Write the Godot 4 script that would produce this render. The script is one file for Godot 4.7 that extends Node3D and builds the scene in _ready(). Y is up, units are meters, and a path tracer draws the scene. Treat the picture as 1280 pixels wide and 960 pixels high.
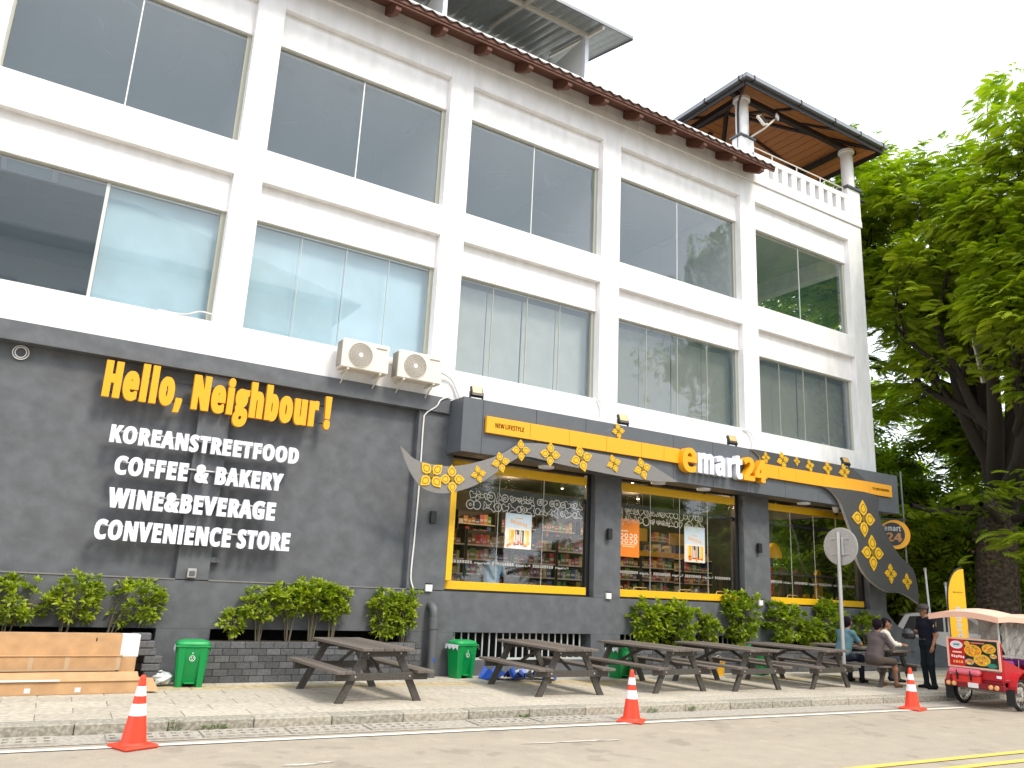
extends Node3D
# A corner shop under a white office building: street, picnic tables, cones, people, trees.

var M := {}
var taken := {}
var rng := RandomNumberGenerator.new()
var box_cache := {}
var bold: Font
var KA := 0.05                      # the kerb runs at a small angle to the facade
const PAVE := 0.12


func _ready() -> void:
	rng.seed = 11
	# --- camera
	var cam := Camera3D.new()
	cam.name = "camera"
	var yaw := 0.5479
	var pitch := 0.2472
	var roll := 0.0490
	var f := Vector3(sin(yaw) * cos(pitch), sin(pitch), -cos(yaw) * cos(pitch))
	var r := Vector3(cos(yaw), 0, sin(yaw))
	var u := r.cross(f)
	var r2 := r * cos(roll) + u * sin(roll)
	var u2 := u * cos(roll) - r * sin(roll)
	cam.transform = Transform3D(Basis(r2, u2, -f), Vector3(0, 1.85, 14.2035))
	cam.fov = rad_to_deg(2.0 * atan(480.0 / 996.2))
	cam.near = 0.05
	cam.far = 900.0
	cam.current = true
	add_child(cam)
	# --- sky: bright thin overcast
	var env := Environment.new()
	env.background_mode = Environment.BG_SKY
	var sm := ProceduralSkyMaterial.new()
	sm.sky_top_color = Color(0.90, 0.93, 0.97)
	sm.sky_horizon_color = Color(0.97, 0.975, 0.98)
	sm.sky_curve = 0.18
	sm.ground_bottom_color = Color(0.55, 0.52, 0.48)
	sm.ground_horizon_color = Color(0.80, 0.79, 0.77)
	sm.sky_cover = cloud_cover()
	sm.sky_cover_modulate = Color(1, 1, 1, 0.5)
	sm.sky_energy_multiplier = 1.0
	var sky := Sky.new()
	sky.sky_material = sm
	env.sky = sky
	env.tonemap_mode = Environment.TONE_MAPPER_LINEAR
	env.tonemap_exposure = 1.95
	env.sdfgi_enabled = true
	env.ssao_enabled = true
	env.ssil_enabled = true
	var we := WorldEnvironment.new()
	we.name = "world_environment"
	we.environment = env
	add_child(we)
	# --- sun behind thin cloud, high in front of the facade and a little to the east
	var sun := DirectionalLight3D.new()
	sun.name = "sun"
	sun.light_energy = 0.5
	sun.light_color = Color(1.0, 0.96, 0.9)
	sun.light_angular_distance = 14.0
	sun.shadow_enabled = true
	sun.look_at_from_position(Vector3(4, 15, 12), Vector3.ZERO, Vector3.UP)
	add_child(sun)
	make_materials()
	build_ground()
	build_office()
	build_roof_things()
	build_shop()
	build_signs()
	build_pavement_things()
	build_people()
	build_tuk_tuk()
	build_background()
	build_trees()


func cloud_cover() -> Texture2D:
	var n := FastNoiseLite.new()
	n.seed = 5
	n.frequency = 0.006
	n.fractal_octaves = 5
	var t := NoiseTexture2D.new()
	t.width = 1024
	t.height = 512
	t.seamless = true
	t.noise = n
	var g := Gradient.new()
	g.offsets = PackedFloat32Array([0.30, 0.70])
	g.colors = PackedColorArray([Color(0.66, 0.72, 0.79), Color(1, 1, 1)])
	t.color_ramp = g
	return t


# ---------------------------------------------------------------- helpers
func lin(r: float, g: float, b: float) -> Color:
	return Color(r, g, b).linear_to_srgb()


func noise_tex(sd: int, freq: float, c0: Color, c1: Color, oct := 4, lo := 0.2, hi := 0.8, size := 512) -> Texture2D:
	var n := FastNoiseLite.new()
	n.seed = sd
	n.frequency = freq
	n.fractal_octaves = oct
	var t := NoiseTexture2D.new()
	t.width = size
	t.height = size
	t.seamless = true
	t.noise = n
	var g := Gradient.new()
	g.offsets = PackedFloat32Array([lo, hi])
	g.colors = PackedColorArray([c0, c1])
	t.color_ramp = g
	return t


func bump_tex(sd: int, freq: float, strength := 2.0, oct := 4) -> Texture2D:
	var n := FastNoiseLite.new()
	n.seed = sd
	n.frequency = freq
	n.fractal_octaves = oct
	var t := NoiseTexture2D.new()
	t.width = 512
	t.height = 512
	t.seamless = true
	t.as_normal_map = true
	t.bump_strength = strength
	t.noise = n
	return t


func mat(key: String, r: float, g: float, b: float, rough := 0.7, metal := 0.0, vary := 0.0, freq := 0.02, tile := 1.0, world := true, bump := 0.0) -> StandardMaterial3D:
	# base colours are linear; vary > 0 adds a grain of that relative size
	var m := StandardMaterial3D.new()
	m.resource_name = key
	m.roughness = rough
	m.metallic = metal
	if vary > 0.0:
		m.albedo_texture = noise_tex(hash(key) % 1000, freq, lin(r * (1 - vary), g * (1 - vary), b * (1 - vary)), lin(minf(r * (1 + vary), 1), minf(g * (1 + vary), 1), minf(b * (1 + vary), 1)), 5)
		m.uv1_triplanar = true
		m.uv1_world_triplanar = world
		m.uv1_scale = Vector3.ONE * tile
	else:
		m.albedo_color = lin(r, g, b)
	if bump > 0.0:
		m.normal_enabled = true
		m.normal_texture = bump_tex(hash(key) % 777, freq * 2.5, bump)
		m.uv1_triplanar = true
		m.uv1_world_triplanar = world
		m.uv1_scale = Vector3.ONE * tile
	M[key] = m
	return m


func vmat(key: String, rough := 0.8) -> StandardMaterial3D:
	var m := StandardMaterial3D.new()
	m.resource_name = key
	m.vertex_color_use_as_albedo = true
	m.roughness = rough
	M[key] = m
	return m


func glass(key: String, r: float, g: float, b: float, a: float) -> StandardMaterial3D:
	var m := StandardMaterial3D.new()
	m.resource_name = key
	var c := lin(r, g, b)
	c.a = a
	m.albedo_color = c
	m.transparency = BaseMaterial3D.TRANSPARENCY_ALPHA
	m.roughness = 0.02
	m.metallic_specular = 0.5
	M[key] = m
	return m


class MB:
	var v := PackedVector3Array()
	var n := PackedVector3Array()
	var c := PackedColorArray()
	var t := PackedVector2Array()
	var col := Color.WHITE
	var use_col := false
	var use_uv := false

	func vert(p: Vector3, nn: Vector3, uv := Vector2.ZERO) -> void:
		v.append(p)
		n.append(nn)
		if use_col:
			c.append(col)
		if use_uv:
			t.append(uv)

	# a, b, c run counter-clockwise seen from outside
	func tri(a: Vector3, b: Vector3, d: Vector3) -> void:
		var nn := (b - a).cross(d - a).normalized()
		vert(a, nn); vert(d, nn); vert(b, nn)

	func quad(a: Vector3, b: Vector3, d: Vector3, e: Vector3) -> void:
		tri(a, b, d); tri(a, d, e)

	func quad_uv(a: Vector3, b: Vector3, d: Vector3, e: Vector3) -> void:
		use_uv = true
		var nn := (b - a).cross(d - a).normalized()
		vert(a, nn, Vector2(0, 1)); vert(d, nn, Vector2(1, 0)); vert(b, nn, Vector2(1, 1))
		vert(a, nn, Vector2(0, 1)); vert(e, nn, Vector2(0, 0)); vert(d, nn, Vector2(1, 0))

	func squad(a: Vector3, b: Vector3, d: Vector3, e: Vector3, na: Vector3, nb: Vector3, nd: Vector3, ne: Vector3) -> void:
		vert(a, na); vert(d, nd); vert(b, nb)
		vert(a, na); vert(e, ne); vert(d, nd)

	func box(p: Vector3, s: Vector3, b := Basis()) -> void:
		var h := s * 0.5
		var k := []
		for i in 8:
			k.append(p + b * Vector3(h.x if i & 1 else -h.x, h.y if i & 2 else -h.y, h.z if i & 4 else -h.z))
		quad(k[4], k[5], k[7], k[6]); quad(k[1], k[0], k[2], k[3]); quad(k[5], k[1], k[3], k[7])
		quad(k[0], k[4], k[6], k[2]); quad(k[6], k[7], k[3], k[2]); quad(k[0], k[1], k[5], k[4])

	func ab(lo: Vector3, hi: Vector3) -> void:
		box((lo + hi) * 0.5, hi - lo)

	func bbox(p: Vector3, s: Vector3, e: float, b := Basis()) -> void:
		# a box with chamfered edges
		var h := s * 0.5
		e = minf(e, minf(h.x, minf(h.y, h.z)) * 0.9)
		var q := func(x: float, y: float, z: float) -> Vector3: return p + b * Vector3(x, y, z)
		for ax in 3:
			var a1 := (ax + 1) % 3
			var a2 := (ax + 2) % 3
			for sg in [-1.0, 1.0]:
				var pts := []
				for k in [[-1, -1], [1, -1], [1, 1], [-1, 1]]:
					var w := Vector3.ZERO
					w[ax] = sg * h[ax]
					w[a1] = k[0] * (h[a1] - e)
					w[a2] = k[1] * (h[a2] - e)
					pts.append(q.call(w.x, w.y, w.z))
				if sg > 0:
					quad(pts[0], pts[1], pts[2], pts[3])
				else:
					quad(pts[3], pts[2], pts[1], pts[0])
			for s1 in [-1.0, 1.0]:
				for s2 in [-1.0, 1.0]:
					var a := Vector3.ZERO
					var d := Vector3.ZERO
					a[ax] = -(h[ax] - e); d[ax] = h[ax] - e
					var a_ := a; var d_ := d
					a[a1] = s1 * h[a1]; d[a1] = s1 * h[a1]
					a[a2] = s2 * (h[a2] - e); d[a2] = s2 * (h[a2] - e)
					a_[a1] = s1 * (h[a1] - e); d_[a1] = s1 * (h[a1] - e)
					a_[a2] = s2 * h[a2]; d_[a2] = s2 * h[a2]
					if s1 * s2 > 0:
						quad(p + b * a, p + b * a_, p + b * d_, p + b * d)
					else:
						quad(p + b * d, p + b * d_, p + b * a_, p + b * a)
		for i in 8:
			var sx := 1.0 if i & 1 else -1.0
			var sy := 1.0 if i & 2 else -1.0
			var sz := 1.0 if i & 4 else -1.0
			var A := Vector3(sx * h.x, sy * (h.y - e), sz * (h.z - e))
			var B := Vector3(sx * (h.x - e), sy * h.y, sz * (h.z - e))
			var C := Vector3(sx * (h.x - e), sy * (h.y - e), sz * h.z)
			if sx * sy * sz > 0:
				tri(p + b * A, p + b * B, p + b * C)
			else:
				tri(p + b * A, p + b * C, p + b * B)

	func tube(pts: Array, rad: Array, sides := 8, caps := true) -> void:
		var rings := []
		var nrm := []
		var side := Vector3.ZERO
		for i in pts.size():
			var d: Vector3 = (pts[mini(i + 1, pts.size() - 1)] - pts[maxi(i - 1, 0)]).normalized()
			if side == Vector3.ZERO:
				side = d.cross(Vector3.UP if absf(d.y) < 0.9 else Vector3.RIGHT).normalized()
			side = (side - d * side.dot(d)).normalized()
			var up := side.cross(d)
			var ring := []
			var nn := []
			var rr: float = rad[mini(i, rad.size() - 1)]
			for k in sides:
				var a := TAU * k / sides
				var o: Vector3 = side * cos(a) + up * sin(a)
				nn.append(o)
				ring.append(pts[i] + o * rr)
			rings.append(ring)
			nrm.append(nn)
		for i in pts.size() - 1:
			for k in sides:
				var k2 := (k + 1) % sides
				squad(rings[i][k], rings[i + 1][k], rings[i + 1][k2], rings[i][k2], nrm[i][k], nrm[i + 1][k], nrm[i + 1][k2], nrm[i][k2])
		if caps:
			var e := pts.size() - 1
			for k in range(1, sides - 1):
				tri(rings[0][0], rings[0][k], rings[0][k + 1])
				tri(rings[e][0], rings[e][k + 1], rings[e][k])

	func lathe(prof: Array, sides := 24, xf := Transform3D(), smooth := true) -> void:
		# prof: Vector2(radius, height), turned round y
		for i in prof.size() - 1:
			var p0: Vector2 = prof[i]
			var p1: Vector2 = prof[i + 1]
			var dn := Vector2(p1.y - p0.y, -(p1.x - p0.x)).normalized()
			for k in sides:
				var a0 := TAU * k / sides
				var a1 := TAU * (k + 1) / sides
				var am := (a0 + a1) * 0.5
				var e0 := Vector3(cos(a0), 0, sin(a0))
				var e1 := Vector3(cos(a1), 0, sin(a1))
				var f0 := e0 if smooth else Vector3(cos(am), 0, sin(am))
				var f1 := e1 if smooth else f0
				var A := xf * (e0 * p0.x + Vector3.UP * p0.y)
				var B := xf * (e0 * p1.x + Vector3.UP * p1.y)
				var C := xf * (e1 * p1.x + Vector3.UP * p1.y)
				var D := xf * (e1 * p0.x + Vector3.UP * p0.y)
				var n0 := (xf.basis * (f0 * dn.x + Vector3.UP * dn.y)).normalized()
				var n1 := (xf.basis * (f1 * dn.x + Vector3.UP * dn.y)).normalized()
				squad(A, B, C, D, n0, n0, n1, n1)

	func prism(poly: PackedVector2Array, z0: float, z1: float, xf := Transform3D(), sides := true, fronts := true) -> void:
		if Geometry2D.is_polygon_clockwise(poly):
			poly = poly.duplicate()
			poly.reverse()
		if fronts:
			var idx := Geometry2D.triangulate_polygon(poly)
			for i in range(0, idx.size(), 3):
				var a := poly[idx[i]]
				var b := poly[idx[i + 1]]
				var d := poly[idx[i + 2]]
				if (b - a).cross(d - a) < 0:
					var s := b
					b = d
					d = s
				tri(xf * Vector3(a.x, a.y, z1), xf * Vector3(b.x, b.y, z1), xf * Vector3(d.x, d.y, z1))
				tri(xf * Vector3(a.x, a.y, z0), xf * Vector3(d.x, d.y, z0), xf * Vector3(b.x, b.y, z0))
		if sides:
			for i in poly.size():
				var a := poly[i]
				var b := poly[(i + 1) % poly.size()]
				quad(xf * Vector3(a.x, a.y, z0), xf * Vector3(b.x, b.y, z0), xf * Vector3(b.x, b.y, z1), xf * Vector3(a.x, a.y, z1))

	func done() -> ArrayMesh:
		var arr := []
		arr.resize(Mesh.ARRAY_MAX)
		arr[Mesh.ARRAY_VERTEX] = v
		arr[Mesh.ARRAY_NORMAL] = n
		if use_col:
			arr[Mesh.ARRAY_COLOR] = c
		if use_uv:
			arr[Mesh.ARRAY_TEX_UV] = t
		var m := ArrayMesh.new()
		m.add_surface_from_arrays(Mesh.PRIMITIVE_TRIANGLES, arr)
		return m


func numbered(called: String) -> String:
	var k: int = taken.get(called, 0)
	taken[called] = k + 1
	return called if k == 0 else "%s_%03d" % [called, k]


func meta(o: Node, label := "", category := "", group := "", kind := "") -> void:
	if label: o.set_meta("label", label)
	if category: o.set_meta("category", category)
	if group: o.set_meta("group", group)
	if kind: o.set_meta("kind", kind)


func thing(called: String, label: String, category: String, at := Vector3.ZERO, turn := 0.0, group := "") -> Node3D:
	var o := Node3D.new()
	o.name = numbered(called)
	add_child(o)
	o.position = at
	o.rotation.y = turn
	meta(o, label, category, group)
	return o


func part(called: String, mesh, m: Material, parent: Node, at := Vector3.ZERO, turn := Basis()) -> MeshInstance3D:
	var o := MeshInstance3D.new()
	o.name = called
	o.mesh = mesh.done() if mesh is MB else mesh
	o.material_override = m
	parent.add_child(o, true)
	o.transform = Transform3D(turn, at)
	return o


func structure(called: String, mesh, m: Material) -> MeshInstance3D:
	var o := part(called, mesh, m, self)
	o.name = numbered(called)
	o.set_meta("kind", "structure")
	return o


func bb(s: Vector3, e := 0.006) -> ArrayMesh:
	# a shared chamfered box about its centre
	var key := "%.4f %.4f %.4f %.4f" % [s.x, s.y, s.z, e]
	if not box_cache.has(key):
		var m := MB.new()
		m.bbox(Vector3.ZERO, s, e)
		box_cache[key] = m.done()
	return box_cache[key]


func slab(called: String, m: Material, parent: Node, lo: Vector3, hi: Vector3, e := 0.0) -> MeshInstance3D:
	var mb := MB.new()
	if e > 0.0:
		mb.bbox((lo + hi) * 0.5, hi - lo, e)
	else:
		mb.ab(lo, hi)
	return part(called, mb, m, parent)


func copy_of(o: Node3D, at: Vector3, turn := 0.0, label := "") -> Node3D:
	var c: Node3D = o.duplicate()
	var base := str(o.name)
	c.name = numbered(base)
	add_child(c)
	c.position = at
	c.rotation.y = turn
	if label: c.set_meta("label", label)
	return c


func kz(x: float) -> float:
	return 3.52 + KA * x


func make_materials() -> void:
	mat("white_paint", 0.785, 0.77, 0.762, 0.75, 0, 0.06, 0.012, 0.35, true, 0.4)
	(M.white_paint as StandardMaterial3D).uv1_scale = Vector3(0.4, 0.13, 0.4)      # faint rain streaks
	mat("grey_paint", 0.104, 0.110, 0.120, 0.6, 0, 0.14, 0.012, 0.4, true, 0.5)
	mat("grey_panel", 0.098, 0.106, 0.119, 0.42, 0.0, 0.05, 0.02, 0.3)
	mat("grey_ribbon", 0.2, 0.19, 0.18, 0.5, 0, 0.04, 0.03, 0.5)
	mat("dark_ribbon", 0.058, 0.058, 0.06, 0.5, 0, 0.05, 0.03, 0.5)
	mat("ribbon_edge", 0.42, 0.40, 0.38, 0.45)
	mat("sign_yellow", 0.84, 0.375, 0.006, 0.42)
	mat("frame_yellow", 0.80, 0.46, 0.006, 0.45, 0, 0.04, 0.02, 1.0)
	mat("letter_yellow", 0.84, 0.38, 0.006, 0.5)
	mat("letter_white", 0.80, 0.81, 0.88, 0.45)
	mat("ornament_yellow", 0.78, 0.45, 0.01, 0.5)
	mat("ornament_dark", 0.20, 0.13, 0.01, 0.6)
	mat("black_metal", 0.012, 0.012, 0.013, 0.4)
	mat("black_void", 0.01, 0.01, 0.01, 0.9)
	mat("room_wall", 0.45, 0.45, 0.44, 0.9)
	mat("light_room", 0.75, 0.75, 0.74, 0.9)
	mat("aluminium", 0.55, 0.57, 0.54, 0.45, 0.2)
	mat("frame_olive", 0.40, 0.40, 0.33, 0.6)
	mat("blue_board", 0.34, 0.49, 0.56, 0.7, 0, 0.06, 0.006, 0.3)
	mat("grey_blind", 0.42, 0.46, 0.43, 0.8, 0, 0.05, 0.01, 0.4)
	mat("olive_blind", 0.20, 0.21, 0.17, 0.8, 0, 0.06, 0.01, 0.4)
	mat("eave_wood", 0.115, 0.042, 0.024, 0.7, 0, 0.25, 0.03, 1.0)
	mat("roof_tile", 0.10, 0.085, 0.075, 0.7, 0, 0.3, 0.03, 1.0)
	mat("plank_orange", 0.50, 0.19, 0.05, 0.55, 0, 0.22, 0.03, 1.0)
	mat("dark_beam", 0.025, 0.018, 0.018, 0.6)
	mat("gutter_metal", 0.20, 0.21, 0.22, 0.4, 0.3)
	mat("metal_sheet", 0.36, 0.38, 0.37, 0.45, 0.2, 0.1, 0.02, 0.5)
	mat("cream_steel", 0.62, 0.58, 0.50, 0.5)
	mat("ac_casing", 0.72, 0.66, 0.58, 0.5, 0, 0.04, 0.02, 1.0)
	mat("ac_grille", 0.25, 0.23, 0.20, 0.5)
	mat("cable_white", 0.75, 0.74, 0.72, 0.5)
	mat("brick_a", 0.085, 0.087, 0.092, 0.75, 0, 0.22, 0.03, 1.2, true, 0.8)
	mat("brick_b", 0.11, 0.112, 0.118, 0.75, 0, 0.22, 0.03, 1.1, true, 0.8)
	mat("brick_c", 0.066, 0.068, 0.073, 0.75, 0, 0.22, 0.03, 1.3, true, 0.8)
	mat("mortar", 0.05, 0.05, 0.052, 0.9)
	mat("soil", 0.05, 0.035, 0.022, 1.0, 0, 0.3, 0.05, 1.0)
	mat("road", 0.37, 0.325, 0.265, 0.9, 0, 0.12, 0.006, 0.12, true, 0.8)
	var rd: StandardMaterial3D = M.road
	rd.albedo_texture = road_tex()
	rd.uv1_scale = Vector3(0.075, 0.1, 0.15)
	mat("earth", 0.22, 0.20, 0.15, 1.0, 0, 0.3, 0.02, 0.1)
	for i in 4:
		var k: float = [1.0, 0.92, 1.07, 0.97][i]
		mat("paver_%d" % i, 0.45 * k, 0.402 * k, 0.325 * k, 0.85, 0, 0.16, 0.03, 0.5 + 0.07 * i, true, 1.0)
	mat("paver_ochre", 0.45, 0.36, 0.215, 0.85, 0, 0.18, 0.02, 0.5, true, 1.0)
	mat("pave_bed", 0.26, 0.24, 0.205, 0.95, 0, 0.2, 0.02, 0.5)
	mat("kerb_stone", 0.38, 0.345, 0.28, 0.9, 0, 0.28, 0.03, 0.8, true, 1.5)
	mat("kerb_stone_b", 0.32, 0.295, 0.24, 0.9, 0, 0.32, 0.03, 0.9, true, 1.5)
	mat("gutter_slab", 0.37, 0.335, 0.285, 0.9, 0, 0.2, 0.03, 0.8, true, 1.0)
	mat("line_white", 0.70, 0.67, 0.60, 0.8, 0, 0.12, 0.05, 1.5)
	mat("worn_paint", 0.52, 0.48, 0.41, 0.85, 0, 0.12, 0.05, 2.0)
	mat("line_yellow", 0.68, 0.47, 0.10, 0.8, 0, 0.15, 0.05, 1.5)
	mat("cone_orange", 0.80, 0.055, 0.02, 0.45)
	mat("cone_white", 0.80, 0.74, 0.78, 0.35)
	mat("bin_green", 0.0, 0.24, 0.055, 0.35)
	mat("bin_lid", 0.01, 0.30, 0.075, 0.35)
	mat("bag_white", 0.6, 0.64, 0.64, 0.5)
	mat("print_white", 0.8, 0.8, 0.8, 0.6)
	for i in 3:
		var k: float = [1.0, 1.25, 0.85][i]
		mat("table_wood_%d" % i, 0.118 * k, 0.098 * k, 0.082 * k, 0.7, 0, 0.3, 0.05, 1.0, false)
	mat("table_frame", 0.066, 0.058, 0.049, 0.65, 0, 0.25, 0.05, 1.0, false)
	mat("cardboard", 0.50, 0.30, 0.15, 0.9, 0, 0.1, 0.01, 0.6)
	mat("tape", 0.50, 0.36, 0.22, 0.3)
	mat("foam_white", 0.72, 0.70, 0.68, 0.8)
	mat("blue_plastic", 0.02, 0.08, 0.42, 0.4)
	mat("yellow_plastic", 0.75, 0.40, 0.02, 0.4)
	mat("steel", 0.50, 0.50, 0.49, 0.4, 0.4)
	mat("sign_back", 0.40, 0.38, 0.36, 0.5, 0.2, 0.08, 0.02, 1.0)
	mat("pvc_grey", 0.10, 0.105, 0.11, 0.5)
	mat("flag_yellow", 0.84, 0.44, 0.008, 0.7)
	mat("car_white", 0.72, 0.72, 0.73, 0.2)
	mat("car_dark", 0.03, 0.032, 0.036, 0.25)
	mat("rubber", 0.016, 0.016, 0.016, 0.85)
	mat("chrome", 0.55, 0.55, 0.55, 0.2, 0.9)
	mat("tuk_red", 0.42, 0.012, 0.018, 0.28)
	mat("tuk_dark_red", 0.20, 0.008, 0.014, 0.3)
	mat("tuk_purple", 0.25, 0.06, 0.34, 0.5)
	mat("tuk_pink", 0.75, 0.16, 0.22, 0.5)
	mat("tuk_canopy", 0.76, 0.45, 0.34, 0.8)
	mat("lamp_amber", 0.75, 0.40, 0.15, 0.3)
	mat("bark", 0.085, 0.064, 0.047, 0.95, 0, 0.75, 0.02, 0.6, true, 3.0)
	mat("branch_bark", 0.04, 0.031, 0.024, 0.95)
	mat("shrub_stem", 0.14, 0.12, 0.075, 0.9)
	for k in ["leaf", "shrub_leaf"]:
		var lm := vmat(k, 0.55)
		lm.backlight_enabled = true
		lm.backlight = Color(0.82, 0.92, 0.16)
		lm.cull_mode = BaseMaterial3D.CULL_DISABLED
	vmat("painted", 0.9).metallic_specular = 0.2
	vmat("goods", 0.5)
	mat("shelf_dark", 0.06, 0.05, 0.045, 0.6)
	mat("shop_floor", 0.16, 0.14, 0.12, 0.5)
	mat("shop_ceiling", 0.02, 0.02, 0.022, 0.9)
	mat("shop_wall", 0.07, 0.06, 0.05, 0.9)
	mat("shop_yellow", 0.62, 0.34, 0.02, 0.5)
	mat("chair_brass", 0.60, 0.40, 0.16, 0.35, 0.3)
	mat("chair_brown", 0.16, 0.10, 0.06, 0.8)
	mat("red_plastic", 0.6, 0.03, 0.02, 0.4)
	mat("opposite_wall", 0.62, 0.60, 0.56, 0.8, 0, 0.1, 0.02, 0.3)
	mat("opposite_roof", 0.30, 0.31, 0.32, 0.6, 0, 0.15, 0.02, 0.3)
	glass("window_glass", 0.20, 0.275, 0.32, 0.14)
	var wg: StandardMaterial3D = M.window_glass       # old float glass is a little wavy
	wg.normal_enabled = true
	wg.normal_texture = bump_tex(321, 0.006, 6.0, 3)
	wg.normal_scale = 0.3
	wg.uv1_triplanar = true
	wg.uv1_world_triplanar = true
	wg.uv1_scale = Vector3.ONE * 0.25
	glass("tinted_glass", 0.20, 0.275, 0.33, 0.12)
	glass("clear_glass", 0.3, 0.4, 0.45, 0.03)
	glass("green_glass", 0.12, 0.3, 0.24, 0.06)
	glass("shop_glass", 0.1, 0.12, 0.11, 0.01)
	glass("car_glass", 0.02, 0.025, 0.03, 0.6)
	var dd := StandardMaterial3D.new()
	dd.resource_name = "dried_dust"
	dd.albedo_color = Color(0.66, 0.67, 0.66, 0.10)
	dd.transparency = BaseMaterial3D.TRANSPARENCY_ALPHA
	dd.roughness = 0.95
	M["dried_dust"] = dd
	var pl := StandardMaterial3D.new()
	pl.resource_name = "clear_plastic"
	pl.albedo_color = Color(0.75, 0.74, 0.72, 0.38)
	pl.transparency = BaseMaterial3D.TRANSPARENCY_ALPHA
	pl.roughness = 0.3
	M["clear_plastic"] = pl
	var gl := StandardMaterial3D.new()
	gl.resource_name = "spot_glow"
	gl.albedo_color = Color(1, 0.95, 0.85)
	gl.emission_enabled = true
	gl.emission = Color(1, 0.92, 0.78)
	gl.emission_energy_multiplier = 3.0
	M["spot_glow"] = gl
	var sf := SystemFont.new()
	sf.font_names = PackedStringArray(["Droid Sans"])
	sf.font_weight = 700
	bold = sf


func noise_bytes(sd: int, freq: float, oct: int, gain: float, w: int, h: int) -> PackedByteArray:
	var n := FastNoiseLite.new()
	n.seed = sd
	n.frequency = freq
	n.fractal_octaves = oct
	n.fractal_gain = gain
	var im := n.get_seamless_image(w, h)
	im.convert(Image.FORMAT_L8)
	return im.get_data()


func road_tex() -> Texture2D:
	# dusty asphalt: grit, old patches and drip stains, lines rubbed along the road
	var w := 1536
	var h := 768
	var grit := noise_bytes(91, 0.25, 3, 0.7, w, h)
	var mid := noise_bytes(92, 0.02, 5, 0.6, w, h)
	var stain := noise_bytes(93, 0.009, 4, 0.55, w, h)
	var rub := noise_bytes(94, 0.012, 3, 0.5, 128, h)
	var out := PackedByteArray()
	out.resize(w * h * 3)
	for y in h:
		var along := (rub[y * 128 + 64] / 255.0 - 0.5) * 0.10
		for x in w:
			var i := y * w + x
			var v := 1.0 + (grit[i] / 255.0 - 0.5) * 0.26 + (mid[i] / 255.0 - 0.5) * 0.16 + along
			var s := stain[i] / 255.0
			if s < 0.30:
				v -= minf((0.30 - s) * 2.2, 0.16)
			elif s > 0.72:
				v += minf((s - 0.72) * 1.2, 0.08)
			var c := lin(clampf(0.345 * v, 0, 1), clampf(0.297 * v, 0, 1), clampf(0.232 * v, 0, 1))
			out[i * 3] = int(c.r * 255.0)
			out[i * 3 + 1] = int(c.g * 255.0)
			out[i * 3 + 2] = int(c.b * 255.0)
	return ImageTexture.create_from_image(Image.create_from_data(w, h, false, Image.FORMAT_RGB8, out))


var glyph_cache := {}


func glyph(ch: String, squeeze: float, grow: float) -> Dictionary:
	# the letter's outline with capitals one unit high: {outer, holes, width}; squeezed sideways, then made bolder
	var key := "%s %.3f %.3f" % [ch, squeeze, grow]
	if glyph_cache.has(key):
		return glyph_cache[key]
	var ts := TextServerManager.get_primary_interface()
	var rid: RID = bold.get_rids()[0]
	var gi := ts.font_get_glyph_index(rid, 64, ch.unicode_at(0), 0)
	var d := ts.font_get_glyph_contours(rid, 64, gi)
	var pts: PackedVector3Array = d.get("points", PackedVector3Array())
	var ends: PackedInt32Array = d.get("contours", PackedInt32Array())
	var loops := []
	var at := 0
	for e in ends:
		var poly := PackedVector2Array()
		for i in range(at, e + 1):
			var q := Vector2(pts[i].x * squeeze, -pts[i].y) / 46.0
			if poly.is_empty() or poly[-1].distance_to(q) > 0.002:
				poly.append(q)
		if poly[0].distance_to(poly[-1]) < 0.002:
			poly.remove_at(poly.size() - 1)
		at = e + 1
		loops.append(poly)
	if ch == "I":                                   # a plain bar, no serifs
		loops = [PackedVector2Array([Vector2(0.10, 0.0), Vector2(0.31, 0.0), Vector2(0.31, 1.0), Vector2(0.10, 1.0)])]
		for i in 4: loops[0][i].x *= squeeze
	var outer := []
	var holes := []
	for i in loops.size():
		var inside := 0
		for j in loops.size():
			if i != j and Geometry2D.is_point_in_polygon(loops[i][0], loops[j]):
				inside += 1
		var is_hole := inside % 2 == 1
		var poly: PackedVector2Array = loops[i]
		if grow > 0.0:
			for q in Geometry2D.offset_polygon(poly, -grow if is_hole else grow, Geometry2D.JOIN_MITER):
				(holes if is_hole else outer).append(q)
		else:
			(holes if is_hole else outer).append(poly)
	var out := {"outer": outer, "holes": holes, "width": (0.41 if ch == "I" else ts.font_get_glyph_advance(rid, 64, gi).x / 46.0) * squeeze + grow * 1.2}
	glyph_cache[key] = out
	return out


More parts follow.
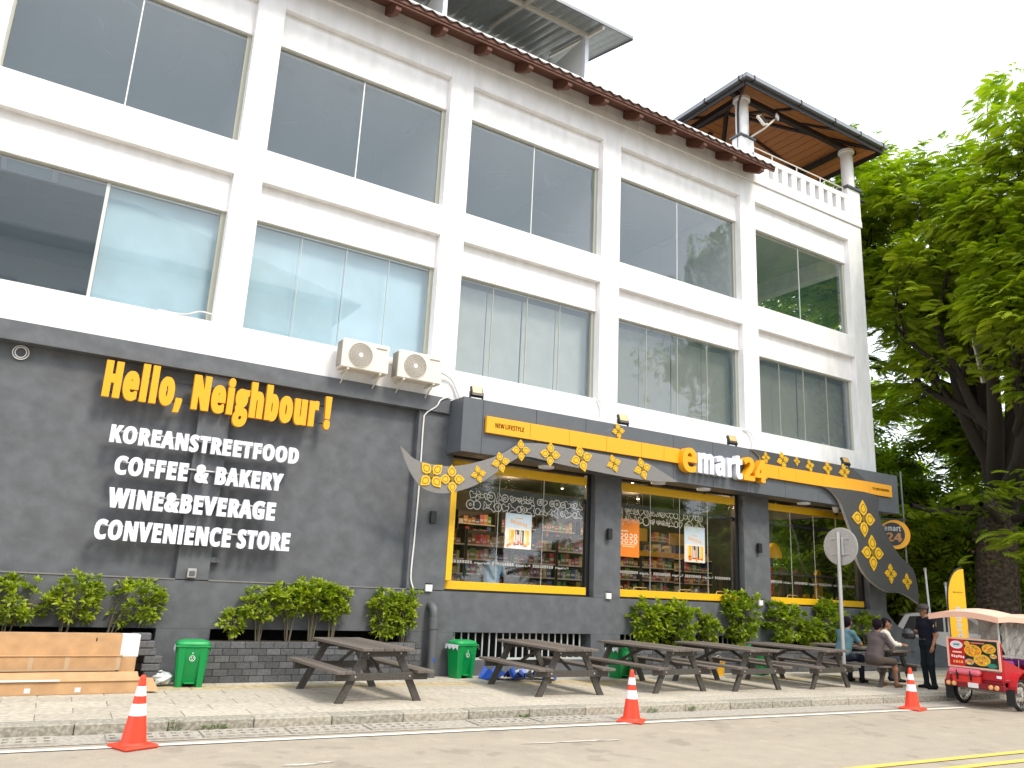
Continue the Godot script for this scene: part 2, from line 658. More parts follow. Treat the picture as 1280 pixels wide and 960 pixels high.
func glyph_into(mb: MB, g: Dictionary, xf: Transform3D, depth: float) -> void:
	var pieces: Array = g.outer.duplicate()
	for h in g.holes:
		var c := 0.0
		for q in h: c += q.x
		c /= h.size()
		var next := []
		for piece in pieces:
			for half in [PackedVector2Array([Vector2(-9, -9), Vector2(c, -9), Vector2(c, 9), Vector2(-9, 9)]), PackedVector2Array([Vector2(c, -9), Vector2(9, -9), Vector2(9, 9), Vector2(c, 9)])]:
				for a in Geometry2D.intersect_polygons(piece, half):
					for b in Geometry2D.clip_polygons(a, h):
						next.append(b)
		pieces = next
	for piece in pieces:
		mb.prism(piece, -depth, 0.0, xf, false, true)
	if depth > 0.0:
		for o in g.outer:
			mb.prism(o, -depth, 0.0, xf, true, false)
		for h in g.holes:
			var poly: PackedVector2Array = h.duplicate()
			if Geometry2D.is_polygon_clockwise(poly):
				poly.reverse()
			for i in poly.size():
				var a := poly[i]
				var b := poly[(i + 1) % poly.size()]
				mb.quad(xf * Vector3(b.x, b.y, -depth), xf * Vector3(a.x, a.y, -depth), xf * Vector3(a.x, a.y, 0), xf * Vector3(b.x, b.y, 0))


func letters(root: Node3D, text: String, x0: float, x1: float, y0: float, cap: float, z: float, depth: float, m: Material, squeeze := 1.0, grow := 0.0, joined := false, space := 0.25) -> void:
	# one mesh for each letter, spread over x0..x1 on the base line y0, capitals as high as cap, front face at z
	var total := 0.0
	for ch in text:
		total += space if ch == " " else glyph(ch, squeeze, grow).width
	var k := (x1 - x0) / (total * cap)
	var x := x0
	var all := MB.new()
	for ch in text:
		var w: float = (space if ch == " " else float(glyph(ch, squeeze, grow).width)) * cap * k
		if ch != " ":
			var mb := all if joined else MB.new()
			var sc := Basis().scaled(Vector3(cap * k, cap, 1.0))
			if joined:
				glyph_into(mb, glyph(ch, squeeze, grow), Transform3D(sc, Vector3(x + grow * 0.6 * cap * k, y0, z)), depth)
			else:
				glyph_into(mb, glyph(ch, squeeze, grow), Transform3D(sc, Vector3.ZERO), depth)
				part("letter", mb, m, root, Vector3(x + grow * 0.6 * cap * k, y0, z))
		x += w
	if joined:
		part("lettering", all, m, root)


# ---------------------------------------------------------------- street
func strip(x0: float, x1: float, d0: float, d1: float, y: float, step := 2.0, wob := 0.0) -> MB:
	# a flat band d0..d1 in front of the kerb line
	var mb := MB.new()
	var x := x0
	var rr := RandomNumberGenerator.new()
	rr.seed = int(x0 * 7 + d0 * 100) + 3
	var w0 := 0.0
	while x < x1 - 0.001:
		var nx := minf(x + step, x1)
		var w1 := rr.randf_range(-wob, wob)
		mb.quad(Vector3(x, y, kz(x) + d1 + w0), Vector3(nx, y, kz(nx) + d1 + w1), Vector3(nx, y, kz(nx) + d0 - w1), Vector3(x, y, kz(x) + d0 - w0))
		w0 = w1
		x = nx
	return mb


func build_ground() -> void:
	var g := MB.new()
	g.quad(Vector3(-500, -0.03, 500), Vector3(500, -0.03, 500), Vector3(500, -0.03, -500), Vector3(-500, -0.03, -500))
	structure("ground", g, M.earth)
	structure("road", strip(-60, 120, 0.0, 26.0, 0.0, 20.0), M.road)
	var gut := structure("gutter", strip(-8, 30, 0.02, 0.56, 0.006), M.gutter_slab)
	# drain covers with real slots, flush with the gutter
	for cx in [-0.55, 0.35, 1.75, 2.75, 3.75, 4.75, 6.25, 7.25]:
		var mb := MB.new()
		var w := 0.9
		var d := 0.40
		var cols := 7
		var cw: float = w / cols
		for r in 3:
			mb.ab(Vector3(-w / 2, 0.0, -d / 2 + r * 0.16), Vector3(w / 2, 0.03, -d / 2 + r * 0.16 + 0.08))
		for r in 2:
			for i in cols + 1:
				var hw := cw * 0.27
				mb.ab(Vector3(maxf(-w / 2 + i * cw - hw, -w / 2), 0.0, -d / 2 + 0.08 + r * 0.16), Vector3(minf(-w / 2 + i * cw + hw, w / 2), 0.03, -d / 2 + 0.16 + r * 0.16))
		var o := part("drain_cover", mb, M.gutter_slab, gut, Vector3(cx, -0.006, kz(cx) + 0.29), Basis(Vector3.UP, -KA))
		var pit := MB.new()
		pit.quad(Vector3(-w / 2, 0.013, d / 2), Vector3(w / 2, 0.013, d / 2), Vector3(w / 2, 0.013, -d / 2), Vector3(-w / 2, 0.013, -d / 2))
		part("pit", pit, M.black_void, o)
	var ln := structure("road_marking", strip(-20, 16.0, 0.72, 0.83, 0.010, 0.25, 0.006), M.line_white)
	ln.set_meta("label", "white edge line painted along the road")
	for k in 2:
		var mb := MB.new()
		var z0 := 7.52 + 0.37 * k
		mb.quad(Vector3(-20, 0.010, z0 - 0.8 + 0.12), Vector3(60, 0.010, z0 + 2.4 + 0.12), Vector3(60, 0.010, z0 + 2.4), Vector3(-20, 0.010, z0 - 0.8))
		structure("road_marking", mb, M.line_yellow)
	for s in [[6.0, 5.55, 0.35, 0.035], [6.55, 5.60, 0.4, 0.05], [6.9, 5.66, 0.2, 0.03], [2.9, 5.75, 0.22, 0.045], [3.15, 5.72, 0.1, 0.03]]:      # smears of old white paint
		var mb := MB.new()
		var poly := PackedVector2Array()
		for i in 22:
			var a := TAU * i / 22.0
			poly.append(Vector2(cos(a) * s[2] * rng.randf_range(0.6, 1.0), sin(a) * s[3] * rng.randf_range(0.5, 1.2)))
		mb.prism(poly, 0.0, 0.004, Transform3D(Basis(Vector3.UP, -0.1) * Basis(Vector3.RIGHT, -PI / 2), Vector3(s[0], 0.003, s[1])), false)
		structure("road_marking", mb, M.worn_paint)
	# pavement: bed, pavers one by one, kerb stones
	var bed := MB.new()
	for xs in [[-20.0, 60.0]]:
		var a: float = xs[0]
		var b: float = xs[1]
		bed.quad(Vector3(a, 0.109, kz(a) - 0.02), Vector3(b, 0.109, kz(b) - 0.02), Vector3(b, 0.109, -14), Vector3(a, 0.109, -14))
	var pave := structure("pavement", bed, M.pave_bed)
	var pw := 0.8
	var pd := 0.46
	var mesh := bb(Vector3(pw - 0.007, 0.05, pd - 0.007), 0.004)
	for row in 8:
		for i in 36:
			var ux := -3.0 + (i + 0.5 * (row % 2)) * pw
			var d := 0.31 + (row + 0.5) * pd
			var pos := Vector3(ux + KA * d, PAVE - 0.025 + rng.randf_range(-0.0015, 0.0015), kz(ux) - d)
			if pos.z < -0.05 or pos.x > 24.5:
				continue
			var m: Material = M["paver_%d" % rng.randi_range(0, 3)]
			if row == 5 or row == 4 and rng.randf() < 0.12:
				m = M.paver_ochre if rng.randf() < 0.8 else m
			part("paver", mesh, m, pave, pos, Basis(Vector3.UP, -KA))
	var kerb := Node3D.new()
	kerb.name = "kerb"
	add_child(kerb)
	kerb.set_meta("kind", "structure")
	var ln_k := 0.98
	for i in 34:
		var x := -3.4 + i * ln_k
		var len := ln_k - 0.008
		part("kerb_stone", bb(Vector3(len, 0.2, 0.3), 0.012), M.kerb_stone if rng.randf() < 0.55 else M.kerb_stone_b, kerb, Vector3(x, PAVE - 0.1 + rng.randf_range(-0.003, 0.003), kz(x) - 0.15 + rng.randf_range(-0.004, 0.004)), Basis(Vector3.UP, -KA))
	# weeds at the foot of the kerb
	for w in [[2.05, 0.20, 0.0], [2.4, 0.08, 0.0], [2.55, 0.08, 0.0], [9.1, 0.08, 0.0], [9.9, 0.10, 0.0], [6.75, 0.06, 0.0]]:
		var x: float = w[0]
		var t := thing("weed", "tall green weed growing from the gutter at the kerb" if w[1] > 0.15 else "low weed tuft in the joint at the foot of the kerb", "weed", Vector3(x, 0.006, kz(x) + 0.05), 0.0, "weeds along the kerb")
		var mb := MB.new()
		mb.use_col = true
		for i in 40:
			var a := rng.randf() * TAU
			var up := rng.randf_range(0.1, 1.0) * float(w[1])
			var out := Vector3(cos(a), 0.3, sin(a) * 0.5)
			var b := Vector3(cos(a) * 0.05 * rng.randf(), up * 0.6, sin(a) * 0.03)
			var s := 0.035
			mb.col = Color(0.06, 0.12, 0.02).lerp(Color(0.14, 0.2, 0.04), rng.randf())
			mb.tri(b, b + out * s + Vector3(0, 0, 0.01), b + out * s * 1.6 + Vector3(0.012, 0.01, 0))
		part("leaves", mb, M.shrub_leaf, t)
		var stem := MB.new()
		stem.tube([Vector3.ZERO, Vector3(0.01, float(w[1]) * 0.6, 0)], [0.006, 0.003], 5)
		part("stem", stem, M.shrub_stem, t)


# ---------------------------------------------------------------- the white building
const PIL := [[-2.0, -1.40], [2.44, 2.96], [6.716, 7.28], [11.01, 11.58], [15.87, 16.48], [20.69, 21.37]]


func build_office() -> void:
	var o := thing("office_building", "white three storey office block with wide glass windows above a dark grey ground floor", "building")
	var W: Material = M.white_paint
	# pilasters, then beams and panels butted between them
	var xs := [-8.0] + []
	for i in PIL.size():
		slab("pilaster", W, o, Vector3(PIL[i][0], 5.47, -0.4), Vector3(PIL[i][1], 13.38, 0.0), 0.008)
	slab("wall", W, o, Vector3(-9.0, 5.47, -0.4), Vector3(-2.0, 13.38, -0.02))
	for i in 5:
		var a: float = PIL[i][1]
		var b: float = PIL[i + 1][0]
		slab("beam", W, o, Vector3(a, 8.98, -0.4), Vector3(b, 9.65, -0.002), 0.008)
		slab("beam", W, o, Vector3(a, 5.47, -0.4), Vector3(b, 6.10, -0.002), 0.008)
		slab("beam", W, o, Vector3(a, 12.80, -0.4), Vector3(b, 13.38, -0.002), 0.008)
		slab("spandrel", W, o, Vector3(a, 8.27, -0.4), Vector3(b, 8.98, -0.15))
		slab("spandrel", W, o, Vector3(a, 12.05, -0.4), Vector3(b, 12.80, -0.15))
	slab("cornice", W, o, Vector3(-9.0, 13.382, -0.4), Vector3(21.40, 13.60, 0.045), 0.01)
	slab("upper_wall", W, o, Vector3(-9.0, 13.602, -0.4), Vector3(16.4, 14.25, 0.03))
	# body of the building: floors, back and end walls (the end wall has a window in the top storey)
	slab("floor_slab", M.room_wall, o, Vector3(-9.0, 9.0, -7.0), Vector3(21.0, 9.45, -0.402))
	slab("floor_slab", M.room_wall, o, Vector3(-9.0, 5.2, -7.0), Vector3(21.0, 5.8, -0.402))
	slab("ceiling", M.room_wall, o, Vector3(-9.0, 12.6, -7.0), Vector3(21.0, 12.85, -0.402))
	slab("ceiling", M.room_wall, o, Vector3(-9.0, 8.85, -7.0), Vector3(21.0, 8.998, -0.402))
	slab("roof_slab", M.room_wall, o, Vector3(-9.0, 13.1, -12.0), Vector3(21.37, 13.38, -0.402))
	slab("back_wall", M.room_wall, o, Vector3(-9.0, 0.0, -7.3), Vector3(21.0, 13.1, -7.002))
	slab("end_wall", W, o, Vector3(-9.3, 0.0, -12.0), Vector3(-9.002, 13.38, -0.02))
	slab("end_wall", W, o, Vector3(21.002, 5.81, -7.3), Vector3(21.37, 9.9, -0.402))
	slab("end_wall", W, o, Vector3(21.002, 9.902, -7.3), Vector3(21.37, 12.05, -4.2))
	slab("end_wall", W, o, Vector3(21.002, 12.052, -7.3), Vector3(21.37, 13.1, -0.402))
	slab("end_wall", M.grey_paint, o, Vector3(21.002, 0.0, -7.3), Vector3(21.37, 1.60, -0.402))
	slab("end_wall", M.grey_paint, o, Vector3(21.002, 1.601, -7.3), Vector3(21.37, 4.30, -3.9))
	slab("end_wall", M.grey_paint, o, Vector3(21.002, 4.301, -7.3), Vector3(21.37, 5.19, -0.402))
	slab("end_wall", W, o, Vector3(21.002, 5.2, -7.3), Vector3(21.37, 5.80, -0.402))
	slab("party_wall", M.light_room, o, Vector3(16.0, 9.46, -7.0), Vector3(16.3, 12.59, -0.402))
	for x in [2.6, 6.85, 11.2]:
		slab("party_wall", M.room_wall, o, Vector3(x, 9.46, -7.0), Vector3(x + 0.2, 12.59, -0.402))
		slab("party_wall", M.room_wall, o, Vector3(x, 5.81, -7.0), Vector3(x + 0.2, 8.84, -0.402))
	# windows
	for i in 5:
		var a: float = PIL[i][1]
		var b: float = PIL[i + 1][0]
		office_window(o, a, b, 9.65, 12.05, 2, M.green_glass if i == 4 else M.window_glass, i)
		office_window(o, a, b, 6.10, 8.27, 2 if i == 0 else 4, M.clear_glass if i < 2 else M.window_glass, i + 5)
	# left clear pane of the lower row: ceiling with a cassette unit and a tube lamp
	var cs := slab("ceiling_unit", M.letter_white, o, Vector3(-1.2, 8.70, -1.9), Vector3(-0.3, 8.849, -1.1), 0.02)
	slab("grille", M.blue_board, cs, Vector3(-1.1, 8.685, -1.8), Vector3(-0.4, 8.70, -1.2))
	for k in 8:
		slab("ceiling_batten", M.room_wall, o, Vector3(-9.0, 8.838, -0.6 - k * 0.6), Vector3(2.5, 8.849, -0.58 - k * 0.6))
	for k in 9:
		slab("ceiling_batten", M.room_wall, o, Vector3(-3.4 + k * 0.65, 8.836, -6.9), Vector3(-3.38 + k * 0.65, 8.8475, -0.5))
	# blue boards behind the lower panes
	slab("blue_board", M.blue_board, o, Vector3(0.52, 6.12, -0.44), Vector3(2.44, 8.25, -0.42))
	for k in 4:
		var x0 := 2.97 + k * 0.937
		slab("blue_board", M.blue_board, o, Vector3(x0, 6.12, -0.44 - 0.006 * (k % 2)), Vector3(x0 + 0.93, 8.25, -0.42 - 0.006 * (k % 2)))
	# blinds behind the next three windows
	for i in [2, 3, 4]:
		var a: float = PIL[i][1]
		var b: float = PIL[i + 1][0]
		for k in 4:
			var w := (b - a) / 4.0
			slab("blind_panel", M.grey_blind if i == 2 else M.olive_blind, o, Vector3(a + k * w + 0.015, 6.11, -0.52 - 0.015 * (k % 2)), Vector3(a + (k + 1) * w - 0.015, 8.18, -0.50 - 0.015 * (k % 2)))
	# dark grey ground floor, blind half: recessed panels, a pier, a band above and a base with vents
	var G: Material = M.grey_paint
	slab("grey_band", G, o, Vector3(-9.0, 5.15, -0.4), Vector3(7.19, 5.468, 0.07), 0.006)
	slab("recessed_wall", G, o, Vector3(-9.0, 1.69, -0.45), Vector3(2.44, 5.148, -0.16))
	slab("recessed_wall", G, o, Vector3(2.96, 1.69, -0.45), Vector3(6.55, 5.148, -0.16))
	slab("pier", G, o, Vector3(2.44, 1.69, -0.45), Vector3(2.96, 5.148, 0.0), 0.006)
	slab("pier", G, o, Vector3(6.55, 1.69, -0.45), Vector3(7.36, 5.148, 0.0), 0.006)
	slab("ledge", M.grey_ribbon, o, Vector3(-9.0, 1.68, -0.16), Vector3(2.438, 1.70, 0.012))
	slab("ledge", M.grey_ribbon, o, Vector3(2.962, 1.68, -0.16), Vector3(6.548, 1.70, 0.012))
	slab("bracket_stub", G, o, Vector3(2.962, 1.98, -0.16), Vector3(3.12, 2.07, -0.03), 0.005)
	# base wall with low openings
	var vents := [[-9.0, 2.27], [3.1, 6.62], [7.62, 10.95], [11.75, 15.6], [16.7, 20.6]]
	var px := -9.3
	for v in vents:
		if v[0] > px:
			slab("base_pier", G, o, Vector3(px, -0.02, -0.4), Vector3(v[0], 0.92, 0.0))
		slab("base_wall", G, o, Vector3(v[0], -0.02, -0.4), Vector3(v[1], 0.40, 0.0))
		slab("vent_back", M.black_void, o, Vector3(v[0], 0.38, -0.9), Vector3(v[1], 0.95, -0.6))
		px = v[1]
	slab("base_pier", G, o, Vector3(px, -0.02, -0.4), Vector3(21.45, 0.92, 0.0))
	slab("base_wall", G, o, Vector3(-9.3, 0.92, -0.4), Vector3(21.45, 1.678, 0.0), 0.004)
	for v in [vents[2], vents[3]]:
		var n := int((v[1] - v[0]) / 0.16)
		var bar := bb(Vector3(0.028, 0.52, 0.028), 0.004)
		for k in n:
			part("vent_bar", bar, M.aluminium, o, Vector3(v[0] + 0.08 + k * 0.16, 0.66, -0.12))
		slab("vent_rail", M.aluminium, o, Vector3(v[0], 0.402, -0.15), Vector3(v[1], 0.44, -0.09))
	# shop half: pillars between the shop windows and the header behind the sign box
	for q in [[11.0, 11.74], [15.72, 16.66], [20.72, 21.45]]:
		slab("pillar", G, o, Vector3(q[0], 1.679, -0.45), Vector3(q[1], 4.60, 0.0), 0.006)
	slab("header", G, o, Vector3(7.361, 4.601, -0.45), Vector3(21.45, 5.14, 0.0))
	slab("header", W, o, Vector3(7.20, 5.141, -0.4), Vector3(21.40, 5.469, -0.004))
	slab("soffit", M.black_void, o, Vector3(7.361, 4.36, -0.45), Vector3(10.99, 4.60, -0.002))
	slab("soffit", M.black_void, o, Vector3(11.741, 4.36, -0.45), Vector3(15.719, 4.60, -0.002))
	slab("soffit", M.black_void, o, Vector3(16.661, 4.36, -0.45), Vector3(20.719, 4.60, -0.002))


func office_window(o: Node3D, a: float, b: float, y0: float, y1: float, n: int, gm: Material, idx: int) -> void:
	var w := Node3D.new()
	w.name = "window"
	o.add_child(w, true)
	var fr := MB.new()
	var z := -0.24
	var t := 0.03
	fr.ab(Vector3(a, y0, z - 0.03), Vector3(b, y0 + t, z + 0.03))
	fr.ab(Vector3(a, y1 - t, z - 0.03), Vector3(b, y1, z + 0.03))
	fr.ab(Vector3(a, y0 + t, z - 0.03), Vector3(a + t, y1 - t, z + 0.03))
	fr.ab(Vector3(b - 0.09, y0 + t, z - 0.05), Vector3(b, y1 - t, z + 0.03))
	part("frame", fr, M.frame_olive, w)
	var cut := []
	for k in n + 1:
		cut.append(a + t + (b - 0.09 - a - t) * k / n)
	if idx == 5:
		cut = [a + t, 0.50, b - 0.09]
	for k in n:
		slab("pane", M.tinted_glass if idx == 5 and k == 0 else gm, w, Vector3(cut[k] + 0.004, y0 + t, z - 0.004), Vector3(cut[k + 1] - 0.004, y1 - t, z + 0.004))
		if k > 0:
			var hw := 0.012 if idx < 5 else (0.003 if idx == 6 else 0.007)
			slab("mullion", M.aluminium if idx < 7 else M.frame_olive, w, Vector3(cut[k] - (0.05 if idx == 5 else hw), y0 + t, z - 0.02), Vector3(cut[k] + hw, y1 - t, z + 0.009))
		if idx < 4:
			# dried wipe marks and drips on the old panes
			var sm := MB.new()
			var wv := rng.randi_range(9, 14)
			for q in wv:
				var c := Vector2(rng.randf_range(cut[k] + 0.3, cut[k + 1] - 0.3), rng.randf_range(y0 + 0.4, y1 - 0.4))
				var rr := rng.randf_range(0.25, 1.1)
				var a0 := rng.randf() * TAU
				var sw := rng.randf_range(0.5, 1.6)
				var th := rng.randf_range(0.006, 0.026)
				var drip := rng.randf() < 0.35
				var prev := Vector2.ZERO
				for i in 13:
					var u := i / 12.0
					var p := c + Vector2(cos(a0 + sw * u), sin(a0 + sw * u) * 0.6) * rr
					if drip:
						p = c + Vector2(0.02 * sin(u * 5.0 + a0), 0.5 * rr - u * rr)
					p.x = clampf(p.x, cut[k] + 0.03, cut[k + 1] - 0.03)
					p.y = clampf(p.y, y0 + 0.06, y1 - 0.06)
					if i > 0 and p.distance_to(prev) > 0.004:
						var nn := (p - prev).orthogonal().normalized() * th * sin(PI * clampf(u, 0.08, 0.92)) * (0.3 if drip else 1.0)
						sm.quad(Vector3(prev.x - nn.x, prev.y - nn.y, z - 0.012 - q * 0.0005), Vector3(p.x - nn.x, p.y - nn.y, z - 0.012 - q * 0.0005), Vector3(p.x + nn.x, p.y + nn.y, z - 0.012 - q * 0.0005), Vector3(prev.x + nn.x, prev.y + nn.y, z - 0.012 - q * 0.0005))
					prev = p
			part("wipe_marks", sm, M.dried_dust, w).set_meta("kind", "stuff")


func build_roof_things() -> void:
	# tiled eave of the main roof with its rafter tails
	var ev := thing("tiled_eave", "brown timber eave with grey corrugated tile edge along the white wall top", "roof")
	var x0 := -9.0
	var x1 := 16.5
	var ez := 0.72
	var ey := 13.48
	var sl := 0.42
	var mb := MB.new()
	var n := int((x1 - x0) / 0.075)
	var pts := []
	for i in n + 1:
		var x := x0 + (x1 - x0) * i / n
		pts.append(Vector2(x, 0.035 * sin(x / 0.30 * TAU) ))
	for i in n:
		var p: Vector2 = pts[i]
		var q: Vector2 = pts[i + 1]
		for row in 3:
			var z0 := ez - row * 1.2 + 0.06
			var z1 := ez - (row + 1) * 1.2
			var y0 := ey + 0.10 + (ez - z0) * sl + 0.02 * row
			var y1 := ey + 0.10 + (ez - z1) * sl + 0.02 * row
			mb.quad(Vector3(p.x, y0 + p.y, z0), Vector3(q.x, y0 + q.y, z0), Vector3(q.x, y1 + q.y, z1), Vector3(p.x, y1 + p.y, z1))
			mb.quad(Vector3(p.x, y0 + p.y - 0.02, z0), Vector3(q.x, y0 + q.y - 0.02, z0), Vector3(q.x, y0 + q.y, z0), Vector3(p.x, y0 + p.y, z0))
			mb.quad(Vector3(q.x, y0 + q.y - 0.02, z0), Vector3(p.x, y0 + p.y - 0.02, z0), Vector3(p.x, y1 + p.y - 0.02, z1), Vector3(q.x, y1 + q.y - 0.02, z1))
	part("tile_sheet", mb, M.roof_tile, ev)
	var sof := MB.new()
	sof.quad(Vector3(x0, ey + 0.035, ez - 0.03), Vector3(x0, ey + 0.035 + 1.0 * sl, ez - 1.03), Vector3(x1, ey + 0.035 + 1.0 * sl, ez - 1.03), Vector3(x1, ey + 0.035, ez - 0.03))
	part("soffit_board", sof, M.eave_wood, ev)
	slab("fascia_board", M.eave_wood, ev, Vector3(x0, ey - 0.075, ez - 0.03), Vector3(x1, ey + 0.05, ez), 0.006)
	slab("fascia_board", M.eave_wood, ev, Vector3(x0, ey - 0.02, ez + 0.001), Vector3(x1, ey + 0.10, ez + 0.026), 0.006)
	var k := 0
	var rx := 16.05
	while rx > -3.0:
		var poly := PackedVector2Array([Vector2(0.03, ey + 0.30), Vector2(0.03, ey + 0.10), Vector2(0.50, ey - 0.17), Vector2(ez - 0.035, ey - 0.17), Vector2(ez - 0.035, ey + 0.03)])
		var rf := MB.new()
		rf.prism(poly, -0.06, 0.06, Transform3D(Basis(Vector3(0, 0, 1), Vector3(0, 1, 0), Vector3(-1, 0, 0)), Vector3(rx, 0, 0)))
		part("rafter", rf, M.eave_wood, ev)
		rx -= 1.1
		k += 1
	# balustrade on the corner terrace
	var ba := thing("terrace_balustrade", "white balustrade with upright slots above the corner windows", "balustrade")
	var W: Material = M.white_paint
	slab("plinth", W, ba, Vector3(16.402, 13.602, -0.2), Vector3(21.40, 13.72, 0.02))
	slab("top_rail", W, ba, Vector3(16.402, 14.19, -0.2), Vector3(20.78, 14.36, 0.02), 0.01)
	slab("end_post", W, ba, Vector3(20.78, 13.722, -0.32), Vector3(21.40, 14.62, 0.025), 0.01)
	slab("post_cap", M.grey_panel, ba, Vector3(20.72, 14.622, -0.38), Vector3(21.46, 14.70, 0.09), 0.01)
	slab("end_post", M.white_paint, ba, Vector3(15.95, 14.251, -0.32), Vector3(16.5, 14.72, 0.02), 0.01)
	slab("post_cap", M.grey_panel, ba, Vector3(15.9, 14.722, -0.38), Vector3(16.55, 14.79, 0.07), 0.01)
	var pitch := 0.415
	for i in 10:
		var xa := 16.402 if i == 0 else 17.10 + (i - 1) * pitch + 0.19
		var xb := 17.10 + i * pitch if i < 9 else 20.78
		if xb > xa:
			slab("upright", W, ba, Vector3(xa, 13.722, -0.19), Vector3(minf(xb, 20.779), 14.188, 0.01))
	for i in range(0, 1):
		slab("return_rail", W, ba, Vector3(21.1, 13.602, -6.0), Vector3(21.37, 14.36, -0.33))
	var rail := MB.new()
	for y in [14.44, 14.62]:
		rail.tube([Vector3(16.5, y, -0.1), Vector3(20.78, y, -0.1)], [0.02], 8)
	for i in 4:
		rail.tube([Vector3(17.4 + i * 1.1, 14.36, -0.1), Vector3(17.4 + i * 1.1, 14.62, -0.1)], [0.018], 8)
	part("pipe_rail", rail, M.ac_casing, ba)
	for k2 in 2:
		slab("stone_spur", M.grey_panel, ba, Vector3(21.47, 14.40 + 0.2 * k2, -0.12), Vector3(21.75, 14.44 + 0.2 * k2, 0.0), 0.01)
	# pavilion with an orange boarded hip roof
	var pv := thing("roof_pavilion", "open pavilion with orange boarded hip roof and round white columns on the terrace", "pavilion")
	var cx := 18.66
	var cz := -3.0
	var hx := 3.12
	var hz := 3.62
	var ye := 16.02
	var ya := 18.1
	for c in [Vector3(16.22, 0, -0.16), Vector3(21.09, 0, -0.16), Vector3(16.22, 0, -5.8), Vector3(21.09, 0, -5.8)]:
		var cm := MB.new()
		cm.lathe([Vector2(0.0, 13.4), Vector2(0.19, 13.4), Vector2(0.19, 15.98), Vector2(0.25, 16.0), Vector2(0.25, 16.08), Vector2(0.0, 16.08)], 20, Transform3D(Basis(), Vector3(c.x, 0, c.z)))
		part("column", cm, W, pv)
	var beam := MB.new()
	for z in [-0.16, -5.8]:
		beam.box(Vector3(cx, 16.16, z), Vector3(2 * hx - 0.5, 0.16, 0.14))
	for x in [16.22, 21.09]:
		beam.box(Vector3(x, 16.162, -2.98), Vector3(0.14, 0.16, 5.5))
	part("ring_beam", beam, M.dark_beam, pv)
	var eave := [Vector3(cx - hx, ye, cz + hz), Vector3(cx + hx, ye, cz + hz), Vector3(cx + hx, ye, cz - hz), Vector3(cx - hx, ye, cz - hz)]
	var apex := Vector3(cx, ya, cz)
	for s in 4:
		var A: Vector3 = eave[s]
		var B: Vector3 = eave[(s + 1) % 4]
		var nrm := (B - A).cross(apex - A).normalized()
		var rows := 16
		for r in rows:
			var t0 := r / float(rows)
			var t1 := (r + 0.94) / float(rows)
			var pl := MB.new()
			var a0 := A.lerp(apex, t0) + nrm * 0.004 * (r % 2)
			var b0 := B.lerp(apex, t0) + nrm * 0.004 * (r % 2)
			var a1 := A.lerp(apex, t1) + nrm * 0.004 * (r % 2)
			var b1 := B.lerp(apex, t1) + nrm * 0.004 * (r % 2)
			var up := nrm * 0.025
			pl.quad(a0 + up, b0 + up, b1 + up, a1 + up)
			pl.quad(b0, a0, a1, b1)
			pl.quad(a0, b0, b0 + up, a0 + up)
			pl.quad(b1, a1, a1 + up, b1 + up)
			part("board", pl, M.plank_orange, pv)
		var rf := MB.new()
		var up2 := nrm * 0.05
		rf.quad(A + up2, B + up2, apex + up2, apex + up2)
		rf.tri(A + nrm * 0.10, B + nrm * 0.10, apex + nrm * 0.10)
		part("roof_covering", rf, M.gutter_metal, pv)
		# hip and jack rafters under the boards
		var hip := MB.new()
		hip.tube([A - Vector3(0, 0.05, 0), apex - Vector3(0, 0.05, 0)], [0.07], 4)
		part("hip_rafter", hip, M.dark_beam, pv)
		for q in [0.36, 0.68]:
			var m0 := A.lerp(B, q)
			var m1 := m0.lerp(apex, 0.92 - absf(q - 0.5) * 1.1)
			m1 = A.lerp(B, lerpf(q, 0.5, 0.85)).lerp(apex, 0.8)
			var jr := MB.new()
			jr.tube([m0 - Vector3(0, 0.03, 0), m1 - Vector3(0, 0.03, 0)], [0.055], 4)
			part("rafter", jr, M.dark_beam, pv)
		# dark fascia and half round gutter
		var fd := (B - A).normalized()
		var out := Vector3(fd.z, 0, -fd.x)
		out = out if out.dot(A + B - 2 * Vector3(cx, ye, cz)) > 0 else -out
		var fa := MB.new()
		fa.box((A + B) / 2 - Vector3(0, 0.05, 0) + out * 0.02, Vector3(absf(fd.x) * (2 * hx + 0.04) + absf(fd.z) * 0.04, 0.22, absf(fd.z) * (2 * hz - 0.05) + absf(fd.x) * 0.04))
		part("fascia", fa, M.dark_beam, pv)
		var gu := MB.new()
		gu.box((A + B) / 2 + Vector3(0, 0.06, 0) + out * 0.10, Vector3(absf(fd.x) * (2 * hx + 0.3) + absf(fd.z) * 0.13, 0.13, absf(fd.z) * (2 * hz + 0.03) + absf(fd.x) * 0.13))
		part("gutter", gu, M.gutter_metal, pv)
		for q in [0.03, 0.35, 0.6, 0.8, 0.985]:
			var cl := MB.new()
			cl.box(A.lerp(B, q) + Vector3(0, 0.06, 0) + out * 0.105, Vector3(0.045, 0.15, 0.145) if absf(fd.x) > 0.5 else Vector3(0.145, 0.15, 0.045))
			part("gutter_clip", cl, M.dark_beam, pv)
	var fin := MB.new()
	fin.lathe([Vector2(0.12, 0), Vector2(0.05, 0.15), Vector2(0.07, 0.22), Vector2(0.0, 0.4)], 10, Transform3D(Basis(), apex))
	part("finial", fin, M.gutter_metal, pv)
	var dp := MB.new()
	dp.tube([Vector3(15.65, 15.95, 0.45), Vector3(15.8, 15.7, 0.1), Vector3(15.98, 15.45, -0.1), Vector3(15.98, 14.3, -0.1)], [0.035], 8)
	part("downpipe", dp, M.dark_beam, pv)
	# flood lamp on a bent arm at the terrace corner
	var fl := thing("terrace_floodlight", "white framed floodlight on a slanting arm at the pavilion column", "floodlight", Vector3(16.35, 14.79, 0.05))
	var arm := MB.new()
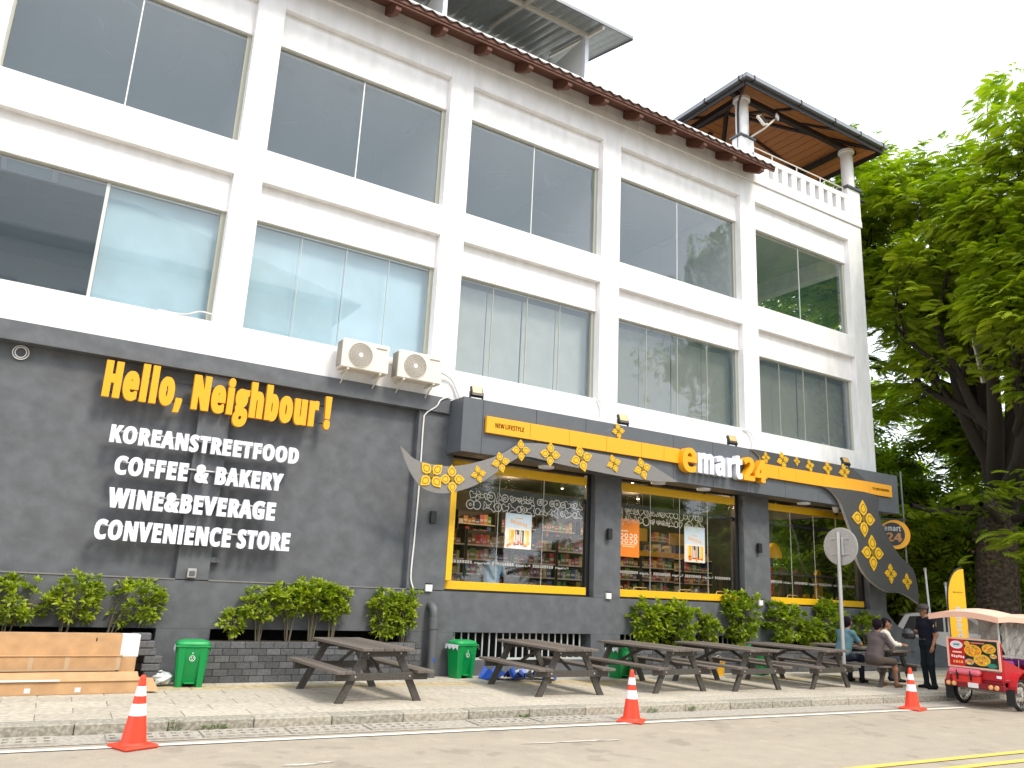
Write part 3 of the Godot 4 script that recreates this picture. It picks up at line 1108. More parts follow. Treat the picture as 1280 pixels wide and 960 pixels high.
	arm.tube([Vector3(0, 0, 0), Vector3(0.25, 0.22, 0.25), Vector3(0.62, 0.62, 0.35)], [0.03], 6)
	part("arm", arm, M.cream_steel, fl)
	var tb := Basis.from_euler(Vector3(-0.4, 0.2, 0.6))
	part("lamp_head", bb(Vector3(0.5, 0.36, 0.08), 0.02), M.cream_steel, fl, Vector3(0.12, 0.42, 0.32), tb)
	part("lens", bb(Vector3(0.42, 0.28, 0.02), 0.004), M.black_metal, fl, Vector3(0.12, 0.42, 0.32) + tb * Vector3(0, 0, 0.05), tb)
	part("lamp_head", bb(Vector3(0.16, 0.42, 0.06), 0.02), M.sign_back, fl, Vector3(0.72, 0.74, 0.36), Basis.from_euler(Vector3(-0.3, 0.3, -0.7)))
	# sheet metal shelter on the roof
	var sh := thing("roof_shelter", "grey sheet metal lean-to shelter with cream steel frame on the roof", "shelter")
	var sx0 := -6.0
	var sx1 := 12.50
	var fz := -0.70
	var fy := 16.86
	var bz := -4.2
	var rise := 0.262
	var sm := MB.new()
	var cnt := int((sx1 - sx0) / 0.1)
	for i in cnt:
		var xa := sx0 + i * 0.1
		var xb := xa + 0.1
		var ha := 0.03 if i % 3 == 0 else 0.0
		var hb := 0.03 if (i + 1) % 3 == 0 else 0.0
		var yb := fy + (fz - bz) * rise
		sm.quad(Vector3(xa, fy + ha, fz), Vector3(xb, fy + hb, fz), Vector3(xb, yb + hb, bz), Vector3(xa, yb + ha, bz))
		sm.quad(Vector3(xb, fy + hb - 0.012, fz), Vector3(xa, fy + ha - 0.012, fz), Vector3(xa, yb + ha - 0.012, bz), Vector3(xb, yb + hb - 0.012, bz))
	part("roof_sheet", sm, M.metal_sheet, sh)
	slab("edge_trim", M.gutter_metal, sh, Vector3(sx0, fy - 0.06, fz + 0.001), Vector3(sx1, fy + 0.035, fz + 0.03))
	var rb := Basis(Vector3.RIGHT, atan(rise))
	var et := MB.new()
	et.box(Vector3(sx1 + 0.012, fy + (fz - bz) * rise / 2 - 0.02, (fz + bz) / 2), Vector3(0.02, 0.1, (fz - bz) / cos(atan(rise))), rb)
	part("edge_trim", et, M.gutter_metal, sh)
	slab("purlin", M.cream_steel, sh, Vector3(sx0, 16.93, -1.55), Vector3(11.6, 17.03, -1.43))
	slab("purlin", M.cream_steel, sh, Vector3(sx0, 17.55, -3.95), Vector3(12.2, 17.65, -3.83))
	for x in [2.5, 4.9, 7.3, 9.35, 11.5]:
		var rf := MB.new()
		rf.box(Vector3(x, fy + 0.31 - 0.07, -2.05), Vector3(0.07, 0.08, 2.7), rb)
		part("rafter", rf, M.cream_steel, sh)
	for x in [2.4, 7.05, 11.46]:
		slab("post", M.letter_white, sh, Vector3(x - 0.06, 13.4, -1.55), Vector3(x + 0.06, 16.93, -1.43), 0.005)
	slab("side_panel", M.light_room, sh, Vector3(11.42, 13.4, -4.0), Vector3(11.46, 16.9, -1.56))
	slab("back_panel", M.metal_sheet, sh, Vector3(sx0, 13.4, -4.08), Vector3(11.4, 17.6, -4.02))
	slab("side_panel", M.light_room, sh, Vector3(7.0, 13.4, -4.0), Vector3(7.04, 16.5, -1.56))


# ---------------------------------------------------------------- the shop behind the glass
func ring_print(mb: MB, poly: PackedVector2Array, th: float, xf: Transform3D) -> void:
	# a flat outline drawn along a closed polygon
	var n := poly.size()
	var inner := PackedVector2Array()
	var c := Vector2.ZERO
	for p in poly: c += p / n
	for p in poly:
		inner.append(p + (c - p).normalized() * th)
	for i in n:
		var j := (i + 1) % n
		mb.quad(xf * Vector3(poly[i].x, poly[i].y, 0), xf * Vector3(poly[j].x, poly[j].y, 0), xf * Vector3(inner[j].x, inner[j].y, 0), xf * Vector3(inner[i].x, inner[i].y, 0))


func blob(kind: int, r: float) -> PackedVector2Array:
	var p := PackedVector2Array()
	for i in 18:
		var a := TAU * i / 18.0
		if kind == 0:
			p.append(Vector2(cos(a), sin(a)) * r)
		elif kind == 1:      # rounded triangle, point up
			var k := 1.0 / (1.0 + 0.42 * cos(3.0 * (a - PI / 2 + PI / 3)))
			p.append(Vector2(cos(a), sin(a)) * r * k * 0.85)
		else:                # heart
			p.append(Vector2(sin(a) * sin(a) * sin(a) * 1.05, (13 * cos(a) - 5 * cos(2 * a) - 2 * cos(3 * a) - cos(4 * a)) / 15.5) * r)
	return p


func shop_window(label: String, a: float, b: float, left_yellow: bool, n: int) -> Node3D:
	var w := thing("shop_window", label, "shop window", Vector3(0, 0, 0), 0.0, "shop windows under the sign box")
	var y0 := 1.69
	var y1 := 4.36
	var z := -0.22
	slab("sill_bar", M.frame_yellow, w, Vector3(a + 0.005, y0 + 0.03, z - 0.06), Vector3(b - 0.12, y0 + 0.19, z + 0.10), 0.006)
	slab("sill_base", M.black_metal, w, Vector3(a + 0.002, y0 - 0.009, z - 0.08), Vector3(b - 0.02, y0 + 0.028, z + 0.08))
	slab("top_bar", M.frame_yellow, w, Vector3(a + 0.005, 4.10, z - 0.05), Vector3(b - 0.12, 4.28, z + 0.05), 0.006)
	if left_yellow:
		slab("side_bar", M.frame_yellow, w, Vector3(a + 0.004, y0 + 0.192, z - 0.05), Vector3(a + 0.135, 4.098, 0.012), 0.006)
	slab("side_bar", M.black_metal, w, Vector3(b - 0.118, y0 + 0.03, z - 0.06), Vector3(b - 0.004, 4.35, z + 0.05), 0.006)
	slab("transom", M.black_metal, w, Vector3(a + 0.13, 3.72, z - 0.09), Vector3(b - 0.12, 3.80, z - 0.02))
	for k in n:
		var xa := a + 0.13 + (b - 0.25 - a) * k / n
		var xb := a + 0.13 + (b - 0.25 - a) * (k + 1) / n
		slab("pane", M.shop_glass, w, Vector3(xa + 0.003, y0 + 0.192, z - 0.005), Vector3(xb - 0.003, 4.098, z + 0.005))
		if k > 0:
			slab("joint", M.aluminium, w, Vector3(xa - 0.003, y0 + 0.192, z - 0.008), Vector3(xa + 0.003, 4.098, z + 0.009))
	# printed strip with the shop's name at hip height
	var st := MB.new()
	var x := a + 0.18
	while x < b - 0.5:
		for k in 9:
			st.quad(Vector3(x + k * 0.06, 2.235, z - 0.012), Vector3(x + k * 0.06 + 0.045, 2.235, z - 0.012), Vector3(x + k * 0.06 + 0.045, 2.30, z - 0.012), Vector3(x + k * 0.06, 2.30, z - 0.012))
		x += 1.0
	part("printed_strip", st, M.sign_back, w)
	x = a + 0.18 + 0.58
	while x < b - 0.5:
		letters(w, "emart24", x, x + 0.36, 2.235, 0.075, z - 0.012, 0.0, M.print_white, 1.0, 0.02, true)
		x += 1.0
	return w


func build_shop() -> void:
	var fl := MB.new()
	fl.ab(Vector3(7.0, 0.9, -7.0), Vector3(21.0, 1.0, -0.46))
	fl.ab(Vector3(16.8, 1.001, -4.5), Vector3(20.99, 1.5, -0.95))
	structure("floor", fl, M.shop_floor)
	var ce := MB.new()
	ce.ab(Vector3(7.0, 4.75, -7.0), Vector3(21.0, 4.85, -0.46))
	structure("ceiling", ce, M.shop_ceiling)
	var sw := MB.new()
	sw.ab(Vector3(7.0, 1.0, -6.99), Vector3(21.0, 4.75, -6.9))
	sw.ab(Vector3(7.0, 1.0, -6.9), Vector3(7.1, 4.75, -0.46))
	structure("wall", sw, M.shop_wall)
	var w1 := shop_window("shop window in yellow frame with black printed band and blue shirted customer", 7.36, 11.0, true, 3)
	var w2 := shop_window("shop window in yellow frame between two grey pillars with an orange poster", 11.74, 15.72, false, 4)
	var w3 := shop_window("shop window in yellow frame by the building corner without any poster", 16.66, 20.72, false, 4)
	# black printed band with pale fruit outlines
	slab("black_band", M.black_metal, w1, Vector3(7.92, 3.33, -0.252), Vector3(10.86, 3.715, -0.245))
	for ww in [[w1, 7.98, 10.8, 3.52], [w2, 11.9, 14.5, 3.56]]:
		var pr := MB.new()
		var x: float = ww[1]
		while x < ww[2]:
			var r := rng.randf_range(0.07, 0.115)
			for row in 2:
				var kind := rng.randi_range(0, 2)
				var p := blob(kind, r * rng.randf_range(0.8, 1.1))
				var xf := Transform3D(Basis(Vector3.BACK, rng.randf_range(-0.5, 0.5)), Vector3(x + rng.randf_range(-0.03, 0.03), float(ww[3]) + (row - 0.5) * 0.2, -0.2425))
				ring_print(pr, p, 0.018, xf)
				if rng.randf() < 0.6:
					ring_print(pr, blob(0, r * 0.35), 0.014, xf)
			x += r * 1.75
		part("printed_outlines", pr, M.ac_casing, ww[0])
	# posters hung inside the glass
	poster("hanging_poster", "pale blue drinks poster in the window beside the blue shirted customer", 8.83, 9.49, 2.60, 3.45, drinks_poster(1))
	poster("hanging_poster", "orange poster with white numerals hung in the middle shop window", 11.85, 12.50, 2.61, 3.47, orange_poster())
	poster("hanging_poster", "pale blue drinks poster hung in the middle shop window", 13.93, 14.61, 2.60, 3.45, drinks_poster(2))
	# shelves with goods
	var proto_cols := [[0.55, 0.25, 0.06], [0.5, 0.06, 0.04], [0.10, 0.25, 0.07], [0.55, 0.42, 0.10], [0.45, 0.42, 0.38], [0.08, 0.12, 0.3], [0.30, 0.16, 0.07], [0.5, 0.12, 0.2]]
	var spots := []
	for i in 8:
		spots.append([8.6 + i * 1.45, -6.4, 0.0])
	for i in 4:
		spots.append([8.5 + i * 1.3, -2.7, 0.0])
	for i in 5:
		spots.append([13.6 + i * 1.3, -4.9 if i > 2 else -3.9, 0.0])
	for i in spots.size():
		var s: Array = spots[i]
		var u := thing("shop_shelf", "tall shelf of goods against the back wall inside the shop" if s[1] < -6 else ("shelf of coloured goods behind the first shop window" if s[1] > -3 else "shelf of coloured goods behind the middle shop window"), "shelf", Vector3(s[0], 1.0, s[1]), s[2], "display shelves inside the shop")
		var hgt := 2.9 if s[1] < -5 else (2.1 if s[1] > -3 else 2.3)
		var nsh := 8 if s[1] < -5 else 6
		slab("back_panel", M.shelf_dark, u, Vector3(-0.62, 0, -0.22), Vector3(0.62, hgt, -0.19))
		for sd in [-0.635, 0.605]:
			slab("upright", M.shelf_dark, u, Vector3(sd, 0, -0.22), Vector3(sd + 0.03, hgt, 0.2))
		var goods := MB.new()
		goods.use_col = true
		for k in nsh:
			var y := 0.08 + k * (hgt - 0.1) / nsh
			slab("shelf_board", M.cream_steel, u, Vector3(-0.604, y - 0.03, -0.188), Vector3(0.604, y, 0.2))
			var gx := -0.58
			while gx < 0.5:
				var gw := rng.randf_range(0.06, 0.16)
				var gh := rng.randf_range(0.12, (hgt - 0.1) / nsh - 0.06)
				var pc: Array = proto_cols[rng.randi_range(0, 7)]
				goods.col = Color(pc[0], pc[1], pc[2]) * rng.randf_range(0.6, 1.3)
				goods.ab(Vector3(gx, y + 0.001, -0.12), Vector3(gx + gw - 0.008, y + gh, 0.15))
				goods.col = Color(0.6, 0.58, 0.5)
				goods.ab(Vector3(gx + 0.01, y + gh * 0.3, 0.15), Vector3(gx + gw - 0.018, y + gh * 0.55, 0.153))
				gx += gw
		part("goods", goods, M.goods, u).set_meta("kind", "stuff")
	# hanging category boards
	for s in [[12.9, 13.9, 3.1, -1.6], [15.6, 16.9, 3.15, -2.6], [14.0, 17.5, 2.82, -3.2]]:
		var hb := thing("hanging_board", ["yellow hanging board behind the orange poster", "yellow hanging board beside the grey pillar inside", "long yellow fascia board above the inner shelves"][0 if s[0] < 13 else (1 if s[0] > 15 else 2)], "board", Vector3(0, 0, 0))
		slab("panel", M.shop_yellow, hb, Vector3(s[0], s[2], s[3]), Vector3(s[1], s[2] + (0.32 if s[0] != 14.0 else 0.14), s[3] + 0.04), 0.005)
		for k in 2:
			var rx: float = s[0] + 0.15 + k * (s[1] - s[0] - 0.3)
			var rod := MB.new()
			rod.tube([Vector3(rx, s[2] + 0.3, s[3] + 0.02), Vector3(rx, 4.75, s[3] + 0.02)], [0.008], 5)
			part("rod", rod, M.black_metal, hb)
	# brass tube chairs at the window counter
	var ch := thing("window_chair", "brass tube chair with open back loop behind the shop glass", "chair", Vector3(12.75, 1.0, -0.75), 0.0, "brass chairs at the window counter")
	var lp := MB.new()
	lp.tube([Vector3(-0.22, 0.44, 0.2), Vector3(-0.23, 0.86, 0.24), Vector3(-0.18, 0.94, 0.25), Vector3(0.18, 0.94, 0.25), Vector3(0.23, 0.86, 0.24), Vector3(0.22, 0.44, 0.2)], [0.016], 8)
	part("back_loop", lp, M.chair_brass, ch)
	part("seat", bb(Vector3(0.44, 0.05, 0.42), 0.015), M.chair_brown, ch, Vector3(0, 0.45, 0))
	for sx in [-0.2, 0.2]:
		for sz in [-0.18, 0.19]:
			var lg := MB.new()
			lg.tube([Vector3(sx * 1.1, 0, sz * 1.1), Vector3(sx, 0.43, sz)], [0.013], 6)
			part("leg", lg, M.chair_brass, ch)
	for p in [[11.98, -0.7], [14.15, -0.72], [15.35, -0.72], [16.95, -0.72], [18.05, -0.72], [19.2, -0.72], [20.0, -0.72]]:
		copy_of(ch, Vector3(p[0], 1.0, p[1]), rng.randf_range(-0.15, 0.15))
	# round brown chairs, a yellow and a red seat by the corner window
	for q in [[18.6, -1.5, "chair_brown", "round backed brown upholstered chair by the corner window, nearer the pillar"], [19.35, -1.6, "chair_brown", "round backed brown upholstered chair by the corner window, beside the yellow chair"], [20.1, -1.5, "frame_yellow", "yellow shell chair by the corner window"], [17.95, -1.45, "red_plastic", "red shell chair by the corner window beside the pillar"]]:
		var t := thing("shell_chair", q[3], "chair", Vector3(q[0], 1.5, q[1]), 0.4)
		var bk := MB.new()
		var poly := PackedVector2Array()
		for i in 17:
			var a := PI * i / 16.0
			poly.append(Vector2(cos(a) * 0.32, 0.85 + sin(a) * 0.35))
		poly.append(Vector2(-0.28, 0.45)); poly.append(Vector2(0.28, 0.45))
		bk.prism(poly, -0.05, 0.05, Transform3D(Basis(), Vector3(0, 0, 0.22)))
		part("backrest", bk, M[q[2]], t)
		part("seat", bb(Vector3(0.56, 0.1, 0.5), 0.03), M[q[2]], t, Vector3(0, 0.45, 0))
		for sx in [-0.22, 0.22]:
			for sz in [-0.2, 0.2]:
				var lg := MB.new()
				lg.tube([Vector3(sx, 0, sz), Vector3(sx * 0.9, 0.4, sz * 0.9)], [0.016], 6)
				part("leg", lg, M.black_metal, t)
	# counter along the corner window
	var ct := thing("window_counter", "dark wooden counter along the corner window", "counter", Vector3(19.0, 1.5, -1.05))
	part("top", bb(Vector3(3.6, 0.06, 0.5), 0.01), M.shelf_dark, ct, Vector3(0, 1.0, 0))
	for k in 4:
		part("leg", bb(Vector3(0.06, 0.97, 0.06), 0.005), M.black_metal, ct, Vector3(-1.6 + k * 1.07, 0.485, 0))
	# dome lamp
	var dl := thing("dome_lamp", "pale yellow dome lamp hanging over the corner window counter", "lamp", Vector3(18.55, 2.95, -1.5))
	var dm := MB.new()
	dm.lathe([Vector2(0.24, 0.0), Vector2(0.23, 0.14), Vector2(0.19, 0.30), Vector2(0.10, 0.40), Vector2(0.0, 0.43)], 20)
	part("shade", dm, M.frame_yellow, dl)
	var cd := MB.new()
	cd.tube([Vector3(0, 0.43, 0), Vector3(0, 1.8, 0)], [0.008], 5)
	part("cord", cd, M.black_metal, dl)
	# pendants and ceiling spots
	for p in [[8.9, 3.72, -1.5], [10.6, 3.75, -1.6]]:
		var pn := thing("pendant_lamp", "flat brass pendant lamp above the window band", "lamp", Vector3(p[0], p[1], p[2]), 0.0, "brass pendants inside the shop")
		var s := MB.new()
		s.lathe([Vector2(0.26, 0.0), Vector2(0.22, 0.06), Vector2(0.05, 0.12), Vector2(0.0, 0.13)], 18)
		part("shade", s, M.chair_brass, pn)
		var c := MB.new()
		c.tube([Vector3(0, 0.12, 0), Vector3(0, 1.0, 0)], [0.008], 5)
		part("cord", c, M.black_metal, pn)
	var sp := thing("ceiling_spotlight", "small lit round spotlight on the dark shop ceiling", "spotlight", Vector3(9.0, 4.6, -1.2), 0.0, "spotlights on the shop ceiling")
	var can := MB.new()
	can.lathe([Vector2(0.05, 0.0), Vector2(0.05, 0.15)], 10)
	part("can", can, M.black_metal, sp)
	var bulb := MB.new()
	bulb.lathe([Vector2(0.0, -0.03), Vector2(0.03, -0.02), Vector2(0.04, 0.0), Vector2(0.0, 0.005)], 10)
	part("bulb", bulb, M.spot_glow, sp)
	for p in [[10.4, -1.5], [11.6, -3.0], [12.4, -1.3], [12.9, -2.6], [13.6, -1.8], [14.6, -1.4], [15.2, -3.0], [15.9, -1.6], [17.0, -2.6], [18.1, -1.9], [19.6, -2.2], [9.6, -3.6], [13.2, -4.4], [16.2, -4.6]]:
		copy_of(sp, Vector3(p[0], 4.6, p[1]))
	for p in [[9.2, -2.2], [11.6, -4.6], [13.4, -2.2], [16.0, -4.6], [18.2, -2.6]]:
		var l := OmniLight3D.new()
		l.name = "shop_light"
		l.position = Vector3(p[0], 4.5, p[1])
		l.light_energy = 1.1
		l.light_color = Color(1.0, 0.86, 0.66)
		l.light_size = 0.2
		l.omni_range = 14.0
		l.omni_attenuation = 2.0
		l.shadow_enabled = true
		add_child(l, true)


func poster(called: String, label: String, x0: float, x1: float, y0: float, y1: float, tex: Texture2D) -> void:
	var t := thing(called, label, "poster", Vector3((x0 + x1) / 2, y0, -0.262))
	var w := x1 - x0
	var h := y1 - y0
	part("board", bb(Vector3(w, h, 0.012), 0.002), M.print_white, t, Vector3(0, h / 2, 0))
	var m := StandardMaterial3D.new()
	m.resource_name = "poster_print"
	m.albedo_texture = tex
	m.roughness = 0.5
	var q := MB.new()
	q.quad_uv(Vector3(-w / 2, 0, 0.0085), Vector3(w / 2, 0, 0.0085), Vector3(w / 2, h, 0.0085), Vector3(-w / 2, h, 0.0085))
	part("print", q, m, t)
	for sx in [-0.35, 0.35]:
		var s := MB.new()
		s.tube([Vector3(sx * w, h, 0), Vector3(sx * w * 0.6, h + 0.3, 0)], [0.003], 4)
		part("string", s, M.cable_white, t)


func paint_img(w: int, h: int, c: Color) -> Image:
	var im := Image.create(w, h, false, Image.FORMAT_RGB8)
	im.fill(c)
	return im


func ell(im: Image, cx: float, cy: float, rx: float, ry: float, c: Color) -> void:
	for y in range(maxi(0, int(cy - ry)), mini(im.get_height(), int(cy + ry) + 1)):
		var k := 1.0 - pow((y - cy) / ry, 2)
		if k > 0:
			var d := rx * sqrt(k)
			im.fill_rect(Rect2i(int(cx - d), y, maxi(1, int(2 * d)), 1), c)


func drinks_poster(sd: int) -> Texture2D:
	var im := paint_img(140, 180, Color(0.82, 0.88, 0.92))
	var r := RandomNumberGenerator.new()
	r.seed = sd
	im.fill_rect(Rect2i(0, 90, 140, 90), Color(0.93, 0.90, 0.85))
	for i in 7:                                     # orange display figures
		ell(im, 32 + i * 13, 60 + i * 2.5, 5, 9, Color(0.95, 0.62, 0.25))
		ell(im, 32 + i * 13, 60 + i * 2.5, 2, 5, Color(0.9, 0.92, 0.92))
	im.fill_rect(Rect2i(50, 44, 40, 4), Color(0.95, 0.7, 0.4))
	for g in [[22, 26, Color(0.95, 0.72, 0.12)], [54, 22, Color(0.30, 0.13, 0.08)], [82, 18, Color(0.12, 0.16, 0.10)], [106, 22, Color(0.93, 0.75, 0.2)]]:
		im.fill_rect(Rect2i(g[0], 98, g[1], 66), g[2])
		im.fill_rect(Rect2i(g[0] + 4, 102, 4, 52), Color(1, 0.92, 0.7))
	im.fill_rect(Rect2i(56, 118, 18, 40), Color(0.93, 0.75, 0.72))
	for i in 14:
		ell(im, r.randf_range(8, 132), r.randf_range(150, 172), r.randf_range(4, 8), r.randf_range(4, 7), [Color(0.92, 0.45, 0.12), Color(0.75, 0.2, 0.1), Color(0.9, 0.65, 0.2)][i % 3])
	return ImageTexture.create_from_image(im)


func orange_poster() -> Texture2D:
	var im := paint_img(140, 190, Color(0.96, 0.53, 0.10))
	im.fill_rect(Rect2i(16, 58, 50, 6), Color(1, 0.9, 0.75))
	for i in 4:                                     # 30 50 style outlined numerals
		var cx := 26 + i * 30
		for row in 2:
			var cy := 84 + row * 26 
			ell(im, cx, cy, 12, 12, Color(1, 0.95, 0.88))
			ell(im, cx, cy, 7, 7, Color(0.96, 0.53, 0.10))
			if i % 2 == 0:
				im.fill_rect(Rect2i(cx - 13, cy - 5, 8, 9), Color(0.96, 0.53, 0.10))
	im.fill_rect(Rect2i(18, 126, 104, 4), Color(1, 0.9, 0.75))
	im.fill_rect(Rect2i(30, 136, 80, 4), Color(1, 0.9, 0.75))
	ell(im, 70, 26, 3, 3, Color(0.5, 0.2, 0.02))
	return ImageTexture.create_from_image(im)


# ---------------------------------------------------------------- signs and fittings on the facade
func flower(root: Node3D, x: float, y: float, z: float, r: float, turn: float, dark := false) -> void:
	var f := Node3D.new()
	f.name = "flower_ornament"
	root.add_child(f, true)
	f.position = Vector3(x, y, z)
	f.rotation.z = turn
	var pet := MB.new()
	var line := MB.new()
	for k in 4:
		var b := Basis(Vector3.BACK, PI / 2 * k)
		var poly := PackedVector2Array([Vector2(0.0, 0.16), Vector2(0.24, 0.30), Vector2(0.34, 0.52), Vector2(0.27, 0.68), Vector2(0.0, 1.0), Vector2(-0.27, 0.68), Vector2(-0.34, 0.52), Vector2(-0.24, 0.30)])
		for i in poly.size(): poly[i] *= r
		pet.prism(poly, 0.0, 0.022, Transform3D(b, Vector3.ZERO))
		var c := Vector2(0, 0.53 * r)
		var ring := PackedVector2Array()
		for i in 14:
			var a := TAU * i / 14.0
			var k2 := 1.0 + (0.5 if i == 3 or i == 4 else 0.0) * 0.5
			ring.append(c + Vector2(cos(a) * 0.22, sin(a) * 0.22 * k2) * r)
		ring_print(line, ring, 0.05 * r, Transform3D(b, b * Vector3(0, 0, 0) + Vector3(0, 0, 0.0245)))
	part("petals", pet, M.ornament_yellow, f)
	var mid := PackedVector2Array()
	for i in 12:
		mid.append(Vector2(cos(TAU * i / 12), sin(TAU * i / 12)) * r * 0.17)
	line.prism(mid, 0.0, 0.026)
	part("inlay", line, M.ornament_dark, f)


func smooth(p: Array, n := 4) -> PackedVector2Array:
	var out := PackedVector2Array()
	for i in p.size() - 1:
		var a: Vector2 = p[maxi(i - 1, 0)]
		var b: Vector2 = p[i]
		var c: Vector2 = p[i + 1]
		var d: Vector2 = p[mini(i + 2, p.size() - 1)]
		for k in n:
			out.append(b.cubic_interpolate(c, a, d, k / float(n)))
	out.append(p[-1])
	return out


func ribbon(called: String, label: String, top: Array, bottom: Array, z0: float, z1: float, m: Material) -> Node3D:
	var t := thing(called, label, "sign decoration")
	var poly := smooth(top)
	var low := smooth(bottom)
	low.reverse()
	for p in low:
		if poly[-1].distance_to(p) > 0.01 and poly[0].distance_to(p) > 0.01:
			poly.append(p)
	var face := MB.new()
	face.prism(poly, z0, z1, Transform3D(), false, true)
	part("face", face, m, t)
	var edge := MB.new()
	edge.prism(poly, z0, z1, Transform3D(), true, false)
	part("edge", edge, M.ribbon_edge, t)
	return t


func vv(a: Array) -> Array:
	var o := []
	for i in range(0, a.size(), 2):
		o.append(Vector2(a[i], a[i + 1]))
	return o


func build_signs() -> void:
	# grey sign box over the shop front, clad in panels
	var sb := thing("sign_box", "dark grey panelled sign box running above the shop windows", "sign box")
	var js := [7.20, 7.66, 8.94, 10.23, 11.5, 12.77, 14.05, 15.33, 16.6, 17.88, 19.16, 20.42, 21.43]
	for i in js.size() - 1:
		slab("panel", M.grey_panel, sb, Vector3(js[i] + 0.004, 4.34, 0.004), Vector3(js[i + 1] - 0.004, 5.43, 0.60), 0.004)
	slab("core", M.black_void, sb, Vector3(7.25, 4.37, 0.02), Vector3(21.4, 5.41, 0.58))
	for x in [9.45, 12.6, 14.05, 17.7]:
		var d := MB.new()
		d.lathe([Vector2(0.0, -0.05), Vector2(0.16, -0.05), Vector2(0.17, 0.0)], 18)
		part("downlight", d, M.letter_white, sb, Vector3(x, 4.335, 0.28))
	# yellow band, two runs of boxes
	var yb := thing("yellow_sign_band", "yellow sign band of boxed segments fixed to the grey sign box", "sign")
	for run in [[7.71, 8.75, 9.74, 10.74, 11.74, 12.41, 12.90], [15.66, 16.28, 16.94, 17.99, 18.98, 19.98, 21.02]]:
		for i in run.size() - 1:
			slab("segment", M.sign_yellow, yb, Vector3(run[i] + 0.003, 4.765, 0.605), Vector3(run[i + 1] - 0.003, 5.10, 0.68), 0.004)
	letters(yb, "NEW LIFESTYLE", 7.90, 8.60, 4.89, 0.095, 0.683, 0.0, M.ornament_dark, 1.0, 0.0, true)
	letters(yb, "for your moments", 20.12, 20.88, 4.90, 0.085, 0.683, 0.0, M.ornament_dark, 1.0, 0.0, true)
	# the shop's name in thick letters
	var lg := thing("shop_name_letters", "thick raised shop name in yellow and white letters on the sign box", "sign")
	letters(lg, "e", 12.84, 13.36, 4.60, 0.68, 0.80, 0.18, M.sign_yellow, 0.9, 0.016)
	letters(lg, "mart", 13.34, 14.88, 4.62, 0.57, 0.78, 0.16, M.letter_white, 0.76, 0.028)
	letters(lg, "24", 14.86, 15.70, 4.61, 0.53, 0.80, 0.18, M.sign_yellow, 0.9, 0.03)
	# raised lettering on the blind wall, carried by thin rails
	wall_line("large raised yellow words greeting the neighbour on the grey wall", "Hello, Neighbour !", 0.88, 4.70, 4.50, 0.545, "letter_yellow", 0.57, 0.051, 0.09)
	wall_line("raised white words about Korean street food on the grey wall", "KOREANSTREETFOOD", 1.11, 4.20, 3.77, 0.262, "letter_white", 0.64, 0.040, 0.07)
	wall_line("raised white words about coffee and bakery on the grey wall", "COFFEE & BAKERY", 1.26, 3.95, 3.27, 0.275, "letter_white", 0.64, 0.040, 0.07)
	wall_line("raised white words about wine and beverage on the grey wall", "WINE&BEVERAGE", 1.26, 3.90, 2.75, 0.285, "letter_white", 0.64, 0.040, 0.07)
	wall_line("raised white words about the convenience store on the grey wall", "CONVENIENCE STORE", 1.13, 4.21, 2.25, 0.285, "letter_white", 0.64, 0.040, 0.07)
	# wavy ribbons with flowers
	var r1 := ribbon("wavy_ribbon", "light grey wavy ribbon panel with yellow flowers across the first shop window", vv([5.89, 4.25, 6.02, 4.15, 6.22, 4.03, 6.53, 3.99, 6.91, 3.99, 7.36, 4.09, 7.83, 4.26, 8.16, 4.42, 8.44, 4.61, 8.73, 4.68, 9.17, 4.71, 9.86, 4.69, 10.67, 4.68, 11.6, 4.66, 11.95, 4.63, 12.81, 4.32]),
		vv([5.89, 4.25, 6.01, 3.98, 6.18, 3.72, 6.41, 3.52, 6.76, 3.46, 7.14, 3.54, 7.59, 3.73, 8.05, 4.05, 8.32, 4.26, 8.6, 4.39, 9.04, 4.38, 9.49, 4.34, 10.27, 4.30, 11.09, 4.27, 11.95, 4.26, 12.81, 4.32]), 0.69, 0.72, M.grey_ribbon)
	for q in [[6.55, 3.78, 0.30, PI / 4], [6.99, 3.75, 0.27, 0.1], [7.56, 3.91, 0.17, 0.3], [8.05, 4.20, 0.21, 0.3], [8.51, 4.50, 0.22, 0.1], [9.23, 4.51, 0.25, 0.0], [10.03, 4.52, 0.29, 0.35], [10.91, 4.52, 0.20, 0.4], [11.72, 4.50, 0.25, 0.35]]:
		flower(r1, q[0], q[1], 0.721, q[2], q[3])
	var r2 := ribbon("wavy_ribbon", "small grey ribbon crest with one yellow flower above the yellow band", vv([10.4, 5.11, 10.75, 5.22, 11.05, 5.36, 11.5, 5.38, 12.1, 5.30, 12.6, 5.11]), vv([10.4, 5.11, 11.5, 5.105, 12.6, 5.11]), 0.61, 0.635, M.grey_panel)
	flower(r2, 11.09, 5.27, 0.636, 0.18, 0.2)
	var r3 := ribbon("wavy_ribbon", "dark ribbon with a row of yellow flowers above the band beside the shop name", vv([15.36, 5.425, 15.9, 5.425, 17.5, 5.425, 19.1, 5.42, 19.45, 5.33, 19.9, 5.11]), vv([15.36, 5.425, 15.62, 5.28, 15.86, 5.11, 17.5, 5.108, 19.9, 5.11]), 0.61, 0.66, M.dark_ribbon)
	for q in [[15.83, 5.26, 0.15, 0.1], [16.46, 5.27, 0.23, 0.3], [17.0, 5.31, 0.12, 0.0], [17.51, 5.25, 0.17, 0.3], [18.23, 5.27, 0.19, 0.1], [18.93, 5.25, 0.23, 0.2]]:
		flower(r3, q[0], q[1], 0.661, q[2], q[3])
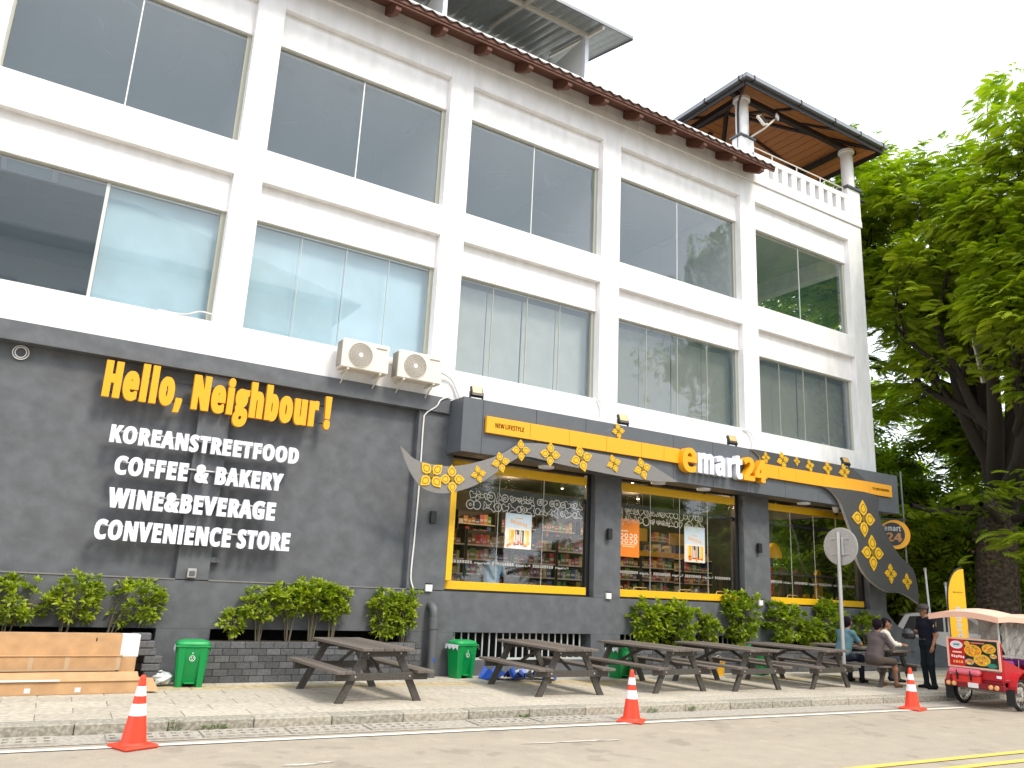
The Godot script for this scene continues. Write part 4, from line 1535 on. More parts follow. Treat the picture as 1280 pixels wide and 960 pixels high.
	var r4 := ribbon("wavy_ribbon", "dark ribbon panel with big yellow flowers sweeping down past the building corner", vv([17.95, 4.76, 18.24, 4.70, 18.59, 4.46, 18.81, 4.08, 19.13, 3.4, 19.21, 2.94, 19.62, 2.49, 20.37, 2.17, 21.04, 2.15, 21.44, 2.05, 21.85, 1.88]),
		vv([17.95, 4.76, 20.13, 4.76, 20.27, 4.37, 20.31, 4.13, 20.66, 3.58, 21.16, 3.13, 21.68, 2.83, 21.84, 2.4, 21.85, 1.88]), 0.64, 0.72, M.dark_ribbon)
	for q in [[19.56, 4.05, 0.50, 0.0], [19.87, 3.16, 0.48, 0.0], [20.62, 2.65, 0.27, 0.0], [21.35, 2.47, 0.22, 0.0]]:
		flower(r4, q[0], q[1], 0.721, q[2], q[3])
	# round hanging sign past the corner, crescent yellow rim
	var rs := thing("round_sign", "round black and yellow hanging sign with number twenty four past the corner", "sign", Vector3(22.12, 3.83, -0.05), -0.62)
	var dk := MB.new()
	dk.lathe([Vector2(0.0, -0.09), Vector2(0.42, -0.09), Vector2(0.42, 0.09), Vector2(0.0, 0.09)], 36, Transform3D(Basis(Vector3.RIGHT, PI / 2), Vector3.ZERO))
	part("drum", dk, M.sign_yellow, rs)
	var fc := MB.new()
	fc.lathe([Vector2(0.335, 0.0), Vector2(0.335, 0.006), Vector2(0.0, 0.006)], 32, Transform3D(Basis(Vector3.RIGHT, PI / 2), Vector3(-0.07, 0.01, 0.091)))
	part("dark_face", fc, M.black_metal, rs)
	letters(rs, "emart", -0.32, 0.16, 0.10, 0.15, 0.10, 0.0, M.print_white, 0.8, 0.03, true)
	letters(rs, "24", -0.30, 0.17, -0.20, 0.24, 0.10, 0.0, M.lamp_amber, 0.9, 0.03, true)
	var pl := MB.new()
	pl.tube([Vector3(0.36, -1.5, -0.15), Vector3(0.36, 1.9, -0.15)], [0.025], 8)
	part("pole", pl, M.gutter_metal, rs)
	slab("bracket", M.black_metal, rs, Vector3(-0.3, 0.42, -0.05), Vector3(0.36, 0.47, 0.0))
	# floodlights on top of the sign box
	var f0 := thing("sign_floodlight", "small black floodlight on the sign box near the air conditioners", "floodlight", Vector3(7.62, 5.43, 0.35), 0.0, "floodlights along the sign box")
	var hb := Basis.from_euler(Vector3(-0.45, -0.12, 0))
	part("housing", bb(Vector3(0.26, 0.25, 0.08), 0.015), M.black_metal, f0, Vector3(0, 0.20, 0), hb)
	part("lens", bb(Vector3(0.20, 0.15, 0.01), 0.003), M.chair_brass, f0, Vector3(0, 0.20, 0) + hb * Vector3(0, 0.025, 0.042), hb)
	var yk := MB.new()
	yk.box(Vector3(0, 0.01, 0), Vector3(0.18, 0.02, 0.06)); yk.box(Vector3(-0.145, 0.1, 0), Vector3(0.02, 0.2, 0.05)); yk.box(Vector3(0.145, 0.1, 0), Vector3(0.02, 0.2, 0.05))
	yk.box(Vector3(0, 0.02, -0.02), Vector3(0.31, 0.03, 0.05))
	part("yoke", yk, M.black_metal, f0)
	copy_of(f0, Vector3(11.46, 5.43, 0.35), 0.0, "small black floodlight on the sign box above the single crest flower")
	copy_of(f0, Vector3(14.98, 5.43, 0.35), 0.0, "small black floodlight on the sign box above the shop name")
	copy_of(f0, Vector3(19.45, 5.43, 0.35), 0.0, "small black floodlight on the sign box at the end of the flower row")
	# air conditioners on brackets
	for q in [[4.70, "air conditioner outdoor unit on the white wall farther from the sign box"], [5.83, "air conditioner outdoor unit on the white wall next to the sign box"]]:
		var ac := thing("air_conditioner", q[1], "air conditioner", Vector3(q[0], 5.62, 0.12), 0.0, "outdoor units on the white wall")
		slab("casing", M.ac_casing, ac, Vector3(0, 0, 0), Vector3(0.94, 0.56, 0.30), 0.02)
		var gr := MB.new()
		for i in 7:
			var rr := 0.04 + i * 0.032
			var ring := []
			for k in 29:
				ring.append(Vector3(0.36 + cos(TAU * k / 28) * rr, 0.28 + sin(TAU * k / 28) * rr, 0.318))
			gr.tube(ring, [0.006], 4, false)
		for k in 16:
			var e := Vector3(cos(TAU * k / 16), sin(TAU * k / 16), 0)
			gr.tube([Vector3(0.36, 0.28, 0.316) + e * 0.04, Vector3(0.36, 0.28, 0.316) + e * 0.235], [0.004], 4)
		part("fan_grille", gr, M.ac_casing, ac)
		var dk2 := MB.new()
		dk2.lathe([Vector2(0.235, 0.0), Vector2(0.235, 0.006), Vector2(0.0, 0.006)], 28, Transform3D(Basis(Vector3.RIGHT, PI / 2), Vector3(0.36, 0.28, 0.30)))
		part("fan_opening", dk2, M.ac_grille, ac)
		var hub := MB.new()
		hub.lathe([Vector2(0.045, 0.0), Vector2(0.045, 0.014), Vector2(0.0, 0.016)], 14, Transform3D(Basis(Vector3.RIGHT, PI / 2), Vector3(0.36, 0.28, 0.306)))
		part("fan_hub", hub, M.letter_white, ac)
		slab("side_grille", M.ac_grille, ac, Vector3(-0.012, 0.04, 0.03), Vector3(-0.001, 0.52, 0.27))
		slab("name_plate", M.ac_grille, ac, Vector3(0.66, 0.455, 0.301), Vector3(0.88, 0.485, 0.304))
		for x in [0.14, 0.78]:
			var br := MB.new()
			br.box(Vector3(x, -0.02, 0.10), Vector3(0.035, 0.03, 0.42))
			br.tube([Vector3(x, -0.03, 0.28), Vector3(x, -0.26, -0.11)], [0.015], 5)
			part("bracket", br, M.cream_steel, ac)
	# cables
	cable("white conduit running down the grey wall beside the first shop window", [Vector3(7.15, 5.50, 0.09), Vector3(6.95, 5.40, 0.10), Vector3(6.86, 5.25, 0.10), Vector3(6.67, 5.08, 0.03), Vector3(6.64, 4.85, 0.02), Vector3(6.65, 3.83, 0.02), Vector3(6.64, 2.79, 0.02), Vector3(6.62, 1.95, 0.02), Vector3(6.68, 1.68, 0.03), Vector3(6.60, 1.42, 0.03)], 0.016)
	cable("white pipe looping from the air conditioner to the sign box", [Vector3(6.77, 5.95, 0.2), Vector3(7.0, 5.94, 0.1), Vector3(7.2, 5.85, 0.06), Vector3(7.35, 5.6, 0.06), Vector3(7.45, 5.42, 0.1)], 0.022)
	cable("white pipe arching between the two air conditioners", [Vector3(5.64, 5.78, 0.2), Vector3(5.72, 5.9, 0.08), Vector3(5.83, 5.95, 0.05), Vector3(5.92, 5.8, 0.05)], 0.02)
	cable("white cable curling over the sign box below the second pilaster", [Vector3(10.96, 6.1, 0.04), Vector3(11.05, 5.98, 0.06), Vector3(11.08, 5.75, 0.08), Vector3(10.95, 5.58, 0.1), Vector3(10.7, 5.48, 0.2)], 0.018)
	cable("white cable curling over the sign box beside the name floodlight", [Vector3(15.75, 6.05, 0.02), Vector3(15.95, 6.02, 0.05), Vector3(16.1, 5.8, 0.08), Vector3(15.95, 5.55, 0.12), Vector3(15.5, 5.46, 0.25)], 0.018)
	cable("white window stay arm resting on the sill of the blue window", [Vector3(1.55, 6.14, -0.1), Vector3(1.95, 6.12, 0.0), Vector3(2.2, 6.22, 0.02), Vector3(2.42, 6.24, -0.05)], 0.014)
	# coiled loops of wire at the top of the grey wall
	for q in [[-0.29, 5.02, 0.11, "coiled white wire ring high on the grey wall away from the lettering"], [1.87, 4.86, 0.09, "coiled white wire ring behind the yellow comma"]]:
		var cr := thing("wire_coil", q[3], "wire", Vector3(q[0], q[1], -0.13))
		for k in 2:
			var ring := MB.new()
			var pts := []
			for i in 21:
				pts.append(Vector3(cos(TAU * i / 20) * q[2] * (1.0 - 0.3 * k), sin(TAU * i / 20) * q[2] * (1.0 - 0.25 * k), 0.01 * k))
			ring.tube(pts, [0.010], 5, false)
			part("loop", ring, M.cable_white, cr)
	# wall lamps and socket boxes on the piers
	for q in [[6.98, "pier by the white conduit"], [11.36, "pillar between first and second windows"], [16.2, "pillar between second and third windows"]]:
		var wl := thing("wall_lamp", "small black box lamp on the " + q[1], "wall lamp", Vector3(q[0], 2.94, 0.0), 0.0, "black box lamps on the piers")
		slab("body", M.black_metal, wl, Vector3(-0.055, 0.0, 0.02), Vector3(0.055, 0.24, 0.11), 0.008)
		slab("back_plate", M.black_metal, wl, Vector3(-0.04, 0.04, 0.0), Vector3(0.04, 0.20, 0.019))
		var so := thing("socket_box", "small white socket box at sill height on the " + q[1], "socket", Vector3(q[0] + 0.03, 1.66, 0.0), 0.0, "white socket boxes on the piers")
		slab("cover", M.cable_white, so, Vector3(-0.07, 0.0, 0.001), Vector3(0.07, 0.13, 0.05), 0.006)
		slab("hood", M.black_metal, so, Vector3(-0.06, 0.131, 0.001), Vector3(0.06, 0.155, 0.05))
	var so2 := thing("socket_box", "grey socket box low on the pier below the white wall lettering", "socket", Vector3(2.68, 1.72, 0.0))
	slab("cover", M.sign_back, so2, Vector3(-0.07, 0.0, 0.001), Vector3(0.07, 0.15, 0.06), 0.008)
	slab("flap", M.grey_panel, so2, Vector3(-0.045, 0.03, 0.061), Vector3(0.045, 0.11, 0.07), 0.003)
	# grey rain pipe at the corner of the first shop window
	var dpp := thing("drain_pipe", "grey plastic drain pipe with an elbow standing by the basement vent", "pipe", Vector3(7.10, PAVE, 0.16))
	var mp := MB.new()
	mp.tube([Vector3(0, 0, 0), Vector3(0, 1.12, 0), Vector3(-0.01, 1.22, -0.02), Vector3(-0.02, 1.28, -0.09), Vector3(-0.02, 1.29, -0.16)], [0.085], 14)
	part("pipe", mp, M.pvc_grey, dpp)
	var cf := MB.new()
	cf.lathe([Vector2(0.086, 0.86), Vector2(0.098, 0.87), Vector2(0.098, 1.05), Vector2(0.086, 1.06)], 14)
	part("coupling", cf, M.pvc_grey, dpp)
	slab("blue_mark", M.blue_plastic, dpp, Vector3(0.0, 0.28, 0.083), Vector3(0.035, 0.36, 0.089))
	var cam2 := thing("security_camera", "small white dome camera under the sign box by the corner window", "camera", Vector3(19.0, 4.33, 0.3))
	var cm := MB.new()
	cm.lathe([Vector2(0.0, -0.16), Vector2(0.05, -0.15), Vector2(0.08, -0.10), Vector2(0.09, -0.05), Vector2(0.1, 0.0)], 16)
	part("dome", cm, M.letter_white, cam2)
	var c3 := MB.new()
	c3.lathe([Vector2(0.0, -0.24), Vector2(0.04, -0.22), Vector2(0.05, -0.16)], 12)
	part("eye", c3, M.black_metal, cam2)


func cable(label: String, pts: Array, r: float) -> void:
	var c := Curve3D.new()
	for i in pts.size():
		var d: Vector3 = (pts[mini(i + 1, pts.size() - 1)] - pts[maxi(i - 1, 0)]) * 0.18
		c.add_point(pts[i], -d, d)
	c.bake_interval = 0.06
	var mb := MB.new()
	mb.tube(Array(c.get_baked_points()), [r], 7)
	var o := part("cable", mb, M.cable_white, self)
	o.name = numbered("cable")
	meta(o, label, "cable")


func wall_line(label: String, text: String, x0: float, x1: float, y0: float, cap: float, m: String, squeeze: float, grow: float, depth: float) -> void:
	var t := thing("wall_lettering", label, "lettering", Vector3.ZERO, 0.0, "raised words on the grey wall")
	letters(t, text, x0, x1, y0, cap, 0.16, depth, M[m], squeeze, grow, false, 0.22 if cap > 0.5 else 0.3)
	var rm: Material = M.black_metal if cap > 0.5 else M.cable_white
	for f in ([0.12, 0.72] if cap > 0.5 else [0.72]):
		slab("rail", rm, t, Vector3(x0 + 0.05, y0 + cap * f, 0.025), Vector3(x1 - 0.05, y0 + cap * f + 0.02, 0.045))
	for k in 5:
		var x := x0 + 0.2 + (x1 - x0 - 0.4) * k / 4.0
		slab("standoff", rm, t, Vector3(x, y0 + cap * 0.72, -0.16), Vector3(x + 0.015, y0 + cap * 0.72 + 0.015, 0.024))


# ---------------------------------------------------------------- things on the pavement
func make_table(label: String) -> Node3D:
	# long axis along z; A-frame legs at both ends
	var t := thing("picnic_table", label, "picnic table", Vector3.ZERO, 0.0, "dark picnic tables in a row on the pavement")
	var L := 2.05
	var top := 0.76
	for i in 5:
		part("top_plank", bb(Vector3(0.158, 0.042, L), 0.005), M["table_wood_%d" % [1, 0, 2, 0, 1][i]], t, Vector3((i - 2) * 0.164, top - 0.021, 0))
	for s in [-1, 1]:
		for i in 2:
			part("seat_plank", bb(Vector3(0.135, 0.042, L), 0.005), M["table_wood_%d" % [0, 1][i]], t, Vector3(s * (0.56 + i * 0.14), 0.43, 0))
	for e in [-1, 1]:
		var z: float = e * 0.80
		part("top_cleat", bb(Vector3(0.74, 0.085, 0.05), 0.004), M.table_frame, t, Vector3(0, top - 0.086, z + e * 0.052))
		part("seat_bearer", bb(Vector3(1.46, 0.10, 0.05), 0.004), M.table_frame, t, Vector3(0, 0.357, z + e * 0.052))
		for s in [-1, 1]:
			var a := Vector3(s * 0.62, 0.0, z)
			var b := Vector3(s * 0.24, top - 0.045, z)
			var lg := MB.new()
			# leg as a parallelogram board cut level at both ends
			var hw := 0.058
			var poly := PackedVector2Array([Vector2(a.x - hw, 0), Vector2(a.x + hw, 0), Vector2(b.x + hw, b.y), Vector2(b.x - hw, b.y)])
			lg.prism(poly, z - 0.024, z + 0.024)
			part("leg", lg, M.table_frame, t)
			for h in [[0.39, 0.36], [0.27, 0.68]]:
				var bolt := MB.new()
				bolt.lathe([Vector2(0.014, 0), Vector2(0.012, 0.01), Vector2(0, 0.012)], 8, Transform3D(Basis(Vector3.RIGHT, PI / 2 * e), Vector3(s * lerpf(0.62, 0.24, h[1] / 0.72), h[1], z + e * 0.078 if h[0] < 0.3 else z + e * 0.078)))
				part("bolt", bolt, M.steel, t)
	for s in [-1, 1]:
		var br := MB.new()
		br.tube([Vector3(0, top - 0.06, s * 0.10), Vector3(0, 0.40, s * 0.80)], [0.03], 4)
		part("brace", br, M.table_frame, t)
	part("middle_cleat", bb(Vector3(0.74, 0.06, 0.06), 0.004), M.table_frame, t, Vector3(0, top - 0.075, 0))
	return t


func make_cone(label: String) -> Node3D:
	var t := thing("traffic_cone", label, "traffic cone", Vector3.ZERO, 0.0, "orange cones along the road edge")
	var base := MB.new()
	base.bbox(Vector3(0, 0.02, 0), Vector3(0.38, 0.036, 0.38), 0.014)
	part("base", base, M.cone_orange, t)
	var r := func(y: float) -> float: return lerpf(0.132, 0.03, (y - 0.035) / 0.665)
	var body := MB.new()
	body.lathe([Vector2(0.155, 0.036), Vector2(0.14, 0.05), Vector2(r.call(0.06), 0.06), Vector2(r.call(0.70), 0.70), Vector2(0.02, 0.725), Vector2(0.0, 0.726)], 28)
	part("body", body, M.cone_orange, t)
	for band in [[0.32, 0.44], [0.515, 0.615]]:
		var b := MB.new()
		b.lathe([Vector2(r.call(band[0]) + 0.0005, band[0]), Vector2(r.call(band[0]) + 0.003, band[0] + 0.002), Vector2(r.call(band[1]) + 0.003, band[1] - 0.002), Vector2(r.call(band[1]) + 0.0005, band[1])], 28)
		part("reflective_band", b, M.cone_white, t)
	return t


func make_bin(label: String) -> Node3D:
	# pedal bin: tapered box body with a recessed front channel, a lid, a bag edge
	var t := thing("pedal_bin", label, "bin", Vector3.ZERO, 0.0, "green pedal bins on the pavement")
	var body := MB.new()
	var w0 := 0.195
	var w1 := 0.235
	var d0 := 0.15
	var d1 := 0.19
	var h := 0.58
	var c := 0.095                                   # half width of the channel
	# outline rings at the bottom and the top, going round
	var ring := func(w: float, d: float, y: float, cd: float) -> Array:
		return [Vector3(-w + 0.03, y, d), Vector3(-c - 0.015, y, d), Vector3(-c, y, d - cd), Vector3(c, y, d - cd), Vector3(c + 0.015, y, d), Vector3(w - 0.03, y, d), Vector3(w, y, d - 0.03), Vector3(w, y, -d + 0.03), Vector3(w - 0.03, y, -d), Vector3(-w + 0.03, y, -d), Vector3(-w, y, -d + 0.03), Vector3(-w, y, d - 0.03)]
	var levels := [ring.call(w0, d0, 0.0, 0.075), ring.call(w0 + 0.008, d0 + 0.008, 0.12, 0.07), ring.call(lerpf(w0, w1, 0.8), lerpf(d0, d1, 0.8), 0.46, 0.012), ring.call(w1, d1, h, 0.006)]
	for l in 3:
		for i in 12:
			var j := (i + 1) % 12
			body.quad(levels[l][i], levels[l][j], levels[l + 1][j], levels[l + 1][i])
	part("body", body, M.bin_green, t)
	var rim := MB.new()
	rim.bbox(Vector3(0, h + 0.012, 0), Vector3(2 * w1 + 0.03, 0.03, 2 * d1 + 0.03), 0.01)
	part("rim", rim, M.bin_green, t)
	var bag := MB.new()
	for s in [-1, 1]:
		for k in 9:
			var z0 := -d1 + k * 2 * d1 / 9.0
			var z1 := z0 + 2 * d1 / 9.0
			var dy0 := 0.05 + 0.03 * sin(k * 2.3)
			var dy1 := 0.05 + 0.03 * sin((k + 1) * 2.3)
			var x: float = s * (w1 + 0.019)
			body = bag
			bag.quad(Vector3(x + s * 0.015, h - dy0, z0), Vector3(x + s * 0.015, h - dy1, z1), Vector3(x, h + 0.028, z1), Vector3(x, h + 0.028, z0))
	part("bag_edge", bag, M.bag_white, t)
	var lid := MB.new()
	var prof := [[0.0, 1.06, 1.06], [0.02, 1.07, 1.07], [0.05, 0.98, 0.96], [0.075, 0.6, 0.6]]
	var rings := []
	for p in prof:
		var rr := []
		for i in 20:
			var a := TAU * i / 20.0
			var sx := signf(cos(a)) * pow(absf(cos(a)), 0.45)
			var sz := signf(sin(a)) * pow(absf(sin(a)), 0.45)
			rr.append(Vector3(sx * w1 * p[1], h + 0.03 + p[0], sz * d1 * p[2]))
		rings.append(rr)
	for l in rings.size() - 1:
		for i in 20:
			var j := (i + 1) % 20
			lid.quad(rings[l][j], rings[l][i], rings[l + 1][i], rings[l + 1][j])
	for i in range(1, 19):
		lid.tri(rings[3][0], rings[3][i + 1], rings[3][i])
	part("lid", lid, M.bin_lid, t)
	part("pedal", bb(Vector3(0.15, 0.02, 0.09), 0.006), M.bin_green, t, Vector3(0, 0.06, d0 - 0.02))
	part("pedal_recess", bb(Vector3(0.17, 0.05, 0.01), 0.002), M.black_void, t, Vector3(0, 0.03, d0 - 0.068))
	var mk := MB.new()
	ring_print(mk, blob(0, 0.042), 0.007, Transform3D(Basis(Vector3.RIGHT, -0.08), Vector3(0, 0.42, d1 - 0.014)))
	for k in 3:
		mk.box(Vector3(cos(TAU * k / 3 + 0.5) * 0.017, 0.42 + sin(TAU * k / 3 + 0.5) * 0.017, d1 - 0.014), Vector3(0.016, 0.010, 0.002), Basis(Vector3.BACK, TAU * k / 3))
	mk.box(Vector3(0, 0.495, d1 - 0.010), Vector3(0.012, 0.022, 0.002))
	part("recycling_mark", mk, M.print_white, t)
	return t


func planter(label: String, x0: float, x1: float, z0: float, z1: float, courses: int, rough_end := false) -> Node3D:
	var t := thing("brick_planter", label, "planter", Vector3(x0, PAVE, 0))
	var bl := 0.235
	var bh := 0.105
	var n := int(round((x1 - x0) / bl))
	bl = (x1 - x0) / n
	var core := MB.new()
	core.ab(Vector3(0.006, -0.01, z0), Vector3(x1 - x0 - 0.006, courses * bh - 0.006, z1 - 0.012))
	part("mortar_core", core, M.mortar, t)
	var dpt := 0.10
	for c in courses:
		var off := 0.5 * (c % 2)
		for i in n + int(c % 2):
			var a := maxf(0.0, (i - off) * bl)
			var b := minf(x1 - x0, (i - off + 1) * bl)
			if b - a < 0.03:
				continue
			if rough_end and a > (x1 - x0) - 0.9 + 0.22 * (courses - c) - 0.5:
				pass
			var m: Material = M[["brick_a", "brick_b", "brick_c"][rng.randi_range(0, 2)]]
			part("brick", bb(Vector3(snappedf(b - a - 0.009, 0.001), bh - 0.009, dpt), 0.004), m, t, Vector3((a + b) / 2, (c + 0.5) * bh, z1 - dpt / 2 + rng.randf_range(-0.004, 0.004)))
	var soil := MB.new()
	soil.ab(Vector3(0.02, courses * bh - 0.02, z0 + 0.01), Vector3(x1 - x0 - 0.02, courses * bh - 0.005, z1 - dpt - 0.002))
	part("soil", soil, M.soil, t)
	return t


func leaf_mesh(l: float, w: float, fold := 0.25) -> ArrayMesh:
	# one pointed leaf along +z, folded along its midrib, drooping a little
	var mb := MB.new()
	mb.use_col = true
	var a := Vector3(0, 0, 0)
	var m := Vector3(0, 0.02 * l, l * 0.5)
	var e := Vector3(0, -0.12 * l, l)
	var s1 := Vector3(w * 0.5, fold * w, l * 0.42)
	var s2 := Vector3(-w * 0.5, fold * w, l * 0.42)
	mb.tri(a, m, s1); mb.tri(m, e, s1); mb.tri(a, s2, m); mb.tri(m, s2, e)
	return mb.done()


func leaf_cloud(root: Node3D, called: String, mesh: ArrayMesh, m: Material, xf: Array, cols: Array) -> MultiMeshInstance3D:
	var mm := MultiMesh.new()
	mm.transform_format = MultiMesh.TRANSFORM_3D
	mm.use_colors = true
	mm.mesh = mesh
	mm.instance_count = xf.size()
	for i in xf.size():
		mm.set_instance_transform(i, xf[i])
		mm.set_instance_color(i, cols[i])
	var o := MultiMeshInstance3D.new()
	o.name = called
	o.multimesh = mm
	o.material_override = m
	root.add_child(o, true)
	o.set_meta("kind", "stuff")
	return o


var shrub_leaf_mesh: ArrayMesh


func shrub(label: String, at: Vector3, h: float, w: float, n: int, lean := 0.0, dark := 0.0, group := "clipped shrubs in the planters", bottom := 0.45, size := 1.0) -> void:
	if shrub_leaf_mesh == null:
		shrub_leaf_mesh = leaf_mesh(0.085, 0.045)
	var t := thing("shrub", label, "shrub", at, 0.0, group)
	var xf := []
	var cols := []
	var st := MB.new()
	var tips := []
	for k in 5:
		var a := TAU * k / 5.0 + rng.randf()
		var tip := Vector3(cos(a) * w * 0.38 + lean, h * rng.randf_range(0.62, 0.88), sin(a) * w * 0.25)
		var mid := Vector3(cos(a) * w * 0.10 + lean * 0.3, h * 0.4, sin(a) * w * 0.08)
		st.tube([Vector3(cos(a) * 0.03, 0, sin(a) * 0.03), mid, tip], [0.014, 0.011, 0.004], 5)
		tips.append(tip)
		for q in 2:
			var t2 := tip + Vector3(rng.randf_range(-0.2, 0.2) * w, rng.randf_range(-0.1, 0.15) * h, rng.randf_range(-0.15, 0.15) * w)
			st.tube([mid.lerp(tip, 0.5), t2], [0.007, 0.003], 4)
			tips.append(t2)
	part("stems", st, M.shrub_stem, t)
	# leaves gather in tufts round the twig ends
	var tufts := []
	for k in int(n / 6.0):
		var p := Vector3.ZERO
		for q in 12:
			p = Vector3(rng.randf_range(-1, 1), rng.randf_range(-1, 1), rng.randf_range(-1, 1))
			if p.length() < 1.0 and p.length() > 0.35: break
		var c := Vector3(lean * 0.9 + p.x * w * 0.5, h * (bottom + (1 - bottom) * 0.5) + p.y * h * (1 - bottom) * 0.5, p.z * w * 0.36)
		if rng.randf() < 0.15:
			c = tips[rng.randi_range(0, tips.size() - 1)]
		tufts.append(c)
	var mid_c := Vector3(lean * 0.6, h * 0.6, 0)
	for c in tufts:
		var tint := rng.randf()
		for k in 14:
			var d := Vector3(rng.randfn(), rng.randfn() * 0.6 + 0.5, rng.randfn()).normalized()
			d = (d + (c - mid_c).normalized() * 0.5).normalized()
			var b := Basis.looking_at(-d, Vector3.UP + Vector3(rng.randf() * 0.4, 0, rng.randf() * 0.4)).rotated(d, rng.randf_range(-0.7, 0.7))
			var s := rng.randf_range(0.7, 1.3) * size
			xf.append(Transform3D(b.scaled_local(Vector3(s, s, s)), c + d * rng.randf_range(0.0, 0.05)))
			var young := clampf(tint * 0.7 + rng.randf() * 0.4, 0, 1)
			cols.append(Color(0.11, 0.19, 0.015).lerp(Color(0.52, 0.58, 0.035), young * (1.0 - dark * 0.7)))
	leaf_cloud(t, "foliage", shrub_leaf_mesh, M.shrub_leaf, xf, cols)


func build_pavement_things() -> void:
	# planters and what grows in them
	planter("low dark brick planter behind the cardboard cartons", -4.2, 2.16, -0.02, 0.36, 5)
	planter("long low dark brick planter behind the table nearest the cartons", 3.02, 6.78, -0.02, 0.36, 6)
	planter("low dark brick planter behind the row of tables by the pillar", 11.9, 20.9, -0.02, 0.36, 5)
	for q in [[-0.55, 1.16, 1.0, "full round shrub rising above the carton's open end", 0.0, 900], [0.22, 1.02, 0.75, "loose shrub with bare stem beside the full round shrub", 0.1, 420], [0.95, 1.1, 0.8, "middle shrub with a dark bare stem behind the cartons", 0.12, 560], [1.55, 1.06, 0.85, "slanting shrub leaning toward the lettered wall pier", 0.38, 620], [-1.5, 1.0, 0.9, "bushy shrub at the far planter end behind the cartons", 0.0, 500]]:
		shrub(q[3], Vector3(q[0], PAVE + 0.5, 0.12), q[1], q[2], q[5], q[4], 0.0, "clipped shrubs in the planters", 0.12 if q[2] > 0.9 else 0.3)
	for q in [[3.42, 0.55, 0.4, "small low shrub at the planter end beside the green bin", 0.0, 160, 0.2], [3.85, 0.92, 0.7, "thin leafy shrub in the long planter", 0.0, 420, 0.4], [4.35, 1.02, 0.78, "dense bright shrub in the long planter with twin stems", 0.0, 640, 0.45], [4.75, 1.04, 0.7, "dense bright shrub over bare stems in the long planter", 0.05, 640, 0.48], [5.12, 1.0, 0.6, "upright shrub with pale bare trunk in the long planter", 0.0, 560, 0.38], [6.08, 0.98, 0.55, "shrub at the planter end with leaves down to the soil", 0.0, 480, 0.1], [6.48, 0.98, 0.5, "shrub touching the white conduit at the planter end", 0.0, 480, 0.15]]:
		shrub(q[3], Vector3(q[0], PAVE + 0.58, 0.14), q[1], q[2], q[5], q[4], 0.1, "clipped shrubs in the planters", q[6])
	for q in [[12.45, 1.12, 0.95, "leafy bush under the middle shop window by the pillar", 700, 0.25], [13.3, 1.05, 0.95, "round leafy bush under the orange poster", 700, 0.3], [14.35, 0.9, 0.6, "sparse bush with bare arching stem under the middle shop window", 200, 0.3], [15.35, 1.35, 1.0, "tall dark leaved bush in front of the pillar", 800, 0.45], [16.85, 1.15, 1.05, "spreading dark bush under the corner shop window", 800, 0.4], [17.9, 0.8, 0.8, "low bush between two taller bushes under the corner window", 420, 0.3], [18.7, 1.25, 1.1, "tall loose bush under the corner shop window behind the sign pole", 700, 0.45], [20.2, 0.95, 0.8, "thin bush behind the seated people", 260, 0.4]]:
		shrub(q[3], Vector3(q[0], PAVE + 0.48, 0.14), q[1], q[2], q[4], 0.0, q[5], "leafy bushes under the shop windows", 0.05, 1.5)
	# picnic tables
	var tb := make_table("dark picnic table standing alone in front of the long brick planter")
	tb.position = Vector3(4.95, PAVE, 1.98)
	tb.rotation.y = 0.03
	var spots := [[8.38, 2.04, -0.03, "dark picnic table with blue sheeting on the ground under it"], [10.76, 2.06, 0.05, "dark picnic table behind the cone, beside a green bin"], [12.68, 2.18, 0.01, "dark picnic table with a yellow thing behind it"], [14.74, 2.24, 0.06, "dark picnic table next to the round sign's pole"], [16.85, 2.32, 0.05, "dark picnic table at which three people sit"]]
	for s in spots:
		copy_of(tb, Vector3(s[0], PAVE, s[1]), s[2], s[3])
	# cones
	var c := make_cone("orange traffic cone on the white line beside the cardboard cartons")
	c.position = Vector3(1.51, 0.0, 4.40)
	c.rotation.y = 0.4
	copy_of(c, Vector3(8.2, 0.0, 4.58), 0.7, "orange traffic cone on the white line in front of the picnic tables")
	copy_of(c, Vector3(14.55, 0.0, 4.95), 0.2, "orange traffic cone on the white line near the parked tuk-tuk")
	# bins
	var b := make_bin("green pedal bin between the cartons and the brick planter")
	b.position = Vector3(2.74, PAVE, 0.62)
	b.rotation.y = -0.12
	copy_of(b, Vector3(7.70, PAVE, 0.24), 0.2, "green pedal bin in front of the barred basement vent")
	copy_of(b, Vector3(11.15, PAVE, 0.75), 0.1, "green pedal bin behind the picnic table near the middle cone")
	copy_of(b, Vector3(15.3, PAVE, 0.75), 0.1, "green pedal bin half hidden behind the farther picnic tables")
	# cartons
	carton()
	# litter and small things
	var bs := thing("blue_sheeting", "crumpled blue plastic sheeting on the ground under a picnic table", "sheeting", Vector3(8.75, PAVE, 0.55))
	for k in 4:
		var mb := MB.new()
		var pts := []
		for i in 5:
			pts.append([])
			for j in 5:
				pts[i].append(Vector3(i * 0.12 - 0.24, absf(sin(i * 1.7 + k) * cos(j * 1.3 + k * 2)) * 0.22 + 0.01, j * 0.09 - 0.18))
		for i in 4:
			for j in 4:
				mb.quad(pts[i][j], pts[i][j + 1], pts[i + 1][j + 1], pts[i + 1][j])
		part("fold", mb, M.blue_plastic if k != 2 else M.bag_white, bs, Vector3(k * 0.33 - 0.5, 0.0, (k % 2) * 0.22), Basis(Vector3.UP, k * 0.8))
	var yb := thing("yellow_bucket", "small yellow bucket behind the picnic tables", "bucket", Vector3(14.0, PAVE, 0.72))
	var bm := MB.new()
